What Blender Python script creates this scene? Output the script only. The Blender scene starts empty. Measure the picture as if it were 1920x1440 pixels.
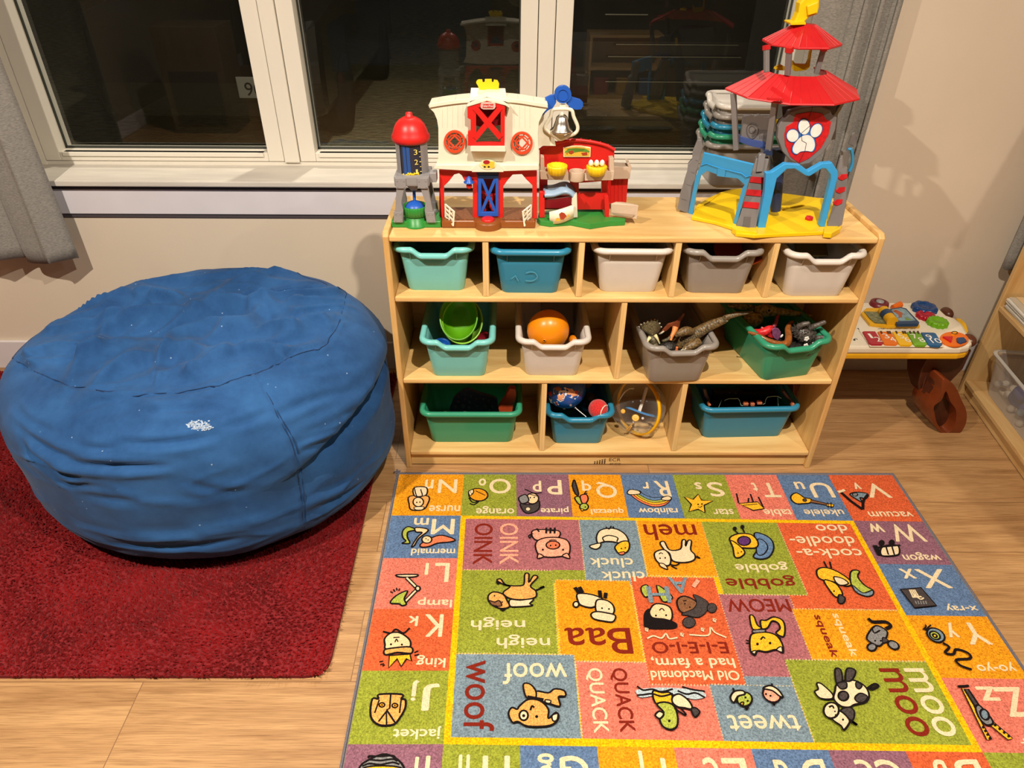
import bpy, bmesh, math, random
import numpy as np
from mathutils import Vector, Matrix, noise, geometry
PI = math.pi
S = bpy.context.scene
COL = S.collection
random.seed(7)

# ------------------------------------------------------------ camera
CAM_LOC = Vector((0.0, 0.0, 1.4039))
FPX = 1303.2                                   # focal length in pixels of a 1920 wide frame
FW = Vector((0.00752476, 0.82169891, -0.56987217))
RT = Vector((0.99996865, -0.00477745, 0.00631528))
UP = Vector((-0.00246672, 0.56990182, 0.82170909))
cd = bpy.data.cameras.new('camera')
cam = bpy.data.objects.new('camera', cd)
COL.objects.link(cam)
cd.sensor_width = 36.0
cd.lens = FPX / 1920 * 36
cd.clip_start = 0.02
cam.matrix_world = Matrix(((RT.x, UP.x, -FW.x, CAM_LOC.x), (RT.y, UP.y, -FW.y, CAM_LOC.y), (RT.z, UP.z, -FW.z, CAM_LOC.z), (0, 0, 0, 1)))
S.camera = cam

# ------------------------------------------------------------ world, lights, exposure
W = bpy.data.worlds.new('night'); S.world = W
W.use_nodes = True
W.node_tree.nodes['Background'].inputs[0].default_value = (0.02, 0.025, 0.035, 1)
W.node_tree.nodes['Background'].inputs[1].default_value = 0.12
def lamp(name, loc, power, size, color, spread=170):
    l = bpy.data.lights.new(name, 'AREA'); l.shape = 'DISK'; l.size = size; l.energy = power; l.color = color
    l.spread = math.radians(spread)
    o = bpy.data.objects.new(name, l); COL.objects.link(o); o.location = loc
    return o
WARM = (1.0, 0.90, 0.77)
lamp('ceiling_downlight', (-1.16, 0.33, 2.42), 60, 0.05, WARM)
lamp('ceiling_downlight', (0.40, 0.38, 2.42), 50, 0.05, WARM)
lamp('ceiling_downlight', (1.60, 0.36, 2.42), 14, 0.05, WARM)
lamp('outdoor_fill', (-0.3, 3.6, 3.2), 60, 0.15, WARM)  # added fill without a visible source, brightens the ground outdoors
S.cycles.diffuse_bounces = 2
vs = S.view_settings
vs.view_transform = 'Standard'; vs.look = 'None'; vs.gamma = 1.0; vs.exposure = 0.0
vs.use_curve_mapping = False
S.display_settings.display_device = 'sRGB'

# ------------------------------------------------------------ helpers
def at(x, y, X=None, Y=None, Z=None):
    """point of the room on a plane X=, Y= or Z= along the sight line of pixel x, y (1920x1440)"""
    d = FW + RT * ((x - 960) / FPX) - UP * ((y - 720) / FPX)
    if X is not None: t = (X - CAM_LOC.x) / d.x
    elif Y is not None: t = (Y - CAM_LOC.y) / d.y
    else: t = (Z - CAM_LOC.z) / d.z
    return CAM_LOC + d * t
def zoom(ox, oy, s):
    return lambda pts: [(ox + p[0] / s, oy + p[1] / s) for p in pts]
def lin(c):
    return tuple(((v / 255) / 12.92 if v / 255 <= 0.04045 else ((v / 255 + 0.055) / 1.055) ** 2.4) for v in c[:3])

MATS = {}
def mat(name, rgb, rough=0.5, noise_=None, bump=None, metal=0.0, spec=0.5, coat=0.0, trans=0.0, alpha=1.0, emit=0.0, stretch=None, sheen=0.0):
    """noise_=(scale, amount) colour variation; bump=(scale, strength)"""
    if name in MATS: return MATS[name]
    m = bpy.data.materials.new(name); m.use_nodes = True
    nt = m.node_tree; b = nt.nodes['Principled BSDF']; L = nt.links
    c = lin(rgb) + (1,)
    b.inputs['Base Color'].default_value = c
    b.inputs['Roughness'].default_value = rough
    b.inputs['Metallic'].default_value = metal
    b.inputs['Specular IOR Level'].default_value = spec
    b.inputs['Coat Weight'].default_value = coat
    b.inputs['Transmission Weight'].default_value = trans
    b.inputs['Alpha'].default_value = alpha
    b.inputs['Sheen Weight'].default_value = sheen
    tc = nt.nodes.new('ShaderNodeTexCoord'); mp = nt.nodes.new('ShaderNodeMapping')
    L.new(tc.outputs['Object'], mp.inputs['Vector'])
    if stretch: mp.inputs['Scale'].default_value = stretch
    if noise_:
        n = nt.nodes.new('ShaderNodeTexNoise'); n.inputs['Scale'].default_value = noise_[0]; n.inputs['Detail'].default_value = 4
        L.new(mp.outputs['Vector'], n.inputs['Vector'])
        mr = nt.nodes.new('ShaderNodeMapRange'); mr.inputs[1].default_value = 0.3; mr.inputs[2].default_value = 0.7
        mr.inputs[3].default_value = 1 - noise_[1]; mr.inputs[4].default_value = 1 + noise_[1]
        L.new(n.outputs['Fac'], mr.inputs[0])
        mx = nt.nodes.new('ShaderNodeMix'); mx.data_type = 'RGBA'; mx.blend_type = 'MULTIPLY'
        mx.inputs['Factor'].default_value = 1.0; mx.inputs[6].default_value = c
        L.new(mr.outputs[0], mx.inputs[7]); L.new(mx.outputs[2], b.inputs['Base Color'])
    if bump:
        n = nt.nodes.new('ShaderNodeTexNoise'); n.inputs['Scale'].default_value = bump[0]; n.inputs['Detail'].default_value = 3
        L.new(mp.outputs['Vector'], n.inputs['Vector'])
        bp = nt.nodes.new('ShaderNodeBump'); bp.inputs['Strength'].default_value = bump[1]; bp.inputs['Distance'].default_value = 0.002
        L.new(n.outputs['Fac'], bp.inputs['Height']); L.new(bp.outputs['Normal'], b.inputs['Normal'])
    if emit:
        b.inputs['Emission Color'].default_value = c; b.inputs['Emission Strength'].default_value = emit
    MATS[name] = m
    return m
def plastic(name, rgb, rough=0.38): return mat('plastic_' + name, rgb, rough, noise_=(60, 0.03))
def wood(name, light, dark, scale=(1, 12, 12), rough=0.42, rings=3.0):
    if name in MATS: return MATS[name]
    m = bpy.data.materials.new(name); m.use_nodes = True
    nt = m.node_tree; b = nt.nodes['Principled BSDF']; L = nt.links
    tc = nt.nodes.new('ShaderNodeTexCoord'); mp = nt.nodes.new('ShaderNodeMapping'); mp.inputs['Scale'].default_value = scale
    L.new(tc.outputs['Object'], mp.inputs['Vector'])
    n = nt.nodes.new('ShaderNodeTexNoise'); n.inputs['Scale'].default_value = rings; n.inputs['Detail'].default_value = 8; n.inputs['Roughness'].default_value = 0.65; n.inputs['Distortion'].default_value = 0.6
    L.new(mp.outputs['Vector'], n.inputs['Vector'])
    r = nt.nodes.new('ShaderNodeValToRGB'); L.new(n.outputs['Fac'], r.inputs[0])
    r.color_ramp.elements[0].position = 0.32; r.color_ramp.elements[0].color = lin(dark) + (1,)
    r.color_ramp.elements[1].position = 0.62; r.color_ramp.elements[1].color = lin(light) + (1,)
    L.new(r.outputs[0], b.inputs['Base Color']); b.inputs['Roughness'].default_value = rough
    bp = nt.nodes.new('ShaderNodeBump'); bp.inputs['Strength'].default_value = 0.08; bp.inputs['Distance'].default_value = 0.001
    L.new(n.outputs['Fac'], bp.inputs['Height']); L.new(bp.outputs['Normal'], b.inputs['Normal'])
    MATS[name] = m
    return m

ROOT = {}                                     # thing name -> world matrix
def thing(name, label, cat, loc=(0, 0, 0), rotz=0.0, group=None, rot=None):
    o = bpy.data.objects.new(name, None); COL.objects.link(o)
    o.empty_display_size = 0.05
    o.location = loc; o.rotation_euler = rot if rot else (0, 0, rotz)
    o['label'] = label; o['category'] = cat
    if group: o['group'] = group
    ROOT[o.name] = Matrix.LocRotScale(Vector(loc), o.rotation_euler, None)
    return o
def tag(o, label, cat, group=None):
    o['label'] = label; o['category'] = cat
    if group: o['group'] = group
    return o
def struct(o):
    o['kind'] = 'structure'; return o
def root_of(o):
    while o.parent: o = o.parent
    return o
def dup(root, loc, rotz, label, group=None):
    r = root.copy(); COL.objects.link(r); r.location = loc; r.rotation_euler = (0, 0, rotz); r['label'] = label
    if group: r['group'] = group
    for ch in list(root.children):
        c = ch.copy(); COL.objects.link(c); c.parent = r
        for g in ch.children:
            d = g.copy(); COL.objects.link(d); d.parent = c
    ROOT[r.name] = Matrix.LocRotScale(Vector(loc), r.rotation_euler, None)
    return r

def smooth(pts, closed=False, n=4):
    """Catmull-Rom through the points"""
    P = [Vector(p) for p in pts]; m = len(P); out = []
    rng = range(m) if closed else range(m - 1)
    for i in rng:
        p1, p2 = P[i], P[(i + 1) % m]
        p0 = P[(i - 1) % m] if (closed or i > 0) else p1 * 2 - p2
        p3 = P[(i + 2) % m] if (closed or i < m - 2) else p2 * 2 - p1
        for k in range(n):
            t = k / n
            out.append(0.5 * ((2 * p1) + (p2 - p0) * t + (2 * p0 - 5 * p1 + 4 * p2 - p3) * t * t + (3 * p1 - p0 - 3 * p2 + p3) * t ** 3))
    if not closed: out.append(P[-1])
    return out

class MB:
    """collects shapes and links them as ONE mesh object"""
    def __init__(s): s.v = []; s.f = []; s.m = []; s.s = []
    def add(s, verts, faces, m=0, sm=False):
        o = len(s.v); s.v += [Vector(v) for v in verts]
        for f in faces:
            s.f.append([i + o for i in f]); s.m.append(m); s.s.append(sm)
        return s
    def box(s, x0, x1, y0, y1, z0, z1, m=0, bev=0.0, M=None, seg=2):
        bm = bmesh.new(); bmesh.ops.create_cube(bm, size=1.0)
        for v in bm.verts: v.co = Vector((x0 + (v.co.x + .5) * (x1 - x0), y0 + (v.co.y + .5) * (y1 - y0), z0 + (v.co.z + .5) * (z1 - z0)))
        if bev: bmesh.ops.bevel(bm, geom=bm.edges[:], offset=bev, segments=seg, affect='EDGES', profile=0.6)
        if M: bm.transform(M)
        bm.verts.ensure_lookup_table()
        s.add([v.co.copy() for v in bm.verts], [[v.index for v in f.verts] for f in bm.faces], m, False); bm.free()
        return s
    def bar(s, a, b, w, h=None, m=0, up=(0, 0, 1), bev=0.0):
        """square bar from a to b, width w across, height h along up"""
        a, b = Vector(a), Vector(b); h = h or w; d = (b - a); l = d.length; d.normalize()
        u = Vector(up); x = d.cross(u)
        if x.length < 1e-4: x = d.cross(Vector((1, 0, 0)))
        x.normalize(); u = x.cross(d)
        M = Matrix(((d.x, x.x, u.x, a.x), (d.y, x.y, u.y, a.y), (d.z, x.z, u.z, a.z), (0, 0, 0, 1)))
        return s.box(0, l, -w / 2, w / 2, -h / 2, h / 2, m, bev, M)
    def prism(s, loop, vec, m=0, holes=(), sm=False, mside=None):
        """flat outline (3D points) extruded by vec, with holes"""
        loops = [[Vector(p) for p in loop]] + [[Vector(p) for p in h] for h in holes]
        vec = Vector(vec); flat = [p for l in loops for p in l]; n = len(flat)
        # project to 2D for the tessellation
        tri = geometry.tessellate_polygon(loops)
        nv = len(flat)
        nrm = Vector((0, 0, 0)); l0 = loops[0]
        for i in range(len(l0)): nrm += l0[i].cross(l0[(i + 1) % len(l0)])
        flip = nrm.dot(vec) > 0                  # front face should look against vec
        fr, bk = [], []
        for t in tri:
            a, b_, c = t
            nn = (flat[b_] - flat[a]).cross(flat[c] - flat[a])
            t2 = (a, b_, c) if nn.dot(vec) < 0 else (a, c, b_)
            fr.append(t2); bk.append((t2[0] + nv, t2[2] + nv, t2[1] + nv))
        s.add(flat + [p + vec for p in flat], fr + bk, m)
        o = 0
        for k, l in enumerate(loops):
            q = len(l); sd = []
            nr = Vector((0, 0, 0))
            for i in range(q): nr += l[i].cross(l[(i + 1) % q])
            ccw = nr.dot(vec) < 0
            if k: ccw = not ccw
            for i in range(q):
                j = (i + 1) % q
                sd.append((i, i + q, j + q, j) if ccw else (i, j, j + q, i + q))
            s.add(l + [p + vec for p in l], sd, m if mside is None else mside, sm); o += q
        return s
    def slab(s, px, Y, depth, m=0, holes=(), sm=False):
        """outline given in photo pixels, standing on the upright plane at depth Y, depth thick away from the camera"""
        return s.prism([at(x, y, Y=Y) for x, y in px], (0, depth, 0), m, [[at(x, y, Y=Y) for x, y in h] for h in holes], sm)
    def tube(s, pts, r, seg=8, m=0, closed=False, caps=True, sm=True, flat=1.0, up=None):
        P = [Vector(p) for p in pts]; n = len(P); R = r if isinstance(r, (list, tuple)) else [r] * n
        rings = []; ref = Vector(up) if up else None
        for i in range(n):
            if closed: d = P[(i + 1) % n] - P[i - 1]
            else: d = P[min(i + 1, n - 1)] - P[max(i - 1, 0)]
            if d.length < 1e-9: d = Vector((0, 0, 1))
            d.normalize()
            if ref is None: ref = Vector((0, 0, 1)) if abs(d.z) < .9 else Vector((1, 0, 0))
            x = ref - d * ref.dot(d)
            if x.length < 1e-5: x = Vector((1, 0, 0)) - d * d.x
            x.normalize(); y = d.cross(x)
            if not up: ref = x
            rings.append([P[i] + (x * math.cos(2 * PI * k / seg) * flat + y * math.sin(2 * PI * k / seg)) * R[i] for k in range(seg)])
        return s.loft(rings, m, closed=closed, caps=caps, sm=sm)
    def loft(s, rings, m=0, closed=False, caps=True, sm=True, ring_closed=True):
        q = len(rings[0]); n = len(rings); F = []
        for i in range(n if closed else n - 1):
            j = (i + 1) % n
            for k in range(q if ring_closed else q - 1):
                l = (k + 1) % q
                F.append((i * q + k, i * q + l, j * q + l, j * q + k))
        s.add([p for r in rings for p in r], F, m, sm)
        if caps and not closed:
            s.add(rings[0], [list(range(q))[::-1]], m); s.add(rings[-1], [list(range(q))], m)
        return s
    def lathe(s, prof, c, seg=24, m=0, M=None, sm=True, a0=0.0, a1=2 * PI, ripple=None, caps=True):
        """profile (r, z) turned about the upright axis through c"""
        full = abs(a1 - a0 - 2 * PI) < 1e-6; c = Vector(c); rings = []
        for r, z in prof:
            ring = []
            for k in range(seg if full else seg + 1):
                a = a0 + (a1 - a0) * k / seg
                rr = r * (ripple(a, z) if ripple else 1)
                p = Vector((rr * math.cos(a), rr * math.sin(a), z))
                ring.append((M @ p if M else p) + c)
            rings.append(ring)
        return s.loft(rings, m, caps=caps and full, sm=sm, ring_closed=full)
    def ball(s, c, r, m=0, seg=20, rings=12, M=None, sm=True, fn=None):
        r = r if isinstance(r, (list, tuple)) else (r, r, r); V = []; F = []
        for i in range(rings + 1):
            t = PI * i / rings
            for k in range(seg):
                a = 2 * PI * k / seg
                p = Vector((math.sin(t) * math.cos(a), math.sin(t) * math.sin(a), math.cos(t)))
                if fn: p = p * fn(p)
                p = Vector((p.x * r[0], p.y * r[1], p.z * r[2]))
                V.append((M @ p if M else p) + Vector(c))
        for i in range(rings):
            for k in range(seg):
                l = (k + 1) % seg
                F.append((i * seg + k, (i + 1) * seg + k, (i + 1) * seg + l, i * seg + l))
        return s.add(V, F, m, sm)
    def pieces(s):
        """the separate pieces of this shape, each as its own MB"""
        key = {}; par = []
        ids = []
        for v in s.v:
            k = (round(v.x, 5), round(v.y, 5), round(v.z, 5))
            if k not in key: key[k] = len(par); par.append(len(par))
            ids.append(key[k])
        def find(a):
            while par[a] != a: par[a] = par[par[a]]; a = par[a]
            return a
        for f in s.f:
            for i in f[1:]: par[find(ids[i])] = find(ids[f[0]])
        out = {}
        for f, m, sm in zip(s.f, s.m, s.s):
            mb = out.setdefault(find(ids[f[0]]), (MB(), {}))
            loc = []
            for i in f:
                if i not in mb[1]: mb[1][i] = len(mb[0].v); mb[0].v.append(s.v[i])
                loc.append(mb[1][i])
            mb[0].f.append(loc); mb[0].m.append(m); mb[0].s.append(sm)
        return [m[0] for m in out.values()]
    SPLIT = {'straw_floor', 'side_wall', 'foot_socket', 'base_ridge', 'plank_groove', 'panel_line', 'red_rung', 'front_post', 'dormer_cheek', 'roof_stud', 'sticker_patch', 'picture_hens', 'panel_picture', 'blue_scale', 'inner_rail', 'leg_frame_', 'rear_leg', 'foot_socket', 'telescope_seat', 'pole_collar', 'periscope_head', 'ramp_post', 'shield_split'}
    def build(s, name, mats, parent=None, world=False, bevel=0.0, base=None, sub=0, autosm=None):
        if parent is not None and name in MB.SPLIT:
            P = s.pieces()
            if len(P) > 1:
                for p in P: o = p.build(name, mats, parent, world, bevel, base, sub, 1) if autosm else p._build(name, mats, parent, world, bevel, base, sub)
                return o
        return s._build(name, mats, parent, world, bevel, base, sub)
    def _build(s, name, mats, parent=None, world=False, bevel=0.0, base=None, sub=0):
        mats = mats if isinstance(mats, (list, tuple)) else [mats]
        V = s.v
        off = None
        if parent is not None and world:
            inv = ROOT[root_of(parent).name].inverted(); V = [inv @ v for v in V]
        elif parent is None and V:
            if base is None:
                xs = [v.x for v in V]; ys = [v.y for v in V]; zs = [v.z for v in V]
                base = Vector(((min(xs) + max(xs)) / 2, (min(ys) + max(ys)) / 2, min(zs)))
            off = Vector(base); V = [v - off for v in V]
        me = bpy.data.meshes.new(name); me.from_pydata([tuple(v) for v in V], [], s.f)
        for mm in mats: me.materials.append(mm)
        me.polygons.foreach_set('material_index', s.m); me.polygons.foreach_set('use_smooth', s.s)
        me.validate(); me.update()
        o = bpy.data.objects.new(name, me); COL.objects.link(o)
        if parent is not None: o.parent = parent
        elif off is not None:
            o.location = off; ROOT[o.name] = Matrix.Translation(off)
        if bevel:
            w = o.modifiers.new('edge', 'WELD'); w.merge_threshold = 1e-5
            b = o.modifiers.new('bevel', 'BEVEL'); b.width = bevel; b.segments = 2; b.limit_method = 'ANGLE'; b.angle_limit = math.radians(40)
        if sub:
            q = o.modifiers.new('subsurf', 'SUBSURF'); q.levels = sub; q.render_levels = sub
        return o

_TXT = {}
def glyphs(txt):
    """flat mesh of a word in the built-in font, scaled to a unit box"""
    if txt in _TXT: return _TXT[txt]
    cu = bpy.data.curves.new('t', 'FONT'); cu.body = txt; cu.resolution_u = 4
    ob = bpy.data.objects.new('t', cu)
    me = bpy.data.meshes.new_from_object(ob)
    V = [v.co.copy() for v in me.vertices]; F = [list(p.vertices) for p in me.polygons]
    bpy.data.objects.remove(ob); bpy.data.meshes.remove(me); bpy.data.curves.remove(cu)
    x0, x1 = min(v.x for v in V), max(v.x for v in V); y0, y1 = min(v.y for v in V), max(v.y for v in V)
    _TXT[txt] = ([((v.x - x0) / (x1 - x0) - .5, (v.y - y0) / max(y1 - y0, 1e-6) - .5) for v in V], F, (x1 - x0) / max(y1 - y0, 1e-6))
    return _TXT[txt]
def put_text(mb, txt, c, xdir, ydir, m=0):
    """xdir, ydir: full width and full height vectors of the word"""
    V, F, _ = glyphs(txt); c = Vector(c); xd = Vector(xdir); yd = Vector(ydir)
    mb.add([c + xd * a + yd * b for a, b in V], F, m)
def ribbon(mb, pts, w, nrm=(0, 0, 1), m=0, closed=False):
    P = [Vector(p) for p in pts]; n = len(P); N = Vector(nrm).normalized(); V = []
    for i in range(n):
        if closed: d = P[(i + 1) % n] - P[i - 1]
        else: d = P[min(i + 1, n - 1)] - P[max(i - 1, 0)]
        if d.length < 1e-9: d = Vector((1, 0, 0))
        x = N.cross(d.normalized()) * (w / 2)
        V += [P[i] - x, P[i] + x]
    F = []
    for i in range(n if closed else n - 1):
        j = (i + 1) % n
        F.append((2 * i, 2 * j, 2 * j + 1, 2 * i + 1))
    mb.add(V, F, m)
def circ(cx, cy, rx, ry=None, n=20, rot=0.0):
    ry = ry or rx; c, s_ = math.cos(rot), math.sin(rot)
    return [(cx + rx * math.cos(t) * c - ry * math.sin(t) * s_, cy + rx * math.cos(t) * s_ + ry * math.sin(t) * c) for t in [2 * PI * k / n for k in range(n)]]
# ------------------------------------------------------------ room shell
WY = 2.13                                      # face of the window wall
XL, XR, YB, ZC = -2.75, 2.6, -3.2, 2.45
m_wall = mat('wall_paint', (226, 209, 187), 0.6, noise_=(3, 0.03), bump=(180, 0.12))
m_trimw = mat('trim_paint', (226, 220, 224), 0.4, noise_=(8, 0.03))
m_frame = mat('window_frame_vinyl', (240, 232, 216), 0.32, noise_=(5, 0.015))
m_base = mat('baseboard_paint', (222, 214, 214), 0.4, noise_=(6, 0.03))
def floor_mat():
    m = bpy.data.materials.new('oak_plank_floor'); m.use_nodes = True
    nt = m.node_tree; b = nt.nodes['Principled BSDF']; L = nt.links
    tc = nt.nodes.new('ShaderNodeTexCoord')
    br = nt.nodes.new('ShaderNodeTexBrick'); br.offset = 0.37; br.offset_frequency = 2
    br.inputs['Scale'].default_value = 1.0; br.inputs['Brick Width'].default_value = 1.22; br.inputs['Row Height'].default_value = 0.185
    br.inputs['Mortar Size'].default_value = 0.0011; br.inputs['Mortar Smooth'].default_value = 0.2
    br.inputs['Color1'].default_value = (0.2, 0.2, 0.2, 1); br.inputs['Color2'].default_value = (0.8, 0.8, 0.8, 1); br.inputs['Mortar'].default_value = (0.5, 0.5, 0.5, 1)
    mo = nt.nodes.new('ShaderNodeMapping'); mo.inputs['Location'].default_value = (0.34, 0.045, 0)
    L.new(tc.outputs['Object'], mo.inputs['Vector']); L.new(mo.outputs['Vector'], br.inputs['Vector'])
    # grain: noise stretched along the planks, shifted per plank
    ad = nt.nodes.new('ShaderNodeVectorMath'); ad.operation = 'MULTIPLY_ADD'
    ad.inputs[1].default_value = (3.7, 9.1, 0); 
    L.new(br.outputs['Color'], ad.inputs[0]); L.new(tc.outputs['Object'], ad.inputs[2])
    def grain(sc, det, dist, stretch):
        mp = nt.nodes.new('ShaderNodeMapping'); mp.inputs['Scale'].default_value = stretch
        L.new(ad.outputs[0], mp.inputs['Vector'])
        n = nt.nodes.new('ShaderNodeTexNoise'); n.inputs['Scale'].default_value = sc; n.inputs['Detail'].default_value = det; n.inputs['Distortion'].default_value = dist; n.inputs['Roughness'].default_value = 0.6
        L.new(mp.outputs['Vector'], n.inputs['Vector']); return n
    g1 = grain(2.4, 7, 1.6, (0.7, 10, 1)); g2 = grain(10.0, 6, 0.3, (1.1, 60, 1))
    r1 = nt.nodes.new('ShaderNodeValToRGB'); L.new(g1.outputs['Fac'], r1.inputs[0])
    r1.color_ramp.elements[0].position = 0.28; r1.color_ramp.elements[0].color = lin((156, 112, 68)) + (1,)
    r1.color_ramp.elements[1].position = 0.62; r1.color_ramp.elements[1].color = lin((194, 150, 100)) + (1,)
    r2 = nt.nodes.new('ShaderNodeValToRGB'); L.new(g2.outputs['Fac'], r2.inputs[0])
    r2.color_ramp.elements[0].position = 0.34; r2.color_ramp.elements[0].color = (0.50, 0.45, 0.38, 1)
    r2.color_ramp.elements[1].position = 0.54; r2.color_ramp.elements[1].color = (1, 1, 1, 1)
    mx = nt.nodes.new('ShaderNodeMix'); mx.data_type = 'RGBA'; mx.blend_type = 'MULTIPLY'; mx.inputs['Factor'].default_value = 0.8
    L.new(r1.outputs[0], mx.inputs[6]); L.new(r2.outputs[0], mx.inputs[7])
    # knots
    vo = nt.nodes.new('ShaderNodeTexVoronoi'); vo.inputs['Scale'].default_value = 2.1
    mpk = nt.nodes.new('ShaderNodeMapping'); mpk.inputs['Scale'].default_value = (0.8, 1.7, 1); L.new(tc.outputs['Object'], mpk.inputs['Vector']); L.new(mpk.outputs['Vector'], vo.inputs['Vector'])
    rk = nt.nodes.new('ShaderNodeValToRGB'); L.new(vo.outputs['Distance'], rk.inputs[0])
    rk.color_ramp.elements[0].position = 0.0; rk.color_ramp.elements[0].color = (0.35, 0.28, 0.22, 1)
    rk.color_ramp.elements[1].position = 0.045; rk.color_ramp.elements[1].color = (1, 1, 1, 1)
    mk = nt.nodes.new('ShaderNodeMix'); mk.data_type = 'RGBA'; mk.blend_type = 'MULTIPLY'; mk.inputs['Factor'].default_value = 0.8
    L.new(mx.outputs[2], mk.inputs[6]); L.new(rk.outputs[0], mk.inputs[7])
    # joints
    mj = nt.nodes.new('ShaderNodeMix'); mj.data_type = 'RGBA'; mj.inputs[7].default_value = lin((128, 92, 58)) + (1,)
    L.new(br.outputs['Fac'], mj.inputs['Factor']); L.new(mk.outputs[2], mj.inputs[6])
    L.new(mj.outputs[2], b.inputs['Base Color'])
    b.inputs['Roughness'].default_value = 0.48
    bp = nt.nodes.new('ShaderNodeBump'); bp.inputs['Strength'].default_value = 0.12; bp.inputs['Distance'].default_value = 0.001
    L.new(g2.outputs['Fac'], bp.inputs['Height']); L.new(bp.outputs['Normal'], b.inputs['Normal'])
    return m
struct(MB().box(XL - .1, XR + .1, YB - .1, WY + .2, -0.1, 0).build('floor', floor_mat(), base=(0, 0, 0)))
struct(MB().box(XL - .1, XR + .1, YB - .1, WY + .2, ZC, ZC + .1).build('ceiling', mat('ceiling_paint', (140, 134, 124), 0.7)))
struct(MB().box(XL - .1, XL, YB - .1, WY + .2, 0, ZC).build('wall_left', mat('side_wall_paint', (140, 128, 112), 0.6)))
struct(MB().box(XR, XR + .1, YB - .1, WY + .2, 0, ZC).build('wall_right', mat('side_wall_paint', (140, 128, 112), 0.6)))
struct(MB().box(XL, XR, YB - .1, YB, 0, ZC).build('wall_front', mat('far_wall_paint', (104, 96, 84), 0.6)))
# window wall with its opening
WX0, WX1, WZ0, WZ1 = -1.53, 0.935, 0.680, 2.05
FY = 2.26                                      # face of the window frame, set back in the wall
bk = MB()
bk.box(XL, XR, WY, WY + .24, 0, WZ0); bk.box(XL, XR, WY, WY + .24, WZ1, ZC)
bk.box(XL, WX0, WY, WY + .24, WZ0, WZ1); bk.box(WX1, XR, WY, WY + .24, WZ0, WZ1)
struct(bk.build('wall_back', m_wall))
# baseboards
struct(MB().box(XL, XR, WY - .012, WY, 0, .112, bev=.003).build('baseboard_back', m_base))
struct(MB().box(XR - .012, XR, YB, WY - .012, 0, .112, bev=.003).build('baseboard_right', m_base))
struct(MB().box(XL, XL + .012, YB, WY - .012, 0, .112, bev=.003).build('baseboard_left', m_base))
# sill board and apron
m_sill = mat('sill_weathered_paint', (214, 206, 194), 0.55, noise_=(5, 0.10), bump=(60, 0.25), stretch=(1, 7, 7))
struct(MB().box(WX0 + .002, WX1 - .002, 2.096, FY + .05, .6805, .698, bev=.004).build('trim_1', m_sill))
struct(MB().box(WX0 + .03, WX1 - .02, WY - .011, WY, .585, .664, bev=.002).build('trim_2', m_trimw))
m_shade = mat('painted_shade', (74, 66, 70), 0.8)
struct(MB().box(WX0 + .03, WX1 - .02, WY - .008, WY, .664, .680).build('sill_shade_strip', m_shade))  # strip painted dark as the shade below the sill
struct(MB().box(WX0 + .03, WX1 - .02, WY - .006, WY, .573, .585).build('apron_shade_strip', m_shade))  # strip painted dark as the shadow the apron throws on the wall
# window frame: outer frame, mullions, sashes
GY = FY + .045                                 # glass
PAN = [(-1.433, -.768), (-.616, .038), (.190, .833)]
ZB, ZT = .743, 1.98
m_glass = None
def glass_mat():
    """clear pane with Fresnel reflection and a thin dust film whose added haze lifts the dark panes"""
    m = bpy.data.materials.new('window_glass'); m.use_nodes = True
    nt = m.node_tree; nt.nodes.remove(nt.nodes['Principled BSDF']); L = nt.links
    out = nt.nodes['Material Output']
    tr = nt.nodes.new('ShaderNodeBsdfTransparent'); tr.inputs[0].default_value = (0.9, 0.93, 0.9, 1)
    gl = nt.nodes.new('ShaderNodeBsdfGlossy'); gl.inputs['Roughness'].default_value = 0.0
    fr = nt.nodes.new('ShaderNodeFresnel'); fr.inputs['IOR'].default_value = 1.75
    mx = nt.nodes.new('ShaderNodeMixShader')
    L.new(fr.outputs[0], mx.inputs[0]); L.new(tr.outputs[0], mx.inputs[1]); L.new(gl.outputs[0], mx.inputs[2]); du_ = nt.nodes.new('ShaderNodeBsdfDiffuse'); du_.inputs[0].default_value = lin((150, 146, 110)) + (1,)
    nz = nt.nodes.new('ShaderNodeTexNoise'); nz.inputs['Scale'].default_value = 6; nz.inputs['Detail'].default_value = 5
    tc = nt.nodes.new('ShaderNodeTexCoord'); L.new(tc.outputs['Object'], nz.inputs['Vector'])
    mr = nt.nodes.new('ShaderNodeMapRange'); mr.inputs[3].default_value = .006; mr.inputs[4].default_value = .030; L.new(nz.outputs['Fac'], mr.inputs[0])
    m2 = nt.nodes.new('ShaderNodeMixShader'); L.new(mr.outputs[0], m2.inputs[0]); L.new(mx.outputs[0], m2.inputs[1]); L.new(du_.outputs[0], m2.inputs[2]); L.new(m2.outputs[0], out.inputs[0])
    return m
m_glass = glass_mat()
m_gasket = mat('window_gasket', (58, 60, 52), 0.6)
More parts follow.
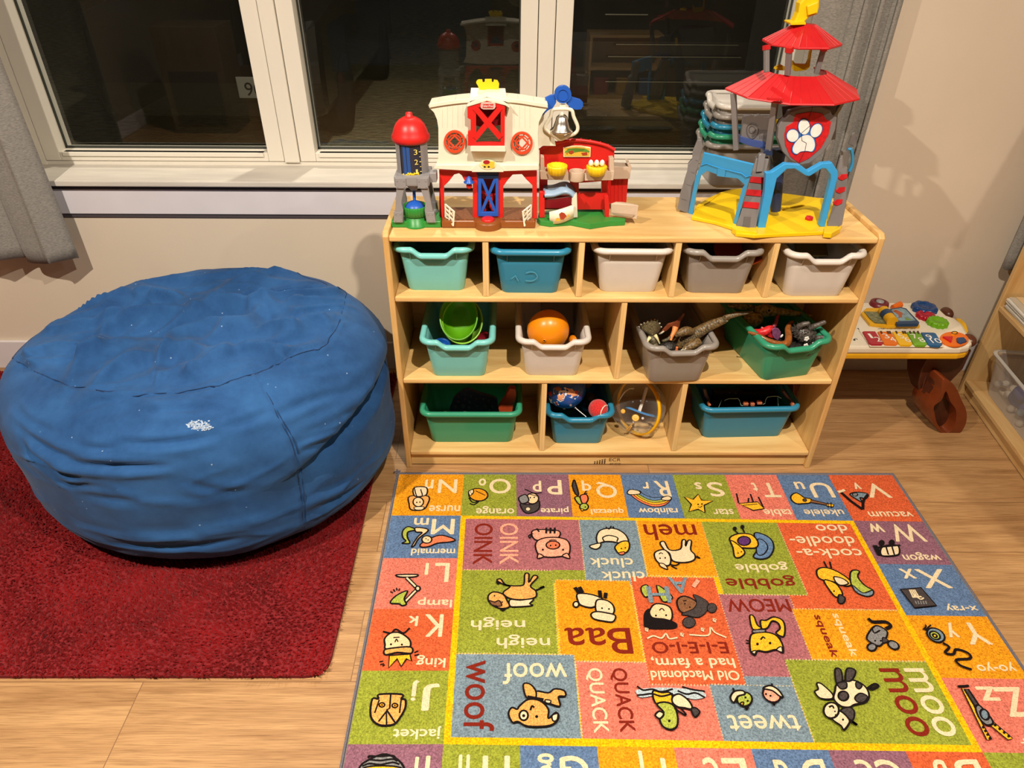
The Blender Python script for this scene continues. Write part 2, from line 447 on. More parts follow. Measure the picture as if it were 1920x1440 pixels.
for i, (a, b) in enumerate(PAN):
    wt = thing('window_%d' % (i + 1), '', '', ((a + b) / 2, GY, ZB)); del wt['label']; del wt['category']; wt['kind'] = 'structure'
    f = MB(); w = .05
    y0, y1 = FY - .006, FY + .075
    f.box(a - w, a, y0, y1, ZB - .032, ZT + w, bev=.003); f.box(b, b + w, y0, y1, ZB - .032, ZT + w, bev=.003)
    f.box(a, b, y0, y1, ZB - .032, ZB - .004, bev=.003); f.box(a, b, y0, y1, ZT, ZT + w, bev=.003)
    f.box(a + .012, b - .012, y0 - .006, y0 + .02, ZB - .016, ZB - .004, bev=.002)      # glazing stop strip
    f.build('sash', m_frame, wt, world=True)
    g = MB(); t = .004
    g.box(a, a + t, GY - .008, GY, ZB - .004, ZT); g.box(b - t, b, GY - .008, GY, ZB - .004, ZT); g.box(a, b, GY - .008, GY, ZB - .004, ZB + .002)
    g.build('gasket', m_gasket, wt, world=True)
    MB().add([(a, GY, ZB - .01), (b, GY, ZB - .01), (b, GY, ZT + .01), (a, GY, ZT + .01)], [(0, 1, 2, 3)]).build('pane', m_glass, wt, world=True)
fr = MB()
fr.box(WX0, PAN[0][0] - .052, FY - .004, FY + .09, WZ0 + .012, WZ1, bev=.002)
for a, b in ((PAN[0][1], PAN[1][0]), (PAN[1][1], PAN[2][0])):
    fr.box(a + .052, b - .052, FY - .012, FY + .09, ZB - .034, WZ1, bev=.004)
fr.box(PAN[2][1] + .052, WX1, FY - .004, FY + .09, WZ0 + .012, WZ1, bev=.002)
fr.box(WX0, WX1, FY - .002, FY + .09, WZ0 + .012, ZB - .033, bev=.002)
fr.box(WX0, WX1, FY - .004, FY + .09, ZT + .052, WZ1, bev=.002)
struct(fr.build('trim_4', m_frame))

# ------------------------------------------------------------ curtains
def curtain_mat():
    m = mat('curtain_weave', (138, 136, 134), 0.85, sheen=0.2)
    nt = m.node_tree; b = nt.nodes['Principled BSDF']; L = nt.links
    tc = nt.nodes.new('ShaderNodeTexCoord'); mp = nt.nodes.new('ShaderNodeMapping'); mp.inputs['Scale'].default_value = (130, 130, 420)
    L.new(tc.outputs['Object'], mp.inputs['Vector'])
    n = nt.nodes.new('ShaderNodeTexNoise'); n.inputs['Scale'].default_value = 1.0; n.inputs['Detail'].default_value = 3; L.new(mp.outputs['Vector'], n.inputs['Vector'])
    r = nt.nodes.new('ShaderNodeValToRGB'); L.new(n.outputs['Fac'], r.inputs[0])
    r.color_ramp.elements[0].position = 0.3; r.color_ramp.elements[0].color = lin((124, 120, 114)) + (1,)
    r.color_ramp.elements[1].position = 0.65; r.color_ramp.elements[1].color = lin((154, 149, 141)) + (1,)
    L.new(r.outputs[0], b.inputs['Base Color'])
    bp = nt.nodes.new('ShaderNodeBump'); bp.inputs['Strength'].default_value = 0.3; bp.inputs['Distance'].default_value = 0.001
    L.new(n.outputs['Fac'], bp.inputs['Height']); L.new(bp.outputs['Normal'], b.inputs['Normal'])
    return m
m_curt = curtain_mat()
def curtain(x0, x1, yc, z0, z1, folds, amp, label, phase=0.0, skew=0.0, wide=0.0):
    """pleated hanging cloth; skew pushes the right end back, wide flattens the left share into one broad panel"""
    mb = MB(); nu = folds * 22 + int(60 * wide); nv = 40; V = []
    for j in range(nv + 1):
        t = j / nv; z = z0 + (z1 - z0) * t
        for i in range(nu + 1):
            u = i / nu
            w_ = max(0.0, (u - wide) / (1 - wide)); k = min(1.0, w_ * 6) if wide else 1.0
            p = 2 * PI * folds * (w_ if wide else u) + phase + .15 * math.sin(3 * u + t)
            s_ = math.sin(p + .5 * math.sin(p)); 
            a = amp * (0.8 + 0.4 * noise.noise((u * 3 + phase, t * 1.2, 0))) * (1 - .2 * t)
            x = x0 + (x1 - x0) * u + .5 * a * math.sin(2 * p) * k + .004 * noise.noise((u * 4, t * 3, 5))
            y = yc + skew * u + a * s_ * (.25 + .75 * k) + .003 * noise.noise((u * 7, t * 5, 9))
            zz = z + (.008 * math.sin(p + 2) if j == 0 else 0)
            V.append((x, y, zz))
    F = [(j * (nu + 1) + i, j * (nu + 1) + i + 1, (j + 1) * (nu + 1) + i + 1, (j + 1) * (nu + 1) + i) for j in range(nv) for i in range(nu)]
    mb.add(V, F, 0, True)
    o = mb.build('curtain', m_curt)
    so = o.modifiers.new('cloth_thickness', 'SOLIDIFY'); so.thickness = .0025
    return tag(o, label, 'curtain')
curtain(-1.76, -1.385, 2.050, .452, 2.2, 2, .034, 'grey woven curtain left of the window above the blue bean bag', phase=.4)
curtain(.806, 1.045, 2.052, .30, 2.2, 3, .034, 'grey pleated curtain hanging right of the window behind the toy tower', phase=.6, skew=.03, wide=.42)
curtain(1.62, 1.92, 2.075, .43, 2.2, 3, .022, 'grey curtain at the far right, behind the wooden bookcase', phase=1.0)
# ------------------------------------------------------------ cubby cabinet
CX0, CX1, CYF, CYB = -.3018, .9182, 1.5812, 1.872
ZTOP, Z2, Z3, Z4 = .7393, .5751, .3216, .0619
T = .0152
m_birch = wood('birch_board', (238, 200, 134), (218, 170, 102), (1.2, 10, 10), 0.4, 2.5)
m_birch_v = wood('birch_panel', (230, 188, 120), (206, 156, 90), (10, 10, 1.2), 0.42, 2.5)
m_ply = wood('birch_ply_edge', (244, 208, 144), (218, 172, 104), (90, 90, 2), 0.5, 2.0)
cab = thing('cubby_cabinet', 'light birch cubby cabinet with three tiers of plastic bins under the toys', 'cabinet', ((CX0 + CX1) / 2, CYB, 0))
for x0 in (CX0, CX1 - T):
    p = MB(); pts = [(0, CYF, 0), (0, CYB, 0), (0, CYB, .7486), (0, CYF + .012, .7486), (0, CYF, .738)]
    p.prism([(x0, y, z) for _, y, z in pts], (T, 0, 0))
    p.build('side_panel', m_birch_v, cab, world=True, bevel=.0025)
def board(name, z, yf=CYF + .0015):
    MB().box(CX0 + T, CX1 - T, yf, CYB - .006, z - .0152, z).build(name, m_birch, cab, world=True, bevel=.004)
board('top_board', ZTOP); board('shelf_board', Z2); board('shelf_board', Z3); board('shelf_board', Z4)
def divider(x, za, zb):
    MB().box(x - T / 2, x + T / 2, CYF + .004, CYB - .006, za, zb - .0152).build('divider', m_ply, cab, world=True, bevel=.002)
for x in (-.053, .183, .420, .661): divider(x, Z2, ZTOP)
divider(.303, Z3, Z2)
for x in (.105, .498): divider(x, Z4, Z3)
MB().box(CX0 + T, CX1 - T, CYB - .006, CYB, .01, ZTOP - .0155).build('back_panel', m_birch, cab, world=True)
kick = MB().box(CX0 + T, CX1 - T, CYF + .012, CYF + .026, .004, Z4 - .0152).build('kick_board', m_birch, cab, world=True, bevel=.001)
lg = MB(); yk = CYF + .0115
def kz(x, y): return at(x, y, Y=yk)
m_burn = mat('burnt_print', (84, 56, 32), 0.6)
put_text(lg, 'ECR', kz(1153, 862), Vector((.0345, 0, 0)), Vector((0, 0, .0125)))
put_text(lg, '4KIDS', kz(1153, 869.6), Vector((.0345, 0, 0)), Vector((0, 0, .0062)))
for k in range(5):
    a = kz(1115 + k * 4.6, 869.5); hgt = .0045 + k * .0025
    lg.add([a + Vector((-.0020, 0, 0)), a + Vector((.0020, 0, 0)), a + Vector((.0020, 0, hgt)), a + Vector((-.0020, 0, hgt))], [(0, 1, 2, 3)])
    c = a + Vector((0, 0, hgt + .0032)); V = [c + Vector((.0022 * math.cos(t), 0, .0022 * math.sin(t))) for t in [2 * PI * i / 10 for i in range(10)]]
    lg.add(V, [list(range(10))])
lg.build('printed_logo', m_burn, kick, world=True)

# ------------------------------------------------------------ storage bins
def rrect(hw, hl, r, n=6):
    """rounded rectangle outline, half width hw (x), half length hl (y); starts at the middle of the front (-y)"""
    out = []
    for cx, cy, a0 in ((hw - r, -hl + r, -PI / 2), (hw - r, hl - r, 0), (-hw + r, hl - r, PI / 2), (-hw + r, -hl + r, PI)):
        for k in range(n + 1): out.append((cx + r * math.cos(a0 + PI / 2 * k / n), cy + r * math.sin(a0 + PI / 2 * k / n)))
    return out
def densify(loop, step):
    out = []
    for i in range(len(loop)):
        a, b = Vector(loop[i]), Vector(loop[(i + 1) % len(loop)]); k = max(1, int((b - a).length / step))
        out += [a + (b - a) * (j / k) for j in range(k)]
    return out
BW, BL, BH = .0885, .137, .128                 # half sizes at the top of the wall, and height
BIN = {}
def bin_colour(name, rgb): return mat('bin_plastic_' + name, rgb, 0.3, noise_=(30, 0.02), bump=(900, 0.04))
m_turq, m_blue = bin_colour('turquoise', (122, 202, 196)), bin_colour('blue', (42, 132, 166))
m_lgrey, m_grey, m_green = bin_colour('pale_grey', (214, 206, 196)), bin_colour('grey', (148, 140, 132)), bin_colour('green', (54, 150, 114))
def make_bin(m, label, loc, rotz, scoop=True, scoop_at=-1, group=None, mark=False):
    """open tapered bin, scooped short end towards -y; origin at the middle of its bottom"""
    t = thing('storage_bin', label, 'bin', loc, rotz, group)
    top = densify(rrect(BW, BL, .022), .006); n = len(top)
    sx, sy = .0735 / BW, .1225 / BL
    def dip(p):
        if not scoop or p.y * scoop_at < BL * .93: return 0.0
        q = (1 - abs(p.x) / .052)
        return .0165 * min(1, max(0, q / .36)) ** 1.0 if q > 0 else 0.0
    zt = [BH - .006 - dip(p) for p in top]
    def lerp(k, off):
        return [Vector(((p.x * (sx + (1 - sx) * k)) * (1 - off), (p.y * (sy + (1 - sy) * k)) * (1 - off * .6), k)) for p in top]
    body = MB(); rings = []
    def ring(k, off, zb=0.0):
        r = lerp(k, off); return [Vector((p.x, p.y, zb + (z - zb) * k)) for p, z in zip(r, zt)]
    r0 = [Vector((p.x * sx * .97, p.y * sy * .98, 0.0)) for p in top]; r1 = [Vector((p.x * sx, p.y * sy, .005)) for p in top]
    inner = [ring(k, .03, .004) for k in (1.0, .66, .33, .0)]
    body.loft([r0, r1] + [ring(k, 0, .004) for k in (.33, .66, 1.0)] + inner, 0, caps=False)
    body.add(r0, [list(range(n))[::-1]]); body.add(inner[-1], [list(range(n))])
    for sgn in (-1, 1):                         # small ribs under the rim
        for x in (-.058, .058):
            k = .80; yb = sgn * (BL * (sy + (1 - sy) * k))
            body.add([(x - .001, yb, BH * .72), (x + .001, yb, BH * .72), (x + .001, yb + sgn * .010, BH * .93), (x - .001, yb + sgn * .010, BH * .93), (x, yb - sgn * .002, BH * .93)], [(0, 1, 2, 3), (0, 3, 4), (1, 4, 2)])
    body.build('body', m, t)
    rim = MB(); prof = [(-.003, -.004), (-.003, .003), (.001, .0065), (.006, .0075), (.011, .0055), (.014, .000), (.0135, -.006), (.0115, -.006), (.0105, -.001), (.002, .001)]
    R = []
    for i, p in enumerate(top):
        d = top[(i + 1) % n] - top[i - 1]; nrm = Vector((d.y, -d.x)).normalized()
        R.append([Vector((p.x + nrm.x * a, p.y + nrm.y * a, zt[i] + b)) for a, b in prof])
    rim.loft(R, 0, closed=True); rim.build('rim', m, t)
    return t
def bin_front(pl, pr, z, m, label, scoop=True, side=False, group=None, scoop_at=-1):
    """place a bin by the two front corners of its bottom as seen in the photo"""
    a, b = at(*pl, Z=z), at(*pr, Z=z); mid = (a + b) / 2; ang = math.atan2(b.y - a.y, b.x - a.x)
    half = .0735 if side else .1225
    c = mid + Vector((-math.sin(ang), math.cos(ang), 0)) * half
    return make_bin(m, label, (c.x, c.y, z), ang + (PI / 2 if side else 0), scoop, scoop_at, group)
G = 'storage bins in the cubby cabinet'
b1 = bin_front((763.8, 544.5), (871.9, 545.5), Z2, m_turq, 'turquoise bin at the left end of the top row of cubbies', group=G)
b2 = bin_front((940.9, 549.4), (1045, 550.2), Z2, m_blue, 'blue bin in the top row of cubbies, below the red barn toy', scoop=False, group=G)
b3 = bin_front((1125.8, 547.6), (1230, 548.4), Z2, m_lgrey, 'pale grey straight-edged bin in the middle cubby of the top row', scoop=False, group=G)
b4 = bin_front((1286.6, 549.5), (1394.3, 551), Z2, m_grey, 'grey bin with an orange dish in the top row of cubbies', group=G)
b5 = bin_front((1475.7, 556), (1575, 556), Z2, m_lgrey, 'pale grey scooped bin at the right end of the top row of cubbies', group=G)
b6 = bin_front((812, 705.7), (909.6, 706), Z3, m_turq, 'turquoise bin holding green bowls in the middle row', group=G)
b7 = bin_front((986.5, 704.4), (1082.8, 705), Z3, m_lgrey, 'pale grey bin holding an orange ball-like toy in the middle row', group=G)
b8 = bin_front((1216.2, 717.5), (1315.6, 714.2), Z3, m_grey, 'grey bin full of toy dinosaurs with a long tail sticking out', group=G)
b9 = bin_front((1428.8, 714.8), (1519.9, 703), Z3, m_green, 'green bin turned askew, heaped with toy animals, middle row', group=G)
b10 = bin_front((811, 829.5), (958.8, 829.7), Z4, m_green, 'green bin set sideways at the left of the bottom row', scoop=False, side=True, group=G)
b11 = bin_front((1039, 832), (1126.7, 832), Z4, m_blue, 'blue bin holding balls in the bottom row, beside the clear ball', group=G)
b12 = bin_front((1318, 821.6), (1463.8, 818.5), Z4, m_blue, 'blue bin set sideways at the right of the bottom row', scoop=False, side=True, group=G)
# faint scribbled letter on the blue bin of the top row
mk = MB(); yq = at(990, 510, Z=.62).y
P2 = zoom(730, 440, 3.491)
def onb2(p):
    w = at(*p, Y=1.600); 
    return Vector((w.x, 1.6025 - (w.z - .575) * .115 - .0008, w.z))
arc = [onb2(p) for p in P2([(895, 245), (925, 236), (955, 245), (968, 268), (955, 290), (925, 300), (892, 296)])]
ribbon(mk, smooth(arc), .0022, (0, -1, 0)); ribbon(mk, [onb2(p) for p in P2([(800, 285), (825, 262), (845, 298)])], .0022, (0, -1, 0))
mk.build('scribble', mat('chalky_scribble', (86, 160, 184), 0.6), b2, world=True)
# stack of spare bins on the sill behind the tower
GS = 'stacked bins on the window sill'
base = at(1390, 352, Y=1.985); sx0 = .605
stk = [(m_grey, 'grey bin, lowest of the stack on the window sill'), (m_green, 'green bin second from the bottom of the sill stack'), (m_blue, 'blue bin in the middle of the sill stack'), (m_grey, 'grey bin just below the top one in the sill stack'), (m_lgrey, 'pale grey bin on top of the stack on the window sill')]
for k, (m, lb) in enumerate(stk):
    make_bin(m, lb, (.738 + .003 * k, 2.155, .698 + .0275 * k), PI / 2, True, 1, GS)
# ------------------------------------------------------------ red shag rug
RX0, RX1, RY0, RY1 = -2.05, -.388, .882, 2.09
m_pile = mat('red_shag_pile', (112, 12, 14), 0.95, noise_=(7, 0.38), sheen=0.08, spec=.15)
rug = thing('shag_rug', 'dark red shag rug on the wood floor under the blue bean bag', 'rug', ((RX0 + RX1) / 2, (RY0 + RY1) / 2, 0))
bk = MB()
def rr(x0, x1, y0, y1, r, z, n=6):
    return [Vector((p[0] + (x0 + x1) / 2, p[1] + (y0 + y1) / 2, z)) for p in rrect((x1 - x0) / 2, (y1 - y0) / 2, r, n)]
bk.prism(rr(RX0 + .006, RX1 - .004, RY0 + .006, RY1 - .006, .05, .010), (0, 0, -.010))
bk.build('backing', mat('red_rug_backing', (120, 16, 22), 0.9, noise_=(120, .25)), rug, world=True)
def pile():
    rs = np.random.default_rng(3); st = .0062
    xs = np.arange(RX0 + .01, RX1 - .006, st); ys = np.arange(RY0 + .008, RY1 - .01, st)
    X, Y = np.meshgrid(xs, ys); X = X.ravel() + rs.uniform(-.0035, .0035, X.size); Y = Y.ravel() + rs.uniform(-.0035, .0035, Y.size)
    r = .045                                     # rounded corners
    dx = np.maximum(0, np.maximum(RX0 + r - X, X - (RX1 - r))); dy = np.maximum(0, np.maximum(RY0 + r - Y, Y - (RY1 - r)))
    k = dx * dx + dy * dy < (r - .002) ** 2; X, Y = X[k], Y[k]; n = X.size
    h = rs.uniform(.009, .017, n); w = rs.uniform(.0030, .0048, n); a = rs.uniform(0, 2 * PI, n)
    lx = rs.normal(0, .0045, n) + .004 * np.sin(X * 9 + Y * 5); ly = rs.normal(-.002, .0045, n) + .004 * np.sin(X * 6 - Y * 11)
    V = np.zeros((n, 4, 3), np.float32)
    for i in range(3):
        V[:, i, 0] = X + w * np.cos(a + 2.094 * i); V[:, i, 1] = Y + w * np.sin(a + 2.094 * i); V[:, i, 2] = .008
    V[:, 3, 0] = X + lx; V[:, 3, 1] = Y + ly; V[:, 3, 2] = .008 + h
    o = np.arange(n)[:, None] * 4
    F = np.concatenate([o + np.array([[0, 1, 3]]), o + np.array([[1, 2, 3]]), o + np.array([[2, 0, 3]])], 1).reshape(-1, 3)
    V = V.reshape(-1, 3) - np.array([(RX0 + RX1) / 2, (RY0 + RY1) / 2, 0], np.float32)
    me = bpy.data.meshes.new('pile'); me.vertices.add(len(V)); me.vertices.foreach_set('co', V.ravel())
    me.loops.add(F.size); me.loops.foreach_set('vertex_index', F.ravel().astype(np.int32))
    me.polygons.add(len(F)); me.polygons.foreach_set('loop_start', np.arange(0, F.size, 3, dtype=np.int32)); me.polygons.foreach_set('loop_total', np.full(len(F), 3, np.int32))
    me.polygons.foreach_set('use_smooth', np.ones(len(F), bool))
    me.update(); me.validate(); me.materials.append(m_pile)
    ob = bpy.data.objects.new('pile', me); COL.objects.link(ob); ob.parent = rug; ob['kind'] = 'stuff'
pile()

# ------------------------------------------------------------ bean bag
def bag_mat():
    m = bpy.data.materials.new('blue_suede_cloth'); m.use_nodes = True
    nt = m.node_tree; b = nt.nodes['Principled BSDF']; L = nt.links
    tc = nt.nodes.new('ShaderNodeTexCoord')
    n = nt.nodes.new('ShaderNodeTexNoise'); n.inputs['Scale'].default_value = 5; n.inputs['Detail'].default_value = 8; n.inputs['Roughness'].default_value = 0.7
    L.new(tc.outputs['Object'], n.inputs['Vector'])
    r = nt.nodes.new('ShaderNodeValToRGB'); L.new(n.outputs['Fac'], r.inputs[0])
    r.color_ramp.elements[0].position = 0.3; r.color_ramp.elements[0].color = lin((29, 64, 110)) + (1,)
    r.color_ramp.elements[1].position = 0.68; r.color_ramp.elements[1].color = lin((47, 92, 145)) + (1,)
    # lint flecks
    v = nt.nodes.new('ShaderNodeTexVoronoi'); v.inputs['Scale'].default_value = 26; L.new(tc.outputs['Object'], v.inputs['Vector'])
    rv = nt.nodes.new('ShaderNodeValToRGB'); L.new(v.outputs['Distance'], rv.inputs[0])
    rv.color_ramp.elements[0].position = 0.035; rv.color_ramp.elements[0].color = (.55, .55, .55, 1); rv.color_ramp.elements[1].position = 0.06; rv.color_ramp.elements[1].color = (0, 0, 0, 1)
    mx = nt.nodes.new('ShaderNodeMix'); mx.data_type = 'RGBA'; mx.inputs[7].default_value = lin((170, 190, 215)) + (1,)
    L.new(rv.outputs[0], mx.inputs['Factor']); L.new(r.outputs[0], mx.inputs[6]); L.new(mx.outputs[2], b.inputs['Base Color'])
    b.inputs['Roughness'].default_value = 0.85; b.inputs['Sheen Weight'].default_value = 0.06; b.inputs['Specular IOR Level'].default_value = 0.15
    n2 = nt.nodes.new('ShaderNodeTexNoise'); n2.inputs['Scale'].default_value = 160; n2.inputs['Detail'].default_value = 3; L.new(tc.outputs['Object'], n2.inputs['Vector'])
    bp = nt.nodes.new('ShaderNodeBump'); bp.inputs['Strength'].default_value = 0.2; bp.inputs['Distance'].default_value = 0.001
    L.new(n2.outputs['Fac'], bp.inputs['Height']); L.new(bp.outputs['Normal'], b.inputs['Normal'])
    return m
m_bag = bag_mat()
BAG = dict(cx=-.8477, cy=1.6191, a=.5214, b=.4617, H=.462, e1=.36, e2=.955, kx=.0711, ky=.0273, rot=-.3728, zb=.018)
def sp(v, e): return math.copysign(abs(v) ** e, v)
def bag_point(phi, th):
    """surface of the slumped bag: direction phi around, th from -90 (under) to 90 (top)"""
    B = BAG; c = sp(math.cos(th), B['e1']); x = B['a'] * c * sp(math.cos(phi), B['e2']); y = B['b'] * c * sp(math.sin(phi), B['e2'])
    w = (sp(math.sin(th), B['e1'] * 1.7 if th > 0 else B['e1']) + 1) / 2
    z = B['zb'] + w * (B['H'] + B['kx'] * x + B['ky'] * y)
    cr, sr = math.cos(B['rot']), math.sin(B['rot'])
    return Vector((B['cx'] + x * cr - y * sr, B['cy'] + x * sr + y * cr, z))
TH_SEAM = .93
def ridge(p, o=0.0):
    n_ = 1 - abs(noise.noise(p)) * 2.0
    return max(0, n_) ** 2
def bag_surface(phi, th):
    p = bag_point(phi, th); e = .02
    if abs(th) > 1.35: n_ = Vector((0, 0, math.copysign(1, th)))
    else:
        n_ = (bag_point(phi + e, th) - p).cross(bag_point(phi, th + e) - p).normalized()
        k = max(0.0, min(1.0, (abs(th) - 1.05) / .3)); n_ = n_.lerp(Vector((0, 0, math.copysign(1, th))), k) if n_.z * th > 0 else (-n_).lerp(Vector((0, 0, math.copysign(1, th))), k)
    if n_.dot(p - Vector((BAG['cx'], BAG['cy'], .24))) < 0: n_ = -n_
    d = 0.0
    top = max(0.0, min(1.0, (th - TH_SEAM) / .30 + .35)); side = 1 - max(0.0, min(1, (th - .35) / .5))
    q = Vector((p.x * 2.6 + p.y * 1.9, p.y * 5.5 - p.x * 2.0, p.z * 2))
    q += Vector((noise.noise(p * 4), noise.noise(p * 4 + Vector((7, 1, 3))), 0)) * .5
    d += top * (.014 * (ridge(q) - .42) + .008 * (ridge(q * 2.1 + Vector((4, 9, 2))) - .4))
    d -= top * .014 * max(0, 1 - ((p.x - BAG['cx'] + .02) ** 2 + (p.y - BAG['cy'] + .02) ** 2) / .09)
    d += side * .0035 * (ridge(Vector((math.cos(phi) * 3, math.sin(phi) * 3, p.z * 26))) - .4)
    # the upper part hangs over the lower one on the right-hand side
    rs_ = math.exp(-((((phi - .25 + PI) % (2 * PI)) - PI) / .85) ** 2)
    zc = .20 + .15 * max(0.0, math.cos(phi - .35)) ** 2
    d -= side * rs_ * (.045 * math.exp(-((p.z - zc) / .020) ** 2) - .012 * math.exp(-((p.z - zc - .06) / .05) ** 2))
    d += .008 * noise.noise(p * 4.0) + .003 * noise.noise(p * 11.0)
    flr = max(0.0, min(1.0, (p.z - .018) / .05))
    r = p + n_ * d * (flr if th < 0 else 1)
    r.z = max(r.z, .0195); r.y = min(r.y, 2.112)
    return r
bag = thing('bean_bag', 'large slumped blue bean bag chair on the dark red rug', 'bean bag', (BAG['cx'], BAG['cy'], .018))
NU, NV = 420, 200
V = []; F = []
# rings spaced evenly along the profile
_c = [10 ** (-8 + 8 * k / 600) for k in range(601)]
_t = [-math.acos(min(1, c)) for c in _c] + [math.acos(min(1, c)) for c in _c[::-1][1:]]
_pts = [(BAG['a'] * math.cos(t) ** BAG['e1'] if math.cos(t) > 0 else 0, bag_point(0, t).z) for t in _t]
acc = [0.0]
for k in range(len(_pts) - 1): acc.append(acc[-1] + math.hypot(_pts[k + 1][0] - _pts[k][0], _pts[k + 1][1] - _pts[k][1]))
ths = [float(v) for v in np.interp(np.linspace(0, acc[-1], NV + 1), acc, _t)]
for j in range(NV + 1):
    for i in range(NU): V.append(bag_surface(2 * PI * i / NU, ths[j]))
for j in range(NV):
    for i in range(NU):
        k = (i + 1) % NU; F.append((j * NU + i, j * NU + k, (j + 1) * NU + k, (j + 1) * NU + i))
# creases of the cloth, sculpted where the photo shows them
VA = np.array([tuple(v) for v in V]).reshape(NV + 1, NU, 3)
du = np.roll(VA, -1, 1) - np.roll(VA, 1, 1); dv = np.zeros_like(VA); dv[1:-1] = VA[2:] - VA[:-2]; dv[0] = VA[1] - VA[0]; dv[-1] = VA[-1] - VA[-2]
NA = np.cross(du, dv); NA /= np.maximum(np.linalg.norm(NA, axis=2, keepdims=True), 1e-12)
for j in range(NV + 1):                              # steady normals round the poles
    k = min(1.0, max(0.0, (j - (NV - 60)) / 40)); NA[j] = NA[j] * (1 - k) + np.array((0, 0, 1.0)) * k
NA /= np.linalg.norm(NA, axis=2, keepdims=True); NA[:10] = (0, 0, -1)
CA, FA, RA, UA = (np.array(tuple(q)) for q in (CAM_LOC, FW, RT, UP))
def project(A):
    d = A - CA; z = d @ FA
    return 960 + FPX * (d @ RA) / z, 720 - FPX * (d @ UA) / z
PX, PY = project(VA); VW = CA - VA; VW /= np.linalg.norm(VW, axis=2, keepdims=True); FRONT = (NA * VW).sum(2)
FADE = np.clip((FRONT - .20) / .30, 0, 1)
def seg_dist(line):
    """distance in pixels to a polyline, signed by side, and the share along it"""
    P = [(p.x, p.y) for p in smooth([Vector((a / 2.4, 480 + b / 2.4, 0)) for a, b in line], False, 4)]
    best = np.full(PX.shape, 1e9); sg = np.zeros(PX.shape); tt = np.zeros(PX.shape); n = len(P) - 1
    for k in range(n):
        (x0, y0), (x1, y1) = P[k], P[k + 1]; dx, dy = x1 - x0, y1 - y0; l2 = dx * dx + dy * dy + 1e-9
        t = np.clip(((PX - x0) * dx + (PY - y0) * dy) / l2, 0, 1); ex, ey = PX - x0 - t * dx, PY - y0 - t * dy
        d = np.hypot(ex, ey); m = d < best; best = np.where(m, d, best); sg = np.where(m, np.sign(ex * dy - ey * dx), sg); tt = np.where(m, (k + t) / n, tt)
    return best, sg, tt
DISP = np.zeros(PX.shape)
CREST = [([(300, 570), (420, 420), (500, 312), (620, 300), (900, 272), (965, 275)], 15), ([(150, 345), (330, 325), (500, 300), (760, 270), (960, 217), (1060, 200)], 15), ([(560, 162), (700, 172), (960, 214), (1160, 205), (1330, 186), (1560, 152)], 17),
    ([(700, 520), (760, 400), (900, 328), (1100, 312), (1180, 242), (1330, 230)], 16), ([(960, 500), (1080, 422), (1200, 425), (1310, 440), (1450, 412)], 13), ([(1080, 362), (1200, 340), (1450, 292), (1540, 282)], 13), ([(210, 530), (140, 460), (122, 380)], 10), ([(230, 300), (330, 232), (560, 162)], 13),
    ([(880, 200), (1060, 132), (1280, 66)], 15), ([(1040, 380), (1000, 440), (840, 520), (640, 560)], 11), ([(330, 505), (400, 440), (620, 332)], 9), ([(1170, 190), (1240, 250), (1262, 300)], 9), ([(1240, 70), (1330, 90), (1450, 80)], 10), ([(440, 560), (560, 470), (680, 440)], 8), ([(850, 390), (920, 430), (1010, 420)], 8), ([(780, 210), (860, 240), (960, 274)], 9)]
for ln, a in CREST:
    d, sg, t = seg_dist(ln); DISP += .0018 * a * (.75 * np.exp(-(d / 7) ** 2) + .55 * np.exp(-d / 24) * (sg < 0) + .55 * np.exp(-d / 12) * (sg >= 0) - .55 * np.exp(-((d - 22) / 10) ** 2)) * np.sin(PI * np.clip(t * .92 + .04, 0, 1)) ** .6
GROOVE = [([(60, 740), (180, 842), (300, 890), (420, 905)], 9), ([(200, 870), (350, 930), (560, 946), (800, 944)], 13), ([(130, 880), (260, 970), (380, 1000)], 9), ([(500, 838), (700, 846), (860, 830), (990, 800)], 13), ([(640, 702), (820, 690), (1010, 682)], 8), ([(300, 720), (520, 642), (800, 640)], 6),
    ([(1320, 800), (1500, 740), (1700, 622)], 8), ([(1340, 885), (1500, 812), (1640, 705), (1735, 530)], 12), ([(1320, 842), (1560, 742), (1730, 565)], 9), ([(560, 1130), (800, 1150), (1000, 1160), (1150, 1190)], 5), ([(250, 1040), (450, 1090), (640, 1110)], 6), ([(400, 1200), (700, 1230), (950, 1220)], 5),
    ([(1370, 1082), (1480, 1042), (1600, 980)], 5), ([(1370, 1160), (1500, 1100), (1680, 1000)], 5), ([(450, 1290), (800, 1310), (1100, 1270)], 4), ([(180, 950), (300, 1020), (420, 1035)], 8), ([(1230, 720), (1400, 650), (1600, 600)], 6), ([(60, 660), (130, 740), (260, 800)], 6), ([(820, 1010), (1000, 1060), (1280, 1050)], 4), ([(90, 800), (150, 900), (220, 960)], 7),
    ([(640, 1180), (900, 1190), (1300, 1150)], 4), ([(300, 1100), (500, 1150), (760, 1170)], 5), ([(980, 780), (1120, 740), (1220, 700)], 6), ([(1250, 560), (1420, 520), (1640, 470)], 5), ([(340, 850), (440, 870), (560, 865)], 8)]
for ln, a in GROOVE:
    d, sg, t = seg_dist(ln); e = np.sin(PI * np.clip(t, 0, 1)) ** .7
    DISP -= .0017 * a * e * np.exp(-(d / 4.5) ** 2); DISP += .0010 * a * e * np.exp(-((d - 12) / 8) ** 2)
SEAM_PX = [(20, 420), (60, 460), (130, 505), (210, 545), (300, 580), (430, 598), (600, 624), (750, 618), (900, 604), (1030, 563), (1150, 526), (1230, 490), (1310, 455), (1390, 432), (1450, 410), (1500, 350), (1525, 285), (1548, 215), (1558, 150), (1530, 105)]
PAN_PX = [(1152, 528), (1215, 640), (1260, 725), (1310, 820), (1332, 890), (1347, 965), (1357, 1055), (1366, 1150), (1368, 1222)]
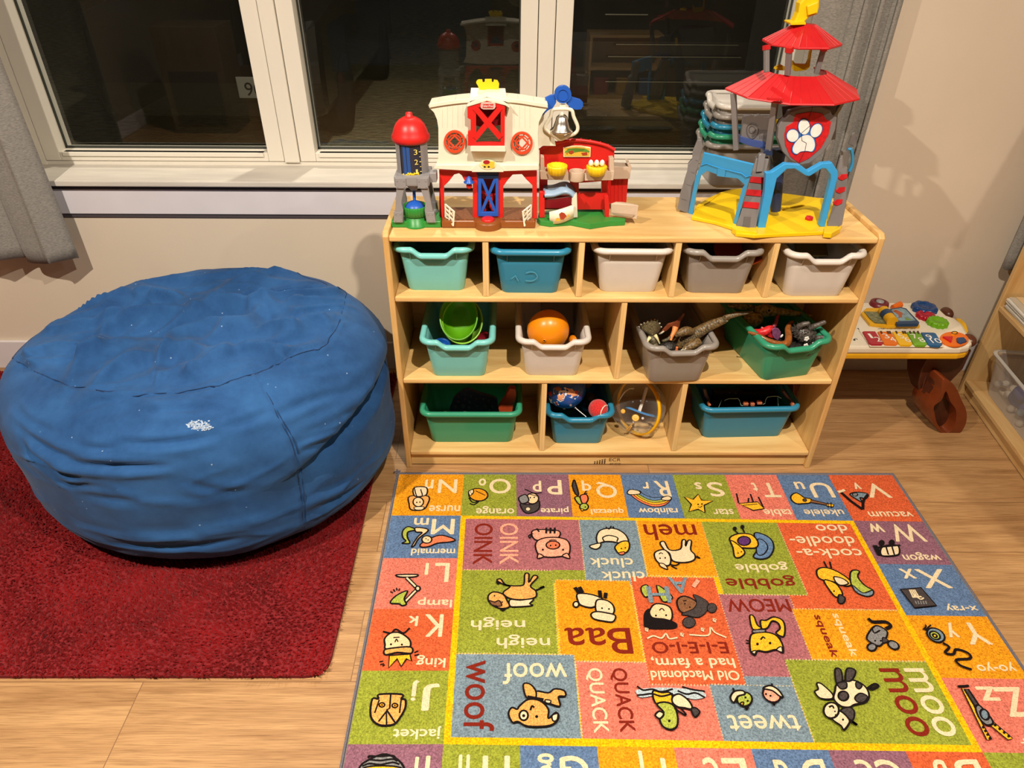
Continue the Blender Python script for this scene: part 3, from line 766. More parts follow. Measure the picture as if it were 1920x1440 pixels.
for _ in range(4):                                   # soften kinks
    DISP = .5 * DISP + .125 * (np.roll(DISP, 1, 1) + np.roll(DISP, -1, 1) + np.roll(DISP, 1, 0) + np.roll(DISP, -1, 0))
for ln, dep in ((SEAM_PX, .007), (PAN_PX, .005)):
    d, sg, t = seg_dist(ln); DISP -= dep * np.exp(-(d / 2.6) ** 2); DISP += dep * .45 * np.exp(-((d - 7) / 4) ** 2) * (sg < 0)
VA = VA + NA * (DISP * FADE)[..., None]
VA[..., 2] = np.maximum(VA[..., 2], .0195); VA[..., 1] = np.minimum(VA[..., 1], 2.112)
PX, PY = project(VA)
mb = MB(); mb.add([Vector(tuple(v)) for v in VA.reshape(-1, 3)], F, 0, True); mb.build('cover', m_bag, bag, world=True)
def bag_at(x, y, lift=.0006):
    """point of the cover under a pixel"""
    e = np.where(FRONT > .02, np.hypot(PX - x, PY - y), 1e9); k = int(np.argmin(e)); j, i = divmod(k, NU)
    return Vector(tuple(VA[j, i] + NA[j, i] * lift)), Vector(tuple(NA[j, i])), j, i
m_seam = mat('blue_stitching', (22, 52, 92), 0.9)
ring = [bag_at(a / 2.4, 480 + b / 2.4) for a, b in [(p.x, p.y) for p in smooth([Vector((a, b, 0)) for a, b in SEAM_PX], False, 3)]]
pts = [r[0] for r in ring]; j0, i0 = ring[-1][2:]; j1, i1 = ring[0][2:]; span = (i1 - i0) % NU
for k in range(1, 60):                             # round the hidden back
    t = k / 60; j = int(round(j0 + (j1 - j0) * t)); i = int(i0 + span * t) % NU; pts.append(Vector(tuple(VA[j, i] + NA[j, i] * .0006)))
sm_ = MB(); sm_.tube(smooth(pts, True, 2), .0012, 5, closed=True); sm_.build('seam', m_seam, bag, world=True)
for off in (-5, 5):
    sm_ = MB(); sm_.tube(smooth([bag_at(a / 2.4 + off * .55, 480 + b / 2.4)[0] for a, b in PAN_PX], False, 3), .0010, 5); sm_.build('seam', m_seam, bag, world=True)
sc = MB(); rs = random.Random(5)
for k in range(210):
    u, v = rs.uniform(-1, 1), rs.uniform(-1, 1)
    if u * u + v * v > 1 or (abs(u + .25) < .07 and rs.random() < .75): continue
    p, n_, j, i = bag_at(374 + 23 * u - 2 * v, 798 + 7.5 * v + 4 * u, .0010); t1 = n_.cross(Vector((0, 0, 1))).normalized(); t2 = n_.cross(t1); r = rs.uniform(.0010, .0022)
    p = p + t1 * rs.uniform(-.003, .003) + t2 * rs.uniform(-.003, .003)
    sc.add([p - t1 * r * 1.6, p - t2 * r, p + t1 * r * 1.6, p + t2 * r], [(0, 1, 2, 3)])
sc.build('scuff', mat('white_scuff', (168, 184, 204), 0.9), bag, world=True)
# ------------------------------------------------------------ alphabet rug
ZR = .0085
AX0, AX1, AY1, AY0 = -.3238, 1.1536, 1.5468, .572
def rugmat(name, rgb, var=.22):
    return mat('rug_yarn_' + name, rgb, 0.95, noise_=(290, var), bump=(300, 1.0), spec=.1)
RUGC = dict(orange=(226, 146, 26), green=(142, 148, 50), mauve=(136, 92, 106), blue=(92, 116, 150), salmon=(216, 116, 96), red=(208, 92, 52), yellow=(236, 178, 14),
            slate=(118, 136, 146), pinkmauve=(164, 98, 102), cream=(228, 204, 164), stitch=(206, 186, 140), maroon=(126, 36, 22), black=(26, 20, 20), skin=(242, 200, 150), tan=(230, 160, 84),
            lime=(168, 176, 70), coral=(236, 120, 80), gold=(244, 178, 40), grey=(128, 126, 124), dark=(70, 62, 60), pink=(244, 160, 130), brown=(132, 88, 58), water=(176, 190, 192), purple=(92, 50, 104), denim=(96, 124, 158))
RK = list(RUGC); RI = {k: i for i, k in enumerate(RK)}
RMATS = [rugmat(k, RUGC[k], .2 if k in ('cream', 'skin', 'black', 'maroon') else .42) for k in RK]
ar = thing('alphabet_rug', 'colourful alphabet and farm animal rug on the wood floor before the cubby cabinet', 'rug', ((AX0 + AX1) / 2, (AY0 + AY1) / 2, 0))
rb = MB()
rb.box(AX0 + .004, AX1 - .004, AY0 + .004, AY1 - .004, .0, ZR - .0004)
rb.build('backing', mat('rug_backing', (120, 112, 104), .9), ar, world=True)
fb = MB(); m_bind = mat('grey_binding_yarn', (104, 100, 110), 0.9, noise_=(300, .25), bump=(300, .8))
fb.tube([(AX0, AY0, .005), (AX0, AY1, .005), (AX1, AY1, .005), (AX1, AY0, .005)], .0052, 8, closed=True)
fb.tube([(AX0 - .006, AY1 + .001, .006), (AX0 + .004, AY1 + .004, .012), (AX0 - .004, AY1 + .016, .008)], .002, 6)
fb.tube([(AX0 + .006, AY1 + .012, .006), (AX0 + .0, AY1 + .004, .013), (AX0 - .012, AY1 + .006, .007)], .002, 6)
fb.build('binding', m_bind, ar, world=True)
rp = MB()
LV = [0]
def up():
    LV[0] += 1; return ZR + .0002 + .000012 * LV[0]
def G(p): 
    w = at(p[0], p[1], Z=ZR); return Vector((w.x, w.y, 0))
def wy_(x, y):
    """the rug lies a little askew towards its right side"""
    return y - (.018 * max(0.0, min(1.2, x / .95)) if .60 < y < 1.5 else 0.0)
def cell(c, x0, x1, y0, y1, z=ZR):
    rp.add([(x0, wy_(x0, y0), z), (x1, wy_(x1, y0), z), (x1, wy_(x1, y1), z), (x0, wy_(x0, y1), z)], [(0, 1, 2, 3)], RI[c])
# border cells (world grid measured on the floor)
yr = [AY1 - .006, 1.373, 1.221, 1.064, .901, .738, AY0 + .006]
xc = [AX0 + .006] + [-.126 + .1546 * k for k in range(8)] + [AX1 - .006]
for k, c in enumerate('orange green mauve orange blue green salmon blue red'.split()): cell(c, xc[k], xc[k + 1], yr[1], yr[0])
for k, c in enumerate('blue salmon red green'.split()): cell(c, xc[0], xc[1], yr[k + 2], yr[k + 1])
for k, c in enumerate('mauve blue orange salmon'.split()): cell(c, xc[8], xc[9], yr[k + 2], yr[k + 1])
for k, c in enumerate('mauve green blue orange salmon blue mauve red green'.split()): cell(c, xc[k], xc[k + 1], yr[6], yr[5])
cell('yellow', xc[1], xc[8], yr[5], yr[1], ZR + .00006)
# inner patches: corners in photo pixels, squared up on the floor
ix0, ix1, iy0, iy1 = xc[1] + .014, xc[8] - .014, yr[5] + .014, yr[1] - .012
YM = -.018 / .95                               # slant of the rows
def patch(c, tl, br_, z, L=None, R=None, T=None, Bm=None):
    a, b = G(tl), G(br_)
    cell(c, L if L is not None else a.x, R if R is not None else b.x, Bm if Bm is not None else b.y, T if T is not None else a.y, z)
    return (L if L is not None else a.x, R if R is not None else b.x, Bm if Bm is not None else b.y, T if T is not None else a.y)
Z1, Z2_, Z3_ = ZR + .0001, ZR + .00013, ZR + .00016
PT = []
def P_(c, x0, x1, y0, y1, z):
    """patch by floor coordinates as measured in the photo (slant taken out first)"""
    xm = (x0 + x1) / 2; f = lambda y: y if y in (iy0, iy1) else y + .018 * max(0.0, min(1.2, xm / .95))
    y0, y1 = f(y0), f(y1); cell(c, x0, x1, y0, y1, z); PT.append((x0, x1, y0, y1, z))
q4, q1 = G((1046.7, 1225)), G((1096, 1069))
P_('pinkmauve', ix0, q1.x, q1.y, iy1, Z1)
P_('green', ix0, q4.x, q4.y, q1.y, Z1)
P_('green', q4.x - .001, G((1099, 1094)).x, G((1099, 1094)).y, q1.y, Z1 + .00001)
P_('orange', G((1195, 981)).x, .54, G((1342, 1080)).y, iy1, Z1 + .00001)
P_('red', .741, ix1, 1.062, iy1, Z1)
P_('red', .695, .742, 1.062, 1.108, Z1 + .00001)
P_('green', .535, .741, 1.106, iy1, Z2_)
P_('slate', G((1086, 978)).x, G((1217, 1097)).x, G((1217, 1097)).y, iy1, Z2_)
P_('orange', G((1041, 1088)).x, G((1208, 1241)).x, G((1208, 1241)).y, G((1041, 1088)).y, Z2_ + .00001)
P_('pinkmauve', .515, .695, .884, 1.106, Z1 + .00002)
P_('orange', .688, ix1, .925, 1.062, Z2_)
P_('red', G((1186, 1092)).x - .003, .522, .866, 1.160, Z3_)
P_('slate', ix0, G((1090, 1383)).x, iy0, G((1081, 1226)).y, Z3_ + .00001)
P_('salmon', G((1090, 1300)).x - .006, .445, iy0, G((1100, 1242)).y, Z2_ + .00002)
P_('slate', .442, .625, iy0, .866, Z3_ + .00001)
P_('slate', .522, .625, .8655, .886, Z3_ + .00002)
P_('green', .626, ix1, iy0, .925, Z3_ + .00003)
for k_, (x0, x1, y0, y1, zp) in enumerate(PT):     # whip stitches along the seams
    if k_ in (2, 5, 15): continue
    z = zp + .000004
    for k in range(int((x1 - x0) / .007)):
        for y in (y0, y1):
            if y in (iy0, iy1): continue
            xx = x0 + .004 + k * .007; yw = wy_(xx, y); s_ = .0003 if y == y1 else -.0003
            if k_ == 1 and y == y1: continue
            V4 = [(xx, yw - .0022, z), (xx + .002, yw - .0022, z), (xx + .0035, yw + .0022, z), (xx + .0015, yw + .0022, z)]
            rp.add(V4, [(0, 1, 2, 3)], RI['stitch'])
    for k in range(int((y1 - y0) / .007)):
        for x in (x0, x1):
            if x in (ix0, ix1): continue
            yy = wy_(x, y0 + .004 + k * .007)
            rp.add([(x - .0018, yy, z), (x + .0018, yy + .0012, z), (x + .0018, yy + .0028, z), (x - .0018, yy + .0016, z)], [(0, 1, 2, 3)], RI['stitch'])
R4, R5, R6, R7, R8 = zoom(640, 880, 3.4286), zoom(1150, 880, 3.1475), zoom(640, 1140, 3.4286), zoom(1150, 1140, 4.683), zoom(1480, 1060, 3.7886)
def T(R, s, a, b, h, c='cream', d='u'):
    """word s read from a to b (zoom pixels, mid height), h its height across"""
    pa, pb = R([a])[0], R([b])[0]; A, B_ = G(pa), G(pb); C = (A + B_) / 2; C.z = up()
    mid = ((pa[0] + pb[0]) / 2, (pa[1] + pb[1]) / 2); k = h / (R([(1, 0)])[0][0] - R([(0, 0)])[0][0]) ** -1 / 2
    if d == 'u':
        hh = abs(G((mid[0], mid[1] - k)).y - G((mid[0], mid[1] + k)).y); w = abs(A.x - B_.x)
        put_text(rp, s, C, (-w, 0, 0), (0, -hh, 0), RI[c])
        bold(s, C, (-w, 0, 0), (0, -hh, 0), c)
    else:
        hh = abs(G((mid[0] - k, mid[1])).x - G((mid[0] + k, mid[1])).x); w = abs(A.y - B_.y)
        put_text(rp, s, C, (0, -w, 0), (hh, 0, 0), RI[c]); bold(s, C, (0, -w, 0), (hh, 0, 0), c)
def bold(s, C, xd, yd, c):
    """thicken the yarn letters a little by repeating them a hair to each side"""
    e = .0011 if len(s) < 3 else .0006
    for dx, dy in ((e, 0), (-e, 0), (0, e), (0, -e)):
        q = Vector((C.x + dx, C.y + dy, C.z - .000003 * (1 + (dx > 0) + 2 * (dy > 0) + 3 * (dy < 0))))
        put_text(rp, s, q, xd, yd, RI[c])
OW = .0042
def loopz(R, pts, closed=True, sm=True, n=4):
    P = [G(p) for p in R(pts)]
    return smooth(P, closed, n) if sm else P
def fill(P, c, z):
    n = len(P); A = sum(P[i].x * P[(i + 1) % n].y - P[(i + 1) % n].x * P[i].y for i in range(n))
    Q = [Vector((p.x, p.y, z)) for p in (P if A > 0 else P[::-1])]
    tri = geometry.tessellate_polygon([Q]); F = []
    for t in tri:
        nz = (Q[t[1]] - Q[t[0]]).cross(Q[t[2]] - Q[t[0]]).z
        F.append(tuple(t) if nz > 0 else (t[0], t[2], t[1]))
    rp.add(Q, F, RI[c])
def D(R, c, pts, w=1.0, sm=True, line='black'):
    """outlined patch of colour c"""
    P = loopz(R, pts, True, sm); z = up(); fill(P, c, z)
    if w: 
        z = up(); ribbon(rp, [Vector((p.x, p.y, z)) for p in P], OW * w, m=RI[line], closed=True)
def E_(R, c, cx, cy, rx, ry=None, rot=0.0, w=1.0, line='black'): D(R, c, circ(cx, cy, rx, ry, 16, rot), w, False, line)
def K(R, pts, w=1.0, sm=True, c='black'):
    P = loopz(R, pts, False, sm); z = up(); ribbon(rp, [Vector((p.x, p.y, z)) for p in P], OW * w, m=RI[c])
def dot(R, *pts, r=5, c='black'):
    for x, y in pts: E_(R, c, x, y, r, w=0)
# ---- letters and words
for R, rows in ((R4, [('N', (742, 108), (625, 108), 85), ('n', (590, 95), (540, 95), 55), ('nurse', (762, 252), (565, 248), 36), ('O', (1088, 108), (953, 108), 92), ('o', (928, 82), (885, 82), 42), ('orange', (1110, 262), (868, 258), 46),
    ('P', (1415, 115), (1325, 115), 90), ('p', (1283, 108), (1232, 108), 66), ('pirate', (1460, 262), (1283, 262), 44), ('Q', (1768, 132), (1640, 132), 100), ('q', (1603, 105), (1548, 105), 62), ('quetzal', (1815, 268), (1605, 268), 44),
    ('M', (725, 368), (582, 368), 95), ('m', (560, 335), (470, 335), 42), ('mermaid', (730, 532), (450, 532), 42), ('L', (690, 665), (600, 660), 118), ('l', (558, 640), (542, 640), 72), ('lamp', (710, 858), (492, 852), 62)]),
  (R5, [('R', (330, 115), (250, 115), 90), ('r', (205, 95), (172, 95), 36), ('rainbow', (380, 250), (150, 245), 36), ('S', (648, 118), (560, 118), 82), ('s', (518, 97), (482, 97), 38), ('star', (708, 252), (590, 252), 34),
    ('T', (975, 125), (880, 120), 82), ('t', (848, 105), (822, 105), 48), ('table', (1055, 258), (890, 255), 40), ('U', (1290, 125), (1165, 120), 85), ('u', (1122, 95), (1072, 95), 40), ('ukelele', (1362, 260), (1128, 255), 38),
    ('V', (1620, 125), (1490, 125), 82), ('v', (1455, 98), (1418, 98), 36), ('vacuum', (1765, 266), (1505, 262), 28), ('W', (1820, 375), (1640, 375), 100), ('w', (1590, 345), (1508, 345), 48), ('wagon', (1925, 515), (1705, 510), 44)]),
  (R6, [('K', (650, 115), (535, 110), 140), ('k', (490, 85), (432, 85), 60), ('king', (668, 348), (485, 340), 78), ('J', (625, 575), (525, 570), 168), ('j', (495, 530), (455, 530), 128), ('jacket', (640, 805), (335, 800), 84),
    ('I', (562, 1050), (540, 1050), 195), ('i', (490, 1040), (470, 1040), 160), ('H', (1080, 1050), (910, 1050), 195), ('h', (820, 1040), (755, 1040), 190), ('G', (1590, 1050), (1410, 1050), 195), ('g', (1365, 1010), (1265, 1010), 145)]),
  (R7, [('F', (475, 1480), (350, 1480), 320), ('f', (290, 1440), (210, 1440), 370), ('E', (1190, 1480), (985, 1480), 320), ('e', (920, 1420), (800, 1420), 210), ('D', (1890, 1490), (1670, 1490), 320), ('d', (1560, 1500), (1450, 1500), 330)]),
  (R8, [('X', (1125, 95), (925, 95), 130), ('x', (885, 60), (795, 60), 65), ('x-ray', (1330, 300), (1105, 295), 45), ('Y', (1400, 490), (1235, 480), 150), ('y', (1180, 460), (1110, 460), 100), ('yo-yo', (1600, 725), (1325, 715), 62),
    ('Z', (1700, 975), (1500, 965), 205), ('z', (1475, 915), (1345, 910), 95), ('zipper', (1960, 1255), (1630, 1240), 60), ('C', (810, 1490), (640, 1490), 215), ('c', (585, 1445), (480, 1445), 122), ('B', (1385, 1490), (1205, 1490), 215), ('b', (1140, 1490), (1050, 1490), 215)])):
    for s, a, b, h in rows: T(R, s, a, b, h)
T(R4, 'OINK', (912, 350), (912, 612), 118, 'maroon', 'd'); T(R4, 'OINK', (1078, 350), (1078, 612), 118, 'pink', 'd')
T(R4, 'cluck', (1875, 605), (1600, 600), 60); T(R4, 'cluck', (1950, 690), (1675, 690), 62)
T(R5, 'meh', (490, 372), (185, 370), 92, 'maroon'); T(R5, 'gobble', (1030, 580), (720, 575), 62); T(R5, 'gobble', (1075, 668), (665, 665), 80, 'maroon')
T(R5, 'doo', (1382, 355), (1198, 352), 50); T(R5, 'doodle-', (1425, 427), (1045, 425), 58); T(R5, 'cock-a-', (1468, 500), (1085, 497), 56)
T(R5, 'MEOW', (1040, 805), (670, 802), 75, 'maroon')
T(R8, 'squeak', (200, 355), (312, 655), 70, 'maroon', 'd'); T(R8, 'squeak', (325, 345), (455, 650), 70, 'skin', 'd')
T(R6, 'neigh', (1180, 105), (835, 100), 82); T(R6, 'neigh', (1340, 220), (1000, 215), 88); T(R6, 'Baa', (1865, 215), (1440, 205), 165, 'maroon')
T(R6, 'woof', (890, 340), (890, 790), 190, 'maroon', 'd'); T(R6, 'woof', (1450, 425), (1040, 420), 135)
T(R6, 'QUACK', (1625, 390), (1660, 805), 110, 'cream', 'd'); T(R6, 'QUACK', (1780, 390), (1830, 800), 112, 'maroon', 'd')
T(R7, 'Old Macdonald', (1105, 600), (330, 590), 82); T(R7, 'had a farm,', (1065, 490), (335, 470), 100); T(R7, 'E-I-E-I-O', (1005, 355), (340, 345), 100, 'maroon')
T(R7, 'tweet', (1640, 1020), (1010, 1005), 140)
T(R8, 'moo', (750, 735), (890, 1215), 150, 'maroon', 'd'); T(R8, 'moo', (930, 735), (1075, 1215), 150, 'cream', 'd')
# ---- drawings (all seen upside down in the photo)
# nurse
D(R4, 'tan', [(440, 175), (560, 175), (550, 235), (520, 262), (450, 262), (436, 225)]); E_(R4, 'skin', 495, 212, 34, 30); D(R4, 'cream', [(468, 120), (545, 118), (550, 160), (520, 175), (470, 172)]); K(R4, [(468, 118), (488, 180), (520, 172), (510, 130)], .8); dot(R4, (485, 215), (505, 213)); D(R4, 'cream', [(470, 245), (530, 243), (520, 262), (478, 262)], .7)
# orange fruit
E_(R4, 'orange', 880, 165, 62, 40, .1); D(R4, 'cream', [(818, 145), (845, 132), (850, 150), (828, 172)], .8); K(R4, [(862, 140), (905, 160), (925, 170)], .7); K(R4, [(820, 185), (845, 215), (885, 205), (855, 228), (825, 222)], .9); dot(R4, (830, 148), (838, 158), r=3)
# pirate
D(R4, 'dark', [(1150, 225), (1170, 270), (1200, 285), (1245, 275), (1272, 250), (1270, 205), (1240, 225), (1190, 228)]); E_(R4, 'skin', 1228, 190, 40, 34); E_(R4, 'cream', 1200, 258, 16, 12, w=.5); D(R4, 'grey', [(1140, 185), (1185, 165), (1205, 205), (1160, 222)]); K(R4, [(1180, 130), (1240, 155), (1290, 152)], .8); K(R4, [(1200, 160), (1260, 175)], .7); dot(R4, (1215, 185), (1240, 183))
# quetzal
D(R4, 'dark', [(1495, 70), (1508, 95), (1525, 165), (1505, 160), (1485, 110)]); D(R4, 'lime', [(1500, 185), (1530, 180), (1555, 225), (1525, 225)]); D(R4, 'coral', [(1535, 175), (1575, 165), (1585, 200), (1555, 230)]); E_(R4, 'lime', 1560, 243, 28, 22); K(R4, [(1575, 140), (1560, 165), (1580, 155)], .8); dot(R4, (1568, 245)); D(R4, 'gold', [(1540, 255), (1560, 262), (1545, 270)], .7)
# rainbow
for k, c in enumerate(('coral', 'gold', 'lime', 'denim')):
    o = k * 12
    D(R5, c, [(95 + o * 1.2, 145 - o * .3), (150 + o * .5, 190 - o * .8), (230, 222 - o), (300, 215 - o), (340 - o * .5, 180 - o * .2), (320 - o * .6, 172 - o * .2), (230, 205 - o), (160 + o * .4, 172 - o * .7), (120 + o, 140 - o * .3)], .55)
D(R5, 'cream', [(82, 140), (100, 122), (150, 130), (155, 148), (100, 152)], .8); D(R5, 'cream', [(285, 172), (320, 160), (342, 172), (330, 185), (290, 184)], .8)
# star
D(R5, 'gold', [(418, 165), (470, 180), (500, 150), (520, 185), (588, 188), (535, 215), (540, 258), (500, 238), (445, 252), (460, 210)], 1, False); dot(R5, (500, 210), (522, 208)); K(R5, [(500, 222), (512, 228), (525, 218)], .6)
# table
D(R5, 'gold', [(740, 205), (850, 195), (890, 235), (825, 245)], 1, False); K(R5, [(738, 200), (726, 145)], 1, False); K(R5, [(825, 195), (808, 148)], 1, False); K(R5, [(885, 228), (855, 165)], 1, False); K(R5, [(795, 195), (798, 172)], 1, False); K(R5, [(765, 215), (850, 208)], .6, False)
# ukulele
D(R5, 'gold', [(1048, 160), (1075, 142), (1105, 155), (1125, 170), (1165, 178), (1160, 200), (1120, 205), (1080, 205), (1052, 185)]); E_(R5, 'dark', 1128, 185, 11, 9, w=.6); D(R5, 'brown', [(1165, 182), (1260, 205), (1262, 215), (1160, 198)], .8, False); D(R5, 'gold', [(1258, 205), (1300, 210), (1295, 225), (1258, 220)], .8, False); K(R5, [(1265, 198), (1268, 228)], .6, False); K(R5, [(1283, 198), (1285, 232)], .6, False)
# vacuum cleaner
D(R5, 'slate', [(1395, 150), (1440, 138), (1500, 148), (1490, 175), (1455, 170), (1465, 195), (1435, 180)]); K(R5, [(1335, 132), (1400, 190), (1470, 240)], 2.2, False); K(R5, [(1500, 152), (1475, 190), (1472, 238)], 1.8); K(R5, [(1325, 138), (1365, 125)], 2, False, 'cream'); E_(R5, 'grey', 1425, 152, 16, 10, w=.7)
# mermaid
D(R4, 'lime', [(430, 372), (395, 400), (395, 440), (415, 465), (390, 478), (440, 478), (425, 440), (430, 405), (478, 392)]); D(R4, 'skin', [(478, 378), (545, 385), (555, 402), (500, 445), (470, 492), (452, 500), (490, 440), (520, 410), (480, 405)]); D(R4, 'coral', [(515, 480), (590, 440), (650, 428), (730, 455), (700, 470), (620, 478), (560, 500), (512, 502)]); E_(R4, 'skin', 550, 455, 32, 24); dot(R4, (545, 450), (558, 458), r=4)
# desk lamp
D(R4, 'cream', [(355, 682), (488, 680), (470, 695), (380, 696)]); K(R4, [(420, 700), (490, 770)], 2.6, False); K(R4, [(420, 700), (490, 770)], 1.1, False, 'cream'); K(R4, [(490, 772), (410, 855)], 2.6, False); K(R4, [(490, 772), (410, 855)], 1.1, False, 'cream'); E_(R4, 'cream', 492, 770, 15); D(R4, 'lime', [(425, 785), (405, 835), (418, 870), (390, 880), (370, 868), (315, 862), (355, 815)])
for a, b in (((315, 790), (332, 798)), ((335, 775), (345, 790)), ((355, 765), (358, 782)), ((375, 770), (370, 785))): K(R4, [a, b], .8, False)
# king
D(R6, 'skin', [(280, 200), (320, 165), (380, 165), (440, 210), (440, 260), (400, 270), (290, 268), (282, 240)]); D(R6, 'tan', [(278, 275), (330, 262), (445, 255), (450, 295), (360, 290), (285, 305)]); D(R6, 'gold', [(310, 310), (440, 300), (452, 345), (420, 330), (385, 380), (360, 330), (305, 388)], 1, False); K(R6, [(268, 155), (320, 165), (350, 140), (400, 165), (440, 132)], 1); dot(R6, (320, 238), (390, 240), r=7); K(R6, [(345, 225), (355, 205), (365, 222)], .7); K(R6, [(335, 195), (375, 192)], .7)
for a, b in (((245, 350), (270, 345)), ((250, 368), (275, 362)), ((470, 290), (495, 280)), ((470, 310), (500, 302)), ((265, 378), (280, 368))): K(R6, [a, b], .7, False)
# jacket
D(R6, 'tan', [(200, 590), (240, 590), (245, 560), (390, 560), (385, 590), (412, 595), (410, 650), (370, 720), (330, 755), (240, 755), (190, 700)], 1.1); K(R6, [(318, 562), (312, 650), (290, 660)], .9, False); K(R6, [(298, 660), (240, 735)], .9, False); K(R6, [(292, 660), (345, 740)], .9, False); K(R6, [(290, 665), (292, 755)], .8, False); K(R6, [(245, 595), (215, 680)], .8); K(R6, [(385, 595), (375, 680)], .8); E_(R6, 'orange', 262, 628, 18, 14, w=.8); E_(R6, 'orange', 345, 632, 18, 14, w=.8); dot(R6, (262, 628), (345, 632), r=5)
# ice dome at the lower left cell
D(R6, 'grey', [(125, 1020), (180, 980), (270, 945), (340, 965), (395, 1015), (380, 1060), (140, 1060)], 1); D(R6, 'gold', [(150, 1030), (380, 1030), (390, 1120), (140, 1120)], .8)
for o in (0, 22, 44): K(R6, [(135 + o, 1022 - o * 1.2), (180, 1005 - o * 1.1), (250, 1012 - o * 1.2), (330, 998 - o), (375 - o * .6, 1010 - o * .9)], .9)
# pig
D(R4, 'pink', [(1255, 460), (1225, 430), (1230, 400), (1275, 392), (1395, 400), (1398, 440), (1340, 455)]); D(R4, 'pink', [(1250, 480), (1290, 450), (1370, 442), (1440, 455), (1468, 490), (1465, 545), (1440, 560), (1350, 570), (1280, 560), (1255, 530)]); D(R4, 'pink', [(1268, 548), (1300, 565), (1262, 578)], .9); D(R4, 'pink', [(1420, 562), (1452, 545), (1468, 578)], .9); E_(R4, 'coral', 1360, 492, 44, 26); dot(R4, (1345, 495), (1378, 493), r=6); dot(R4, (1295, 522), (1425, 522), r=7); K(R4, [(1235, 418), (1205, 430), (1212, 448), (1222, 425)], .8); K(R4, [(1335, 462), (1360, 458), (1385, 462)], .7)
for x in (1318, 1345, 1372): K(R4, [(x, 380), (x - 2, 418)], 1.3, False)
K(R4, [(1312, 400), (1378, 402)], .8, False); K(R4, [(1255, 385), (1272, 408)], 1.2, False)
# hen (cluck)
D(R4, 'cream', [(1650, 480), (1640, 440), (1660, 400), (1710, 385), (1770, 390), (1825, 425), (1845, 475), (1800, 480), (1740, 470), (1690, 470)]); D(R4, 'gold', [(1760, 500), (1800, 470), (1845, 470), (1850, 510), (1830, 540), (1785, 545), (1765, 525)]); K(R4, [(1690, 470), (1680, 445), (1720, 430), (1775, 445), (1770, 470)], .9); D(R4, 'cream', [(1660, 480), (1600, 495), (1605, 510), (1640, 518), (1665, 500)], .9); K(R4, [(1700, 375), (1720, 390), (1735, 368)], .9); K(R4, [(1745, 372), (1755, 390)], .9); dot(R4, (1800, 515), (1825, 510)); D(R4, 'coral', [(1780, 545), (1800, 555), (1820, 548), (1815, 535)], .7)
# goat (meh)
D(R5, 'cream', [(330, 500), (300, 480), (275, 440), (300, 432), (330, 480), (395, 475), (405, 425), (425, 424), (425, 460), (440, 425), (460, 430), (455, 480), (480, 510), (475, 540), (420, 555), (350, 545)]); D(R5, 'cream', [(245, 495), (300, 480), (335, 520), (330, 570), (280, 565), (248, 535)]); D(R5, 'skin', [(270, 560), (300, 565), (320, 595), (280, 580)], .8); K(R5, [(330, 565), (365, 572), (390, 560)], .9); K(R5, [(340, 575), (375, 592)], .9); dot(R5, (275, 530), (305, 528)); K(R5, [(268, 505), (280, 498), (292, 505)], .7); K(R5, [(478, 520), (510, 530), (490, 515)], .8)
# turkey
D(R5, 'denim', [(830, 385), (880, 388), (930, 420), (945, 470), (920, 520), (870, 535), (825, 520), (850, 470)]); D(R5, 'denim', [(850, 420), (890, 430), (910, 470), (880, 510), (845, 500)], .8); D(R5, 'gold', [(690, 405), (740, 385), (810, 390), (850, 430), (845, 465), (790, 470), (730, 460), (690, 430)]); D(R5, 'gold', [(690, 425), (735, 450), (775, 495), (745, 525), (715, 520), (705, 470)]); E_(R5, 'purple', 770, 428, 38, 27); K(R5, [(715, 365), (735, 385)], 1); K(R5, [(760, 350), (772, 378)], 1); dot(R5, (715, 355), (760, 345), r=12); dot(R5, (735, 500), (755, 492), r=4)
# rooster
D(R5, 'gold', [(1205, 640), (1200, 600), (1240, 585), (1300, 600), (1370, 640), (1405, 680), (1370, 695), (1300, 670), (1240, 660)]); D(R5, 'gold', [(1240, 660), (1310, 680), (1350, 740), (1320, 760), (1290, 740)]); D(R5, 'lime', [(1400, 610), (1425, 600), (1450, 610), (1440, 640), (1480, 690), (1530, 720), (1520, 745), (1470, 745), (1410, 700), (1395, 650)]); D(R5, 'slate', [(1410, 690), (1470, 735), (1525, 720), (1530, 745), (1490, 755), (1430, 730)], .8); D(R5, 'cream', [(1300, 640), (1350, 650), (1385, 680), (1340, 690), (1310, 670)], .9); K(R5, [(1240, 548), (1258, 585)], 1); K(R5, [(1275, 550), (1285, 590)], 1); D(R5, 'dark', [(1330, 745), (1365, 765), (1355, 795), (1325, 790)], .9); dot(R5, (1300, 725))
# horse (neigh)
D(R4, 'tan', [(1085, 760), (1040, 745), (1000, 720), (1025, 712), (1060, 750), (1150, 755), (1175, 740), (1180, 680), (1205, 680), (1205, 735), (1235, 690), (1262, 700), (1215, 755), (1250, 790), (1245, 830), (1160, 845), (1080, 835), (1040, 800)]); D(R4, 'tan', [(945, 820), (980, 795), (1040, 810), (1065, 850), (1080, 890), (1020, 900), (955, 865)]); D(R4, 'cream', [(1085, 845), (1150, 848), (1235, 840), (1210, 870), (1230, 882), (1130, 890), (1085, 885)], .9); D(R4, 'brown', [(950, 850), (985, 860), (1015, 850), (1030, 885), (970, 880)], .8); dot(R4, (985, 820), (1035, 860)); K(R4, [(1000, 725), (1010, 745)], 1.6); K(R4, [(1250, 785), (1305, 760), (1275, 768)], 1.1); K(R4, [(1020, 905), (1040, 915), (1060, 898)], .9)
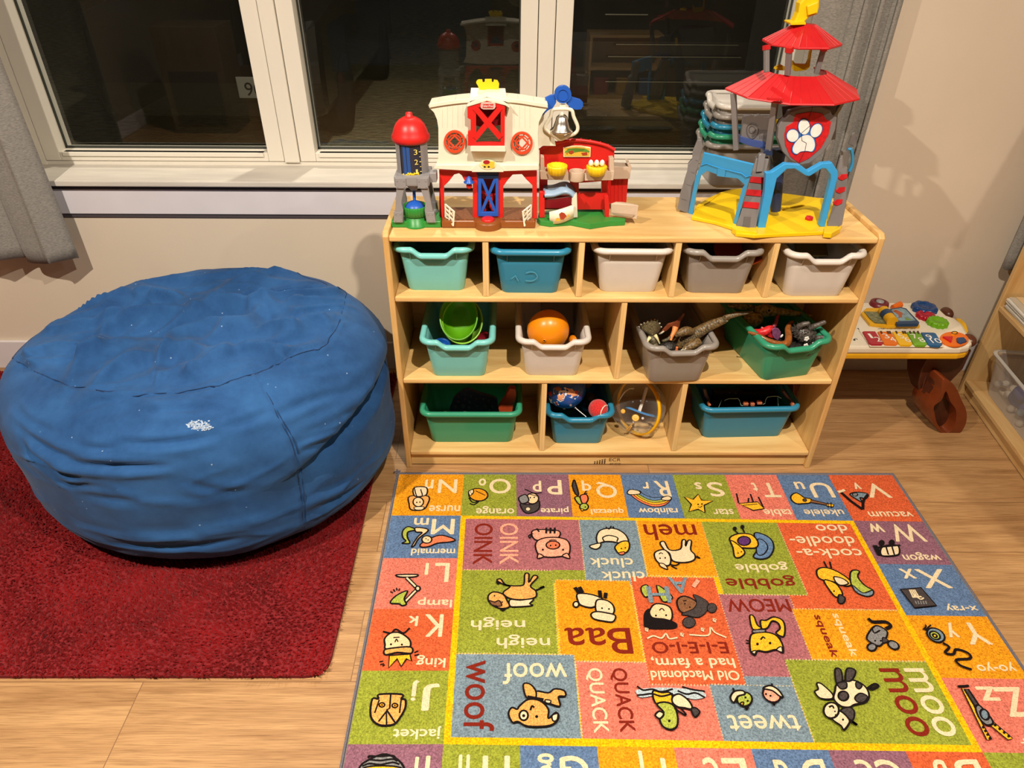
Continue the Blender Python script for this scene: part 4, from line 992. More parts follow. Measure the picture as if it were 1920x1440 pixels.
# sheep (Baa)
D(R4, 'cream', [(1520, 850), (1515, 810), (1560, 805), (1620, 815), (1680, 840), (1690, 875), (1640, 885), (1600, 895), (1540, 880)]); D(R4, 'cream', [(1640, 850), (1700, 848), (1745, 880), (1750, 930), (1700, 950), (1640, 925)]); K(R4, [(1500, 765), (1525, 800)], 2.2); K(R4, [(1530, 762), (1550, 800)], 2.2); K(R4, [(1660, 785), (1665, 835)], 2.2); K(R4, [(1700, 800), (1695, 835)], 2.2); E_(R4, 'cream', 1508, 875, 18); dot(R4, (1675, 900), (1720, 905), r=6); D(R6, 'cream', [(1605, 45), (1640, 30), (1700, 38), (1760, 55), (1745, 95), (1680, 90), (1620, 75)], 1)
# children (HA HA)
D(R5, 'lime', [(165, 700), (200, 690), (215, 740), (190, 760), (168, 735)], .8); D(R5, 'lime', [(255, 690), (330, 740), (345, 770), (290, 785)], .8); D(R5, 'skin', [(215, 835), (250, 800), (320, 812), (345, 850), (335, 900), (260, 905), (215, 880)]); D(R5, 'black', [(185, 850), (215, 830), (215, 885), (260, 908), (340, 905), (365, 925), (350, 944), (200, 944), (180, 900)], .4); D(R7, 'black', [(272, 60), (310, 30), (340, 90), (450, 105), (545, 140), (545, 185), (420, 190), (320, 150)], .4)
D(R5, 'brown', [(375, 780), (420, 755), (490, 790), (475, 830), (440, 860), (390, 840)]); D(R5, 'dark', [(470, 745), (530, 770), (560, 800), (545, 850), (500, 880), (440, 870), (400, 860), (470, 830), (490, 790)], .5); E_(R5, 'dark', 580, 825, 28, 28, w=.5); E_(R5, 'dark', 445, 910, 38, 32, w=.5); K(R5, [(500, 660), (470, 700)], 2.4, False, 'pink'); dot(R5, (250, 870), (310, 868), r=6); dot(R5, (420, 800), (450, 820), r=5); K(R5, [(270, 840), (285, 828), (300, 842)], .7); K(R5, [(410, 785), (430, 780)], .7)
T(R5, 'A', (442, 690), (333, 690), 88, 'slate'); T(R5, 'H', (332, 745), (203, 745), 92, 'slate')
K(R7, [(295, 278), (350, 255), (420, 275), (460, 235), (490, 280), (560, 270)], .9, True, 'cream'); K(R7, [(665, 245), (830, 250), (850, 180), (890, 225), (990, 270)], .9, True, 'cream')
for x, y in ((290, 200), (600, 245), (780, 200), (885, 118)): K(R7, [(x - 15, y - 12), (x + 12, y - 6), (x - 10, y + 4), (x + 14, y + 14)], .9, True, 'cream')
# cat (MEOW)
D(R7, 'gold', [(1335, 120), (1400, 90), (1470, 110), (1500, 160), (1500, 240), (1480, 262), (1425, 230), (1460, 190), (1440, 140), (1390, 125), (1350, 185), (1300, 190), (1290, 120)]); D(R7, 'gold', [(1195, 80), (1230, 85), (1260, 160), (1300, 190), (1220, 195)], .9); D(R7, 'gold', [(1200, 260), (1250, 228), (1350, 225), (1430, 255), (1480, 330), (1485, 405), (1430, 375), (1340, 395), (1265, 385), (1240, 425), (1200, 385)]); D(R7, 'grey', [(1225, 205), (1320, 200), (1325, 222), (1230, 228)], .7); dot(R7, (1262, 328), (1372, 320), r=12); K(R7, [(1290, 290), (1310, 265), (1330, 280)], .9)
K(R7, [(1160, 290), (1185, 300)], .7); K(R7, [(1160, 318), (1188, 318)], .7); K(R7, [(1430, 260), (1470, 280)], .7); D(R7, 'cream', [(1430, 375), (1470, 350), (1478, 398)], .7); D(R7, 'cream', [(1212, 395), (1250, 385), (1238, 415)], .7)
# mouse (squeak)
D(R8, 'grey', [(590, 450), (630, 440), (690, 480), (680, 530), (640, 580), (580, 560), (545, 520)]); E_(R8, 'grey', 735, 575, 42, 26, .5); E_(R8, 'grey', 582, 590, 32, 26); K(R8, [(555, 385), (590, 410), (680, 410), (715, 440), (680, 460)], 2.0); K(R8, [(580, 450), (600, 490), (640, 470)], .9); dot(R8, (605, 545), (645, 545), r=7); D(R8, 'dark', [(660, 520), (700, 545), (660, 560)], .6)
# wagon
D(R5, 'cream', [(1585, 465), (1670, 455), (1685, 500), (1660, 515), (1580, 515)]); K(R5, [(1540, 455), (1570, 515)], 3); K(R5, [(1605, 462), (1620, 512)], 1); K(R5, [(1640, 460), (1655, 512)], 1); dot(R5, (1580, 442), (1640, 440), r=18); K(R5, [(1538, 470), (1690, 455)], 1.2)
# x-ray
D(R8, 'dark', [(785, 180), (930, 168), (1040, 295), (885, 310)], 1, False); 
for k in range(4): K(R8, [(848 + k * 12, 182), (875 + k * 14, 238)], .8, True, 'cream')
K(R8, [(868, 235), (935, 232)], 1, True, 'cream'); K(R8, [(880, 215), (925, 250), (950, 240)], .8, True, 'cream')
for k in range(5): K(R8, [(890 + k * 18, 262), (898 + k * 18, 285)], .7, True, 'grey')
# yo-yo
E_(R8, 'slate', 1035, 505, 68, 44, .5); E_(R8, 'lime', 1028, 508, 40, 26, .5); E_(R8, 'gold', 1028, 510, 16, 11, .5); K(R8, [(1085, 560), (1130, 590), (1100, 630), (1160, 640), (1180, 605), (1260, 630), (1280, 670), (1180, 680), (1210, 720), (1290, 750)], 1.4); K(R8, [(945, 465), (965, 445), (960, 430)], .8); K(R8, [(960, 470), (1000, 432)], .8)
# zipper
D(R8, 'gold', [(1215, 880), (1250, 890), (1360, 1130), (1430, 1245), (1395, 1250)], .6, False); D(R8, 'gold', [(1440, 1120), (1580, 1240), (1545, 1250), (1400, 1130)], .6, False); D(R8, 'dark', [(1235, 890), (1265, 890), (1345, 1010), (1315, 1020)], 1, False); D(R8, 'grey', [(1315, 1020), (1350, 1010), (1440, 1120), (1400, 1145), (1345, 1100)], 1); E_(R8, 'slate', 1380, 1070, 28, 40, -.5); K(R8, [(1190, 870), (1270, 865)], 1.2, False)
for k in range(4): dot(R8, (1370 + k * 16, 1160 + k * 26), (1455 + k * 32, 1145 + k * 26), r=11)
# dog (woof)
D(R6, 'tan', [(1255, 545), (1330, 555), (1370, 530), (1430, 540), (1440, 575), (1395, 580), (1405, 640), (1340, 625), (1260, 595)]); D(R6, 'tan', [(1170, 500), (1215, 500), (1250, 545), (1245, 590), (1190, 585)], .9); D(R6, 'tan', [(1145, 640), (1200, 598), (1275, 605), (1330, 660), (1330, 720), (1380, 680), (1395, 720), (1340, 765), (1200, 770), (1135, 740), (1100, 745), (1075, 690), (1095, 650), (1130, 660)]); E_(R6, 'cream', 1172, 700, 28, 32); dot(R6, (1172, 702), (1255, 708), r=10); D(R6, 'cream', [(1355, 700), (1390, 690), (1385, 730), (1360, 735)], .8); K(R6, [(1215, 668), (1225, 640), (1240, 650)], 1); K(R6, [(1195, 580), (1300, 600)], 1.6); D(R6, 'cream', [(1310, 600), (1345, 605), (1340, 622), (1315, 618)], .7)
# duck (QUACK)
D(R7, 'water', [(210, 730), (400, 712), (600, 720), (760, 740), (810, 790), (700, 815), (560, 775), (420, 770), (250, 800), (205, 770)], 0); D(R7, 'gold', [(350, 740), (420, 755), (500, 760), (520, 850), (440, 850), (375, 855), (345, 790)]); D(R7, 'lime', [(380, 860), (450, 840), (525, 870), (560, 960), (555, 1050), (500, 1080), (430, 1050), (405, 980), (440, 930)]); D(R7, 'cream', [(520, 790), (580, 770), (660, 830), (690, 900), (620, 890), (560, 880), (515, 840)]); D(R7, 'dark', [(680, 900), (720, 890), (755, 930), (710, 970)], .9); D(R7, 'cream', [(365, 955), (400, 920), (440, 945), (405, 985)]); dot(R7, (488, 1005), r=12); K(R7, [(530, 890), (600, 940), (635, 950), (590, 895)], 1)
for y in (735, 775): K(R7, [(205, y - 35 + (y - 735)), (260, y), (340, y - 8), (420, y + 14), (520, y - 10)], 1)
K(R7, [(560, 740), (640, 770), (720, 760), (800, 800)], 1); K(R7, [(600, 705), (690, 730), (800, 745)], 1)
# two chicks (tweet)
E_(R7, 'lime', 1148, 815, 66, 62); D(R7, 'cream', [(1025, 790), (1060, 745), (1130, 740), (1150, 770), (1090, 790), (1060, 840), (1035, 830)]); dot(R7, (1155, 800), (1175, 830), r=10); E_(R7, 'pink', 1385, 775, 82, 62, .5); D(R7, 'cream', [(1310, 720), (1370, 695), (1440, 730), (1485, 795), (1450, 785), (1390, 740)]); dot(R7, (1375, 785), (1335, 770), r=10); K(R7, [(1045, 715), (1055, 745)], 1); K(R7, [(1385, 675), (1390, 700)], 1); K(R7, [(1150, 880), (1165, 905), (1180, 880)], 1); K(R7, [(1390, 840), (1405, 865), (1415, 838)], 1); D(R7, 'gold', [(1110, 850), (1140, 840), (1130, 870)], .7)
# cow (moo)
D(R8, 'cream', [(320, 900), (330, 860), (380, 830), (460, 830), (530, 870), (560, 930), (540, 980), (460, 1000), (420, 1020), (360, 1010), (310, 960)]); D(R8, 'cream', [(190, 850), (225, 855), (300, 925), (295, 960), (215, 955), (175, 910), (200, 890)], .9); D(R8, 'dark', [(320, 750), (360, 755), (370, 840), (330, 850)], .9); D(R8, 'dark', [(405, 745), (465, 760), (440, 825), (395, 830)], .9); E_(R8, 'dark', 378, 940, 36, 34); D(R8, 'dark', [(335, 850), (395, 840), (400, 880), (360, 890)], .8); D(R8, 'dark', [(460, 950), (500, 920), (550, 945), (520, 985), (475, 980)], .8); D(R8, 'dark', [(470, 840), (510, 865), (490, 890), (468, 875)], .7)
K(R8, [(545, 890), (600, 855), (625, 870), (570, 895)], 1.4); D(R8, 'dark', [(360, 1040), (420, 1020), (455, 1050), (445, 1110), (390, 1100)], .8); D(R8, 'cream', [(300, 1050), (360, 1050), (420, 1110), (410, 1150), (380, 1180), (360, 1150), (300, 1105)]); E_(R8, 'cream', 292, 1042, 54, 56); dot(R8, (318, 1050), (322, 1075), r=6); K(R8, [(275, 1020), (300, 1010), (310, 1030)], .9); dot(R8, (375, 1108), r=8); K(R8, [(420, 1105), (475, 1145), (440, 1125)], 1.3)
rp.build('pile', RMATS, ar, world=True)
# ------------------------------------------------------------ toy farm on the cabinet
A_, B_z, C_z = zoom(720, 140, 6.4), zoom(720, 290, 6.4), zoom(990, 140, 4.8)
p_red, p_white, p_blue = plastic('red', (216, 34, 30)), plastic('ivory', (238, 230, 206)), plastic('blue', (34, 92, 190))
p_yel, p_brown, p_green = plastic('yellow', (246, 208, 24)), plastic('brown', (140, 78, 30)), plastic('green', (46, 140, 56))
p_grey, p_dkred, p_navy = plastic('grey', (146, 142, 142)), plastic('dark_red', (128, 14, 26)), plastic('navy', (24, 44, 92))
p_beige, p_orred, p_sky = plastic('beige', (206, 182, 158)), plastic('orange_red', (222, 74, 40)), plastic('pale_blue', (150, 176, 202))
p_black = mat('black_plastic', (22, 22, 24), .45)
def slabY(mb, pts, vec, m=0, holes=()):
    """outline of (pixel x, pixel y, depth) points"""
    return mb.prism([at(x, y, Y=Y) for x, y, Y in pts], vec, m, [[at(x, y, Y=Y) for x, y, Y in h] for h in holes])
zb = at(830, 415, Y=1.634).z; YF = at(830, 408, Z=zb).y; YW = YF - .012
barn = thing('toy_barn', 'white and red toy barn with a yellow crown on top, beside the toy silo', 'toy', (at(917, 430, Z=ZTOP).x, YF, ZTOP + .0005))
def BP(name, mb, m, bev=.0012, parent=barn): return mb.build(name, m, parent, world=True, bevel=bev)
# base
mb = MB(); x0, x1 = at(828, 428, Y=1.634).x, at(1004, 428, Y=1.634).x
mb.box(x0, x1, 1.634, YF + .075, ZTOP + .0005, zb, bev=.004)
cx = at(915, 430, Y=1.634).x; mb.lathe([(.034, ZTOP + .0005), (.034, zb - .003), (.031, zb + .001), (.0001, zb + .001)], (cx, 1.646, 0), 32)
BP('base', mb, p_brown, 0)
mb = MB(); mb.box(x0 + .012, cx - .034, 1.644, YF + .068, zb, zb + .0016); mb.box(cx + .034, x1 - .012, 1.644, YF + .068, zb, zb + .0016)
BP('straw_floor', mb, mat('moulded_straw', (124, 74, 38), .7, bump=(500, 1.0), noise_=(160, .25)), 0)
mb = MB(); mb.lathe([(.0165, zb), (.0165, zb + .005), (.013, zb + .0075), (.0001, zb + .0085)], (cx, 1.640, 0), 28); BP('push_button', mb, p_red, 0)
# red lower storey with two arched stalls
mb = MB()
out = B_z([(660, 180), (1835, 190), (1832, 770), (1380, 775), (1105, 775), (690, 775)])
hl = B_z([(718, 760), (718, 380), (775, 325), (842, 240), (900, 225), (932, 250), (965, 310), (1066, 330), (1066, 765)])
hr = B_z([(1432, 765), (1432, 380), (1482, 310), (1545, 240), (1655, 235), (1705, 295), (1782, 370), (1782, 760)])
hd = B_z([(1128, 212), (1372, 212), (1372, 738), (1128, 738)])
mb.slab(out, YF, .012, 0, [hl, hr, hd]); BP('lower_storey', mb, p_red)
mb = MB()
for xa, xb in ((664, 700), (1800, 1836)): mb.slab(B_z([(xa, 200), (xb, 200), (xb, 770), (xa, 770)]), YF + .012, .045)
BP('side_wall', mb, p_red)
mb = MB(); mb.slab(B_z([(1100, 190), (1390, 190), (1390, 760), (1100, 760)]), YF + .030, .004)
BP('door_backing', mb, p_dkred)
mb = MB(); mb.slab(B_z([(1112, 196), (1378, 196), (1378, 246), (1112, 246)]), YF - .003, .01); BP('lintel', mb, p_navy)
mb = MB(); o4 = B_z([(1128, 250), (1374, 250), (1374, 742), (1128, 742)])
mb.slab(o4, YF - .004, .007, 0, [B_z([(1168, 290), (1338, 290), (1338, 690), (1168, 690)])])
def xbar(mb, R, a, b, w, Y, d=.006):
    pa, pb = R([a])[0], R([b])[0]; v = Vector(pb) - Vector(pa); n_ = Vector((-v.y, v.x)).normalized() * w / 2
    mb.slab([tuple(Vector(pa) + n_), tuple(Vector(pb) + n_), tuple(Vector(pb) - n_), tuple(Vector(pa) - n_)], Y, d)
xbar(mb, B_z, (1172, 292), (1335, 692), 5.5, YF - .0035); xbar(mb, B_z, (1335, 292), (1172, 692), 5.5, YF - .0030)
BP('stable_door', mb, p_blue)
mb = MB()
for a, b in (((1190, 690), (1330, 480)), ((1190, 500), (1330, 690))): xbar(mb, B_z, a, b, 6, YF + .020)
mb.slab(B_z([(1185, 470), (1340, 470), (1340, 500), (1185, 500)]), YF + .0195, .006); BP('inner_rail', mb, p_red, 0)
# white upper storey
mb = MB()
up_ = A_([(530, 362), (545, 400), (600, 455), (636, 540), (652, 640), (654, 900), (650, 1000), (622, 1085), (600, 1112), (640, 1120), (850, 1140), (1062, 1148), (1440, 1148), (1660, 1142), (1850, 1130), (1862, 1050), (1848, 960), (1846, 690), (1860, 570), (1905, 470), (1968, 394), (1962, 358), (1760, 325), (1510, 305), (1240, 296), (985, 312), (760, 345), (545, 385)])
hw1, hw2 = A_(circ(847, 805, 100, 105, 24)), A_(circ(1655, 822, 100, 105, 24))
hdoor = A_([(1080, 400), (1400, 400), (1400, 820), (1080, 820)])
mb.slab(up_, YW, .006, 0, [hw1, hw2, hdoor])
BP('upper_storey', mb, p_white)
mb = MB()                                        # roof: sweeps back from the arched front edge
fe = A_([(540, 352), (700, 325), (850, 305), (985, 292), (1240, 272), (1510, 288), (1650, 303), (1800, 327), (1966, 352)])
a_ = smooth([at(x, y, Y=YW - .004) for x, y in fe], False, 3)
mb.loft([[p + Vector((0, 0, .0)), p + Vector((0, .066, -.002)), p + Vector((0, .066, -.008)), p + Vector((0, 0, -.0085))] for p in a_], 0, sm=False)
BP('roof', mb, p_white, .001)
mb = MB()
for t in (0.12, .26, .74, .88):
    i = int(t * (len(a_) - 1)); p = a_[i]; mb.bar(p + Vector((0, .004, .0002)), p + Vector((0, .062, -.0018)), .0008, .001)
mb.slab(A_([(700, 420), (703, 420), (703, 640), (700, 640)]), YW - .0003, .001); mb.slab(A_([(760, 380), (763, 380), (763, 640), (760, 640)]), YW - .0003, .001)
for x in (820, 885, 945, 1560, 1625, 1690, 1750): mb.slab(A_([(x, 370), (x + 3, 370), (x + 3, 640), (x, 640)]), YW - .0003, .001)
BP('plank_groove', mb, mat('ivory_groove', (206, 196, 168), .6), 0)
mb = MB(); mb.slab(A_([(622, 1085), (1848, 1085), (1862, 1125), (1850, 1146), (1440, 1160), (1062, 1160), (600, 1130)]), YW - .006, .008)
BP('eave', mb, p_white)
mb = MB(); mb.slab(A_(circ(1245, 1170, 190, 130, 24)[12:] + [(1435, 1170)]), YW - .010, .012); BP('control_hood', mb, p_white)
mb = MB(); mb.slab(B_z(circ(1245, 120, 98, 58, 24)), YW - .0112, .002); BP('control_sticker', mb, mat('cream_sticker', (246, 232, 176), .5), 0)
mb = MB(); mb.slab(B_z([(1262, 80), (1325, 85), (1325, 160), (1200, 160), (1170, 120), (1240, 115)]), YW - .0118, .001); BP('sticker_patch', mb, mat('sticker_gold', (240, 196, 60), .5), 0)
mb = MB(); mb.slab(B_z(circ(1230, 90, 40, 24, 18)), YW - .0124, .001); BP('sticker_patch', mb, mat('sticker_red', (170, 30, 34), .5), 0)
mb = MB(); mb.slab(B_z(circ(1208, 146, 13, 9, 12)), YW - .0126, .001); mb.slab(B_z(circ(1256, 146, 13, 9, 12)), YW - .0126, .001); BP('sticker_patch', mb, mat('sticker_black', (40, 36, 34), .5), 0)
# round windows
for nm, (qx, qy) in (('l', (847, 805)), ('r', (1655, 822))):
    mb = MB(); mb.slab(A_(circ(qx, qy, 130, 136, 28)), YW - .005, .008, 0, [A_(circ(qx, qy, 104, 109, 28))])
    mb.slab(A_(circ(qx, qy, 84, 88, 28)), YW - .003, .004, 0, [A_(circ(qx, qy, 72, 75, 28))])
    mb.slab(A_([(qx, qy - 82), (qx + 80, qy), (qx, qy + 84), (qx - 80, qy)]), YW - .004, .005, 0, [A_([(qx, qy - 58), (qx + 56, qy), (qx, qy + 59), (qx - 56, qy)])])
    for k in range(8):
        t = k * PI / 4 + .25; xbar(mb, A_, (qx + 80 * math.cos(t), qy + 84 * math.sin(t)), (qx + 108 * math.cos(t), qy + 112 * math.sin(t)), 2.0, YW - .003, .004)
    BP('round_window', mb, p_orred, .0006)
# dormer
YD = YW - .020
mb = MB(); mb.slab(A_([(990, 375), (1060, 335), (1140, 305), (1235, 292), (1340, 305), (1430, 335), (1512, 392), (1508, 405), (1458, 372), (1235, 318), (1000, 388)]), YD - .002, .05)
BP('dormer_hood', mb, p_white)
mb = MB(); q = [at(x, y, Y=YD + .012) for x, y in A_([(1030, 318), (1235, 268), (1475, 325)])]; r = [at(x, y, Y=YW + .055) for x, y in A_([(1045, 158), (1240, 158), (1455, 163)])]
mb.add([q[0], q[1], q[2], r[2], r[1], r[0]], [(0, 1, 4, 5), (1, 2, 3, 4)]); mb.add([v + Vector((0, 0, -.03)) for v in (q[0], q[2], r[2], r[0])] + [q[0], q[2], r[2], r[0]], [(0, 3, 7, 4), (1, 5, 6, 2), (2, 6, 7, 3)])
BP('dormer_roof', mb, p_white, 0)
mb = MB(); dr = A_([(1000, 390), (1060, 355), (1140, 325), (1235, 315), (1340, 328), (1452, 385), (1448, 852), (1006, 852), (1006, 680), (1040, 675), (1040, 540), (1002, 520)])
mb.slab(dr, YD, .010, 0, [A_([(1105, 392), (1400, 392), (1400, 815), (1105, 815)])])
xbar(mb, A_, (1090, 395), (1400, 760), 10, YD - .002, .006); xbar(mb, A_, (1395, 395), (1090, 770), 10, YD - .0015, .006)
BP('hayloft_door', mb, p_red)
mb = MB(); mb.slab(A_([(1090, 380), (1410, 380), (1410, 600), (1340, 615), (1290, 600), (1200, 600), (1150, 625), (1090, 600)]), YD + .022, .004); BP('hayloft_backing', mb, p_dkred, 0)
mb = MB()
for xa, xb in ((1062, 1105), (1400, 1440)): mb.slab(A_([(xa, 400), (xb, 400), (xb, 820), (xa, 820)]), YD + .008, .016)
BP('dormer_cheek', mb, p_red, 0)
mb = MB(); mb.slab(A_([(1158, 372), (1165, 345), (1190, 335), (1310, 335), (1336, 350), (1338, 390), (1325, 412), (1300, 418), (1195, 418), (1165, 405)]), YD - .004, .004); BP('name_badge', mb, mat('badge_pink', (248, 190, 176), .5), .0004)
mb = MB(); mb.slab(A_([(1182, 352), (1312, 352), (1312, 398), (1182, 398)]), YD - .005, .001); BP('name_badge', mb, mat('badge_red', (200, 60, 52), .5), 0)
mb = MB(); c = at(*A_([(1247, 375)])[0], Y=YD - .0054); put_text(mb, 'Fisher-Price', c, (.0235, 0, 0), (0, 0, .0052)); BP('badge_lettering', mb, mat('badge_white', (250, 240, 232), .5), 0)
mb = MB(); mb.slab(A_([(1038, 862), (1456, 862), (1460, 925), (1036, 920)]), YD - .006, .03); BP('hayloft_ledge', mb, p_white)
mb = MB(); qa = [at(x, y, Y=YD) for x, y in A_([(1046, 922), (1468, 928)])]; qb = [at(x, y, Y=YW - .003) for x, y in A_([(1430, 1040), (1080, 1030)])]
mb.add(qa + qb, [(0, 1, 2, 3)]); mb.add([qa[0], qb[1], qb[1] + Vector((0, .01, .02)), qa[0] + Vector((0, .03, 0))], [(0, 1, 2, 3)]); mb.add([qa[1], qa[1] + Vector((0, .03, 0)), qb[0] + Vector((0, .01, .02)), qb[0]], [(0, 1, 2, 3)]); BP('ledge_bracket', mb, p_white, 0)
mb = MB(); mb.slab(smooth(A_([(1140, 212), (1132, 145), (1106, 95), (1128, 66), (1178, 64)]), False, 3)[:] + [Vector(v) for v in A_([(1184, 96), (1206, 96), (1210, 60), (1290, 58), (1296, 96), (1312, 96), (1318, 66), (1362, 74), (1382, 112), (1374, 190), (1370, 214)])], YW + .045, .008)
BP('crown_ornament', mb, p_yel)
# little moulded head with a blue hat, gates
mb = MB(); c = at(*B_z([(1022, 375)])[0], Y=YF - .010); mb.ball(c, (.0072, .006, .0075), 0); BP('moulded_face', mb, p_red, 0)
mb = MB(); c = at(*B_z([(1020, 325)])[0], Y=YF - .010); mb.lathe([(.0128, -.002), (.0128, 0), (.0075, .003), (.0062, .009), (.003, .0125), (.0001, .013)], c, 20); BP('moulded_hat', mb, p_blue, 0)
def gate(pts, Y0, Y1):
    g = MB(); P = B_z(pts); Ys = [Y0, Y1, Y1, Y0]
    C4 = [at(p[0], p[1], Y=y) for p, y in zip(P, Ys)]
    def pt(u, v): return (C4[0] * (1 - u) + C4[1] * u) * (1 - v) + (C4[3] * (1 - u) + C4[2] * u) * v
    for u in (0.03, .5, .97): g.bar(pt(u, 0), pt(u, 1), .003, .004)
    for v in (.05, .35, .65, .95): g.bar(pt(0, v), pt(1, v), .003, .0035)
    g.bar(pt(0, .95), pt(1, .05), .003, .003); BP('gate', g, p_white, 0)
gate([(735, 590), (845, 680), (832, 858), (735, 745)], YF - .002, 1.630)
gate([(1765, 600), (1662, 680), (1685, 862), (1765, 740)], YF - .002, 1.632)
# bell on its post at the right gable
YBL = YW + .03
mb = MB(); mb.slab(C_z(circ(315, 180, 76, 80, 28)), YBL - .004, .012); mb.slab(C_z([(372, 175), (400, 205), (470, 225), (495, 250), (496, 285), (478, 312), (430, 316), (385, 300), (345, 262)]), YBL, .009)
mb.slab(C_z([(152, 212), (205, 185), (245, 178), (255, 250), (225, 300), (180, 322), (120, 378), (130, 340), (165, 300), (170, 262)]), YBL, .009); BP('weather_vane', mb, p_blue)
mb = MB(); mb.slab(C_z(circ(315, 185, 52, 55, 24)), YBL - .006, .003, 0, [C_z(circ(315, 185, 46, 49, 24))]); BP('vane_ring', mb, p_blue, 0)
mb = MB(); P = smooth([at(x, y, Y=YBL) for x, y in C_z([(300, 308), (390, 318), (412, 380), (448, 470), (428, 525), (350, 558), (285, 582), (230, 545), (160, 495), (160, 450), (205, 375), (222, 318)])], True, 4)
mb.tube(P, .0042, 8, closed=True); mb.slab(C_z([(285, 270), (340, 270), (340, 312), (285, 312)]), YBL, .008); mb.slab(C_z([(240, 545), (330, 535), (318, 580), (290, 590), (262, 582)]), YBL - .004, .012)
mb.slab(C_z([(95, 395), (150, 350), (170, 440), (160, 500), (230, 545), (250, 640), (95, 640)]), YBL + .004, .006); BP('bell_frame', mb, p_white, 0)
c0 = at(*C_z([(300, 505)])[0], Y=YBL); c1 = at(*C_z([(305, 350)])[0], Y=YBL); hb = c1.z - c0.z
mb = MB(); mb.lathe([(.0255, -.002), (.0270, .000), (.0255, .003), (.0200, .008), (.0160, hb * .5), (.0130, hb * .8), (.0080, hb * .93), (.0001, hb * .97)], c0, 28); BP('bell', mb, mat('chrome', (214, 208, 198), .28, metal=1.0), 0)
mb = MB(); mb.ball((c0 + c1) / 2 + Vector((0, -.002, hb * .48)), .0045, 0, 12, 8); mb.box(c0.x - .006, c0.x + .006, c0.y - .02, c0.y - .014, c0.z - .004, c0.z + .003); BP('bell_hanger', mb, p_white, 0)

# ------------------------------------------------------------ silo
SX = at(775.5, 330, Y=1.672).x; SY = 1.672
silo = thing('toy_silo', 'toy farm silo with a red domed cap, grey tank and green tub', 'toy', (SX, SY, ZTOP + .0005))
def SP(name, mb, m, bev=0.0): return mb.build(name, m, silo, world=True, bevel=bev)
def zf(y, Y): return at(775, y, Y=Y).z
z0, z1 = zf(338, SY - .04), zf(272, SY - .043)
mb = MB(); rt = .0375
mb.lathe([(rt, z0), (rt, z0 + .008)], (SX, SY, 0), 40); mb.lathe([(rt, z1 - .004), (rt, z1 + .004)], (SX, SY, 0), 40)
aw = .70
mb.lathe([(rt, z0 + .008), (rt, z1 - .004)], (SX, SY, 0), 30, a0=-PI / 2 + aw, a1=3 * PI / 2 - aw)
mb.lathe([(rt + .0012, z0), (rt + .0012, z0 + .010), (rt, z0 + .011)], (SX, SY, 0), 40)
SP('tank', mb, p_grey)
mb = MB(); mb.lathe([(rt - .002, z0 + .004), (rt - .002, z1)], (SX, SY, 0), 20, a0=-PI / 2 - aw - .05, a1=-PI / 2 + aw + .05); SP('tank_window', mb, mat('smoked_window', (52, 52, 66), .2), 0)
mb = MB()
for a in (-.38, -.12): mb.lathe([(rt - .0012, z0 + .006), (rt - .0012, z1 - .006)], (SX, SY, 0), 6, a0=-PI / 2 + a - .11, a1=-PI / 2 + a + .11)
SP('blue_scale', mb, mat('blue_scale', (44, 84, 150), .3))
mb = MB(); hw = z1 - z0
for k, s_ in enumerate('123'):
    zz = z0 + .0185 + k * (hw - .030) / 2.3; a = -PI / 2 + .36
    p = Vector((SX + (rt + .0006) * math.cos(a), SY + (rt + .0006) * math.sin(a), zz)); d = Vector((-math.sin(a), math.cos(a), 0))
    put_text(mb, s_, p, d * (.0085 if s_ != '1' else .005), (0, 0, .0120)); q = p + d * .0098; mb.bar(q - d * .002, q + d * .002, .001, .0014)
    if k < 2: q = p + d * .0098 + Vector((0, 0, (hw - .030) / 4.6)); mb.bar(q - d * .0014, q + d * .0014, .001, .0012)
SP('number_scale', mb, mat('pale_yellow_print', (246, 222, 120), .5))
mb = MB(); rs = random.Random(2)
for k in range(26):
    a = -PI / 2 + rs.uniform(-.6, .5); mb.ball((SX + (rt - .0005) * math.cos(a), SY + (rt - .0005) * math.sin(a), z0 + .011 + rs.uniform(0, .004)), .0022, 0, 6, 4)
SP('toy_grain', mb, p_yel)
zt = zf(212, SY); zbrim = z1
mb = MB(); hd_ = zt - zbrim
def flute(a, z): return 1 + (.012 * math.cos(40 * a) if z < zbrim + .012 else 0)
mb.lathe([(.036, zbrim - .003), (.0425, zbrim - .001), (.0445, zbrim + .005), (.0445, zbrim + .011), (.0415, zbrim + .016), (.0395, zbrim + .024), (.034, zbrim + .036), (.026, zbrim + .045), (.016, zbrim + .051), (.0085, zbrim + .0535), (.008, zbrim + .060), (.0065, zbrim + .062), (.0001, zbrim + .0625)], (SX, SY, 0), 80, ripple=flute); SP('cap', mb, p_red)
zk0, zk1 = zf(350, SY - .042), zf(331, SY - .042)
mb = MB(); mb.box(SX - .042, SX + .042, SY - .042, SY + .042, zk0, zk1, bev=.004)
for sx in (-1, 1):
    mb.box(SX + sx * .026 - .0125, SX + sx * .026 + .0125, SY - .0445, SY - .040, zk0 - .004, zk1 - .004, bev=.001)
    for dx, dz in ((-.008, .004), (.008, .004), (-.008, .018), (.008, .018)): mb.ball((SX + sx * .026 + dx, SY - .0448, zk0 - .004 + dz), .0014, 0, 8, 6)
mb.box(SX + .042, SX + .058, SY - .03, SY, zk0 + .006, zk1 + .004, bev=.001)
mb.lathe([(.017, zk0), (.016, zk0 - .008), (.007, zk0 - .018), (.0001, zk0 - .018)], (SX, SY - .012, 0), 24); SP('crossbeam', mb, p_grey, 0)
mb = MB(); zg = ZTOP + .016
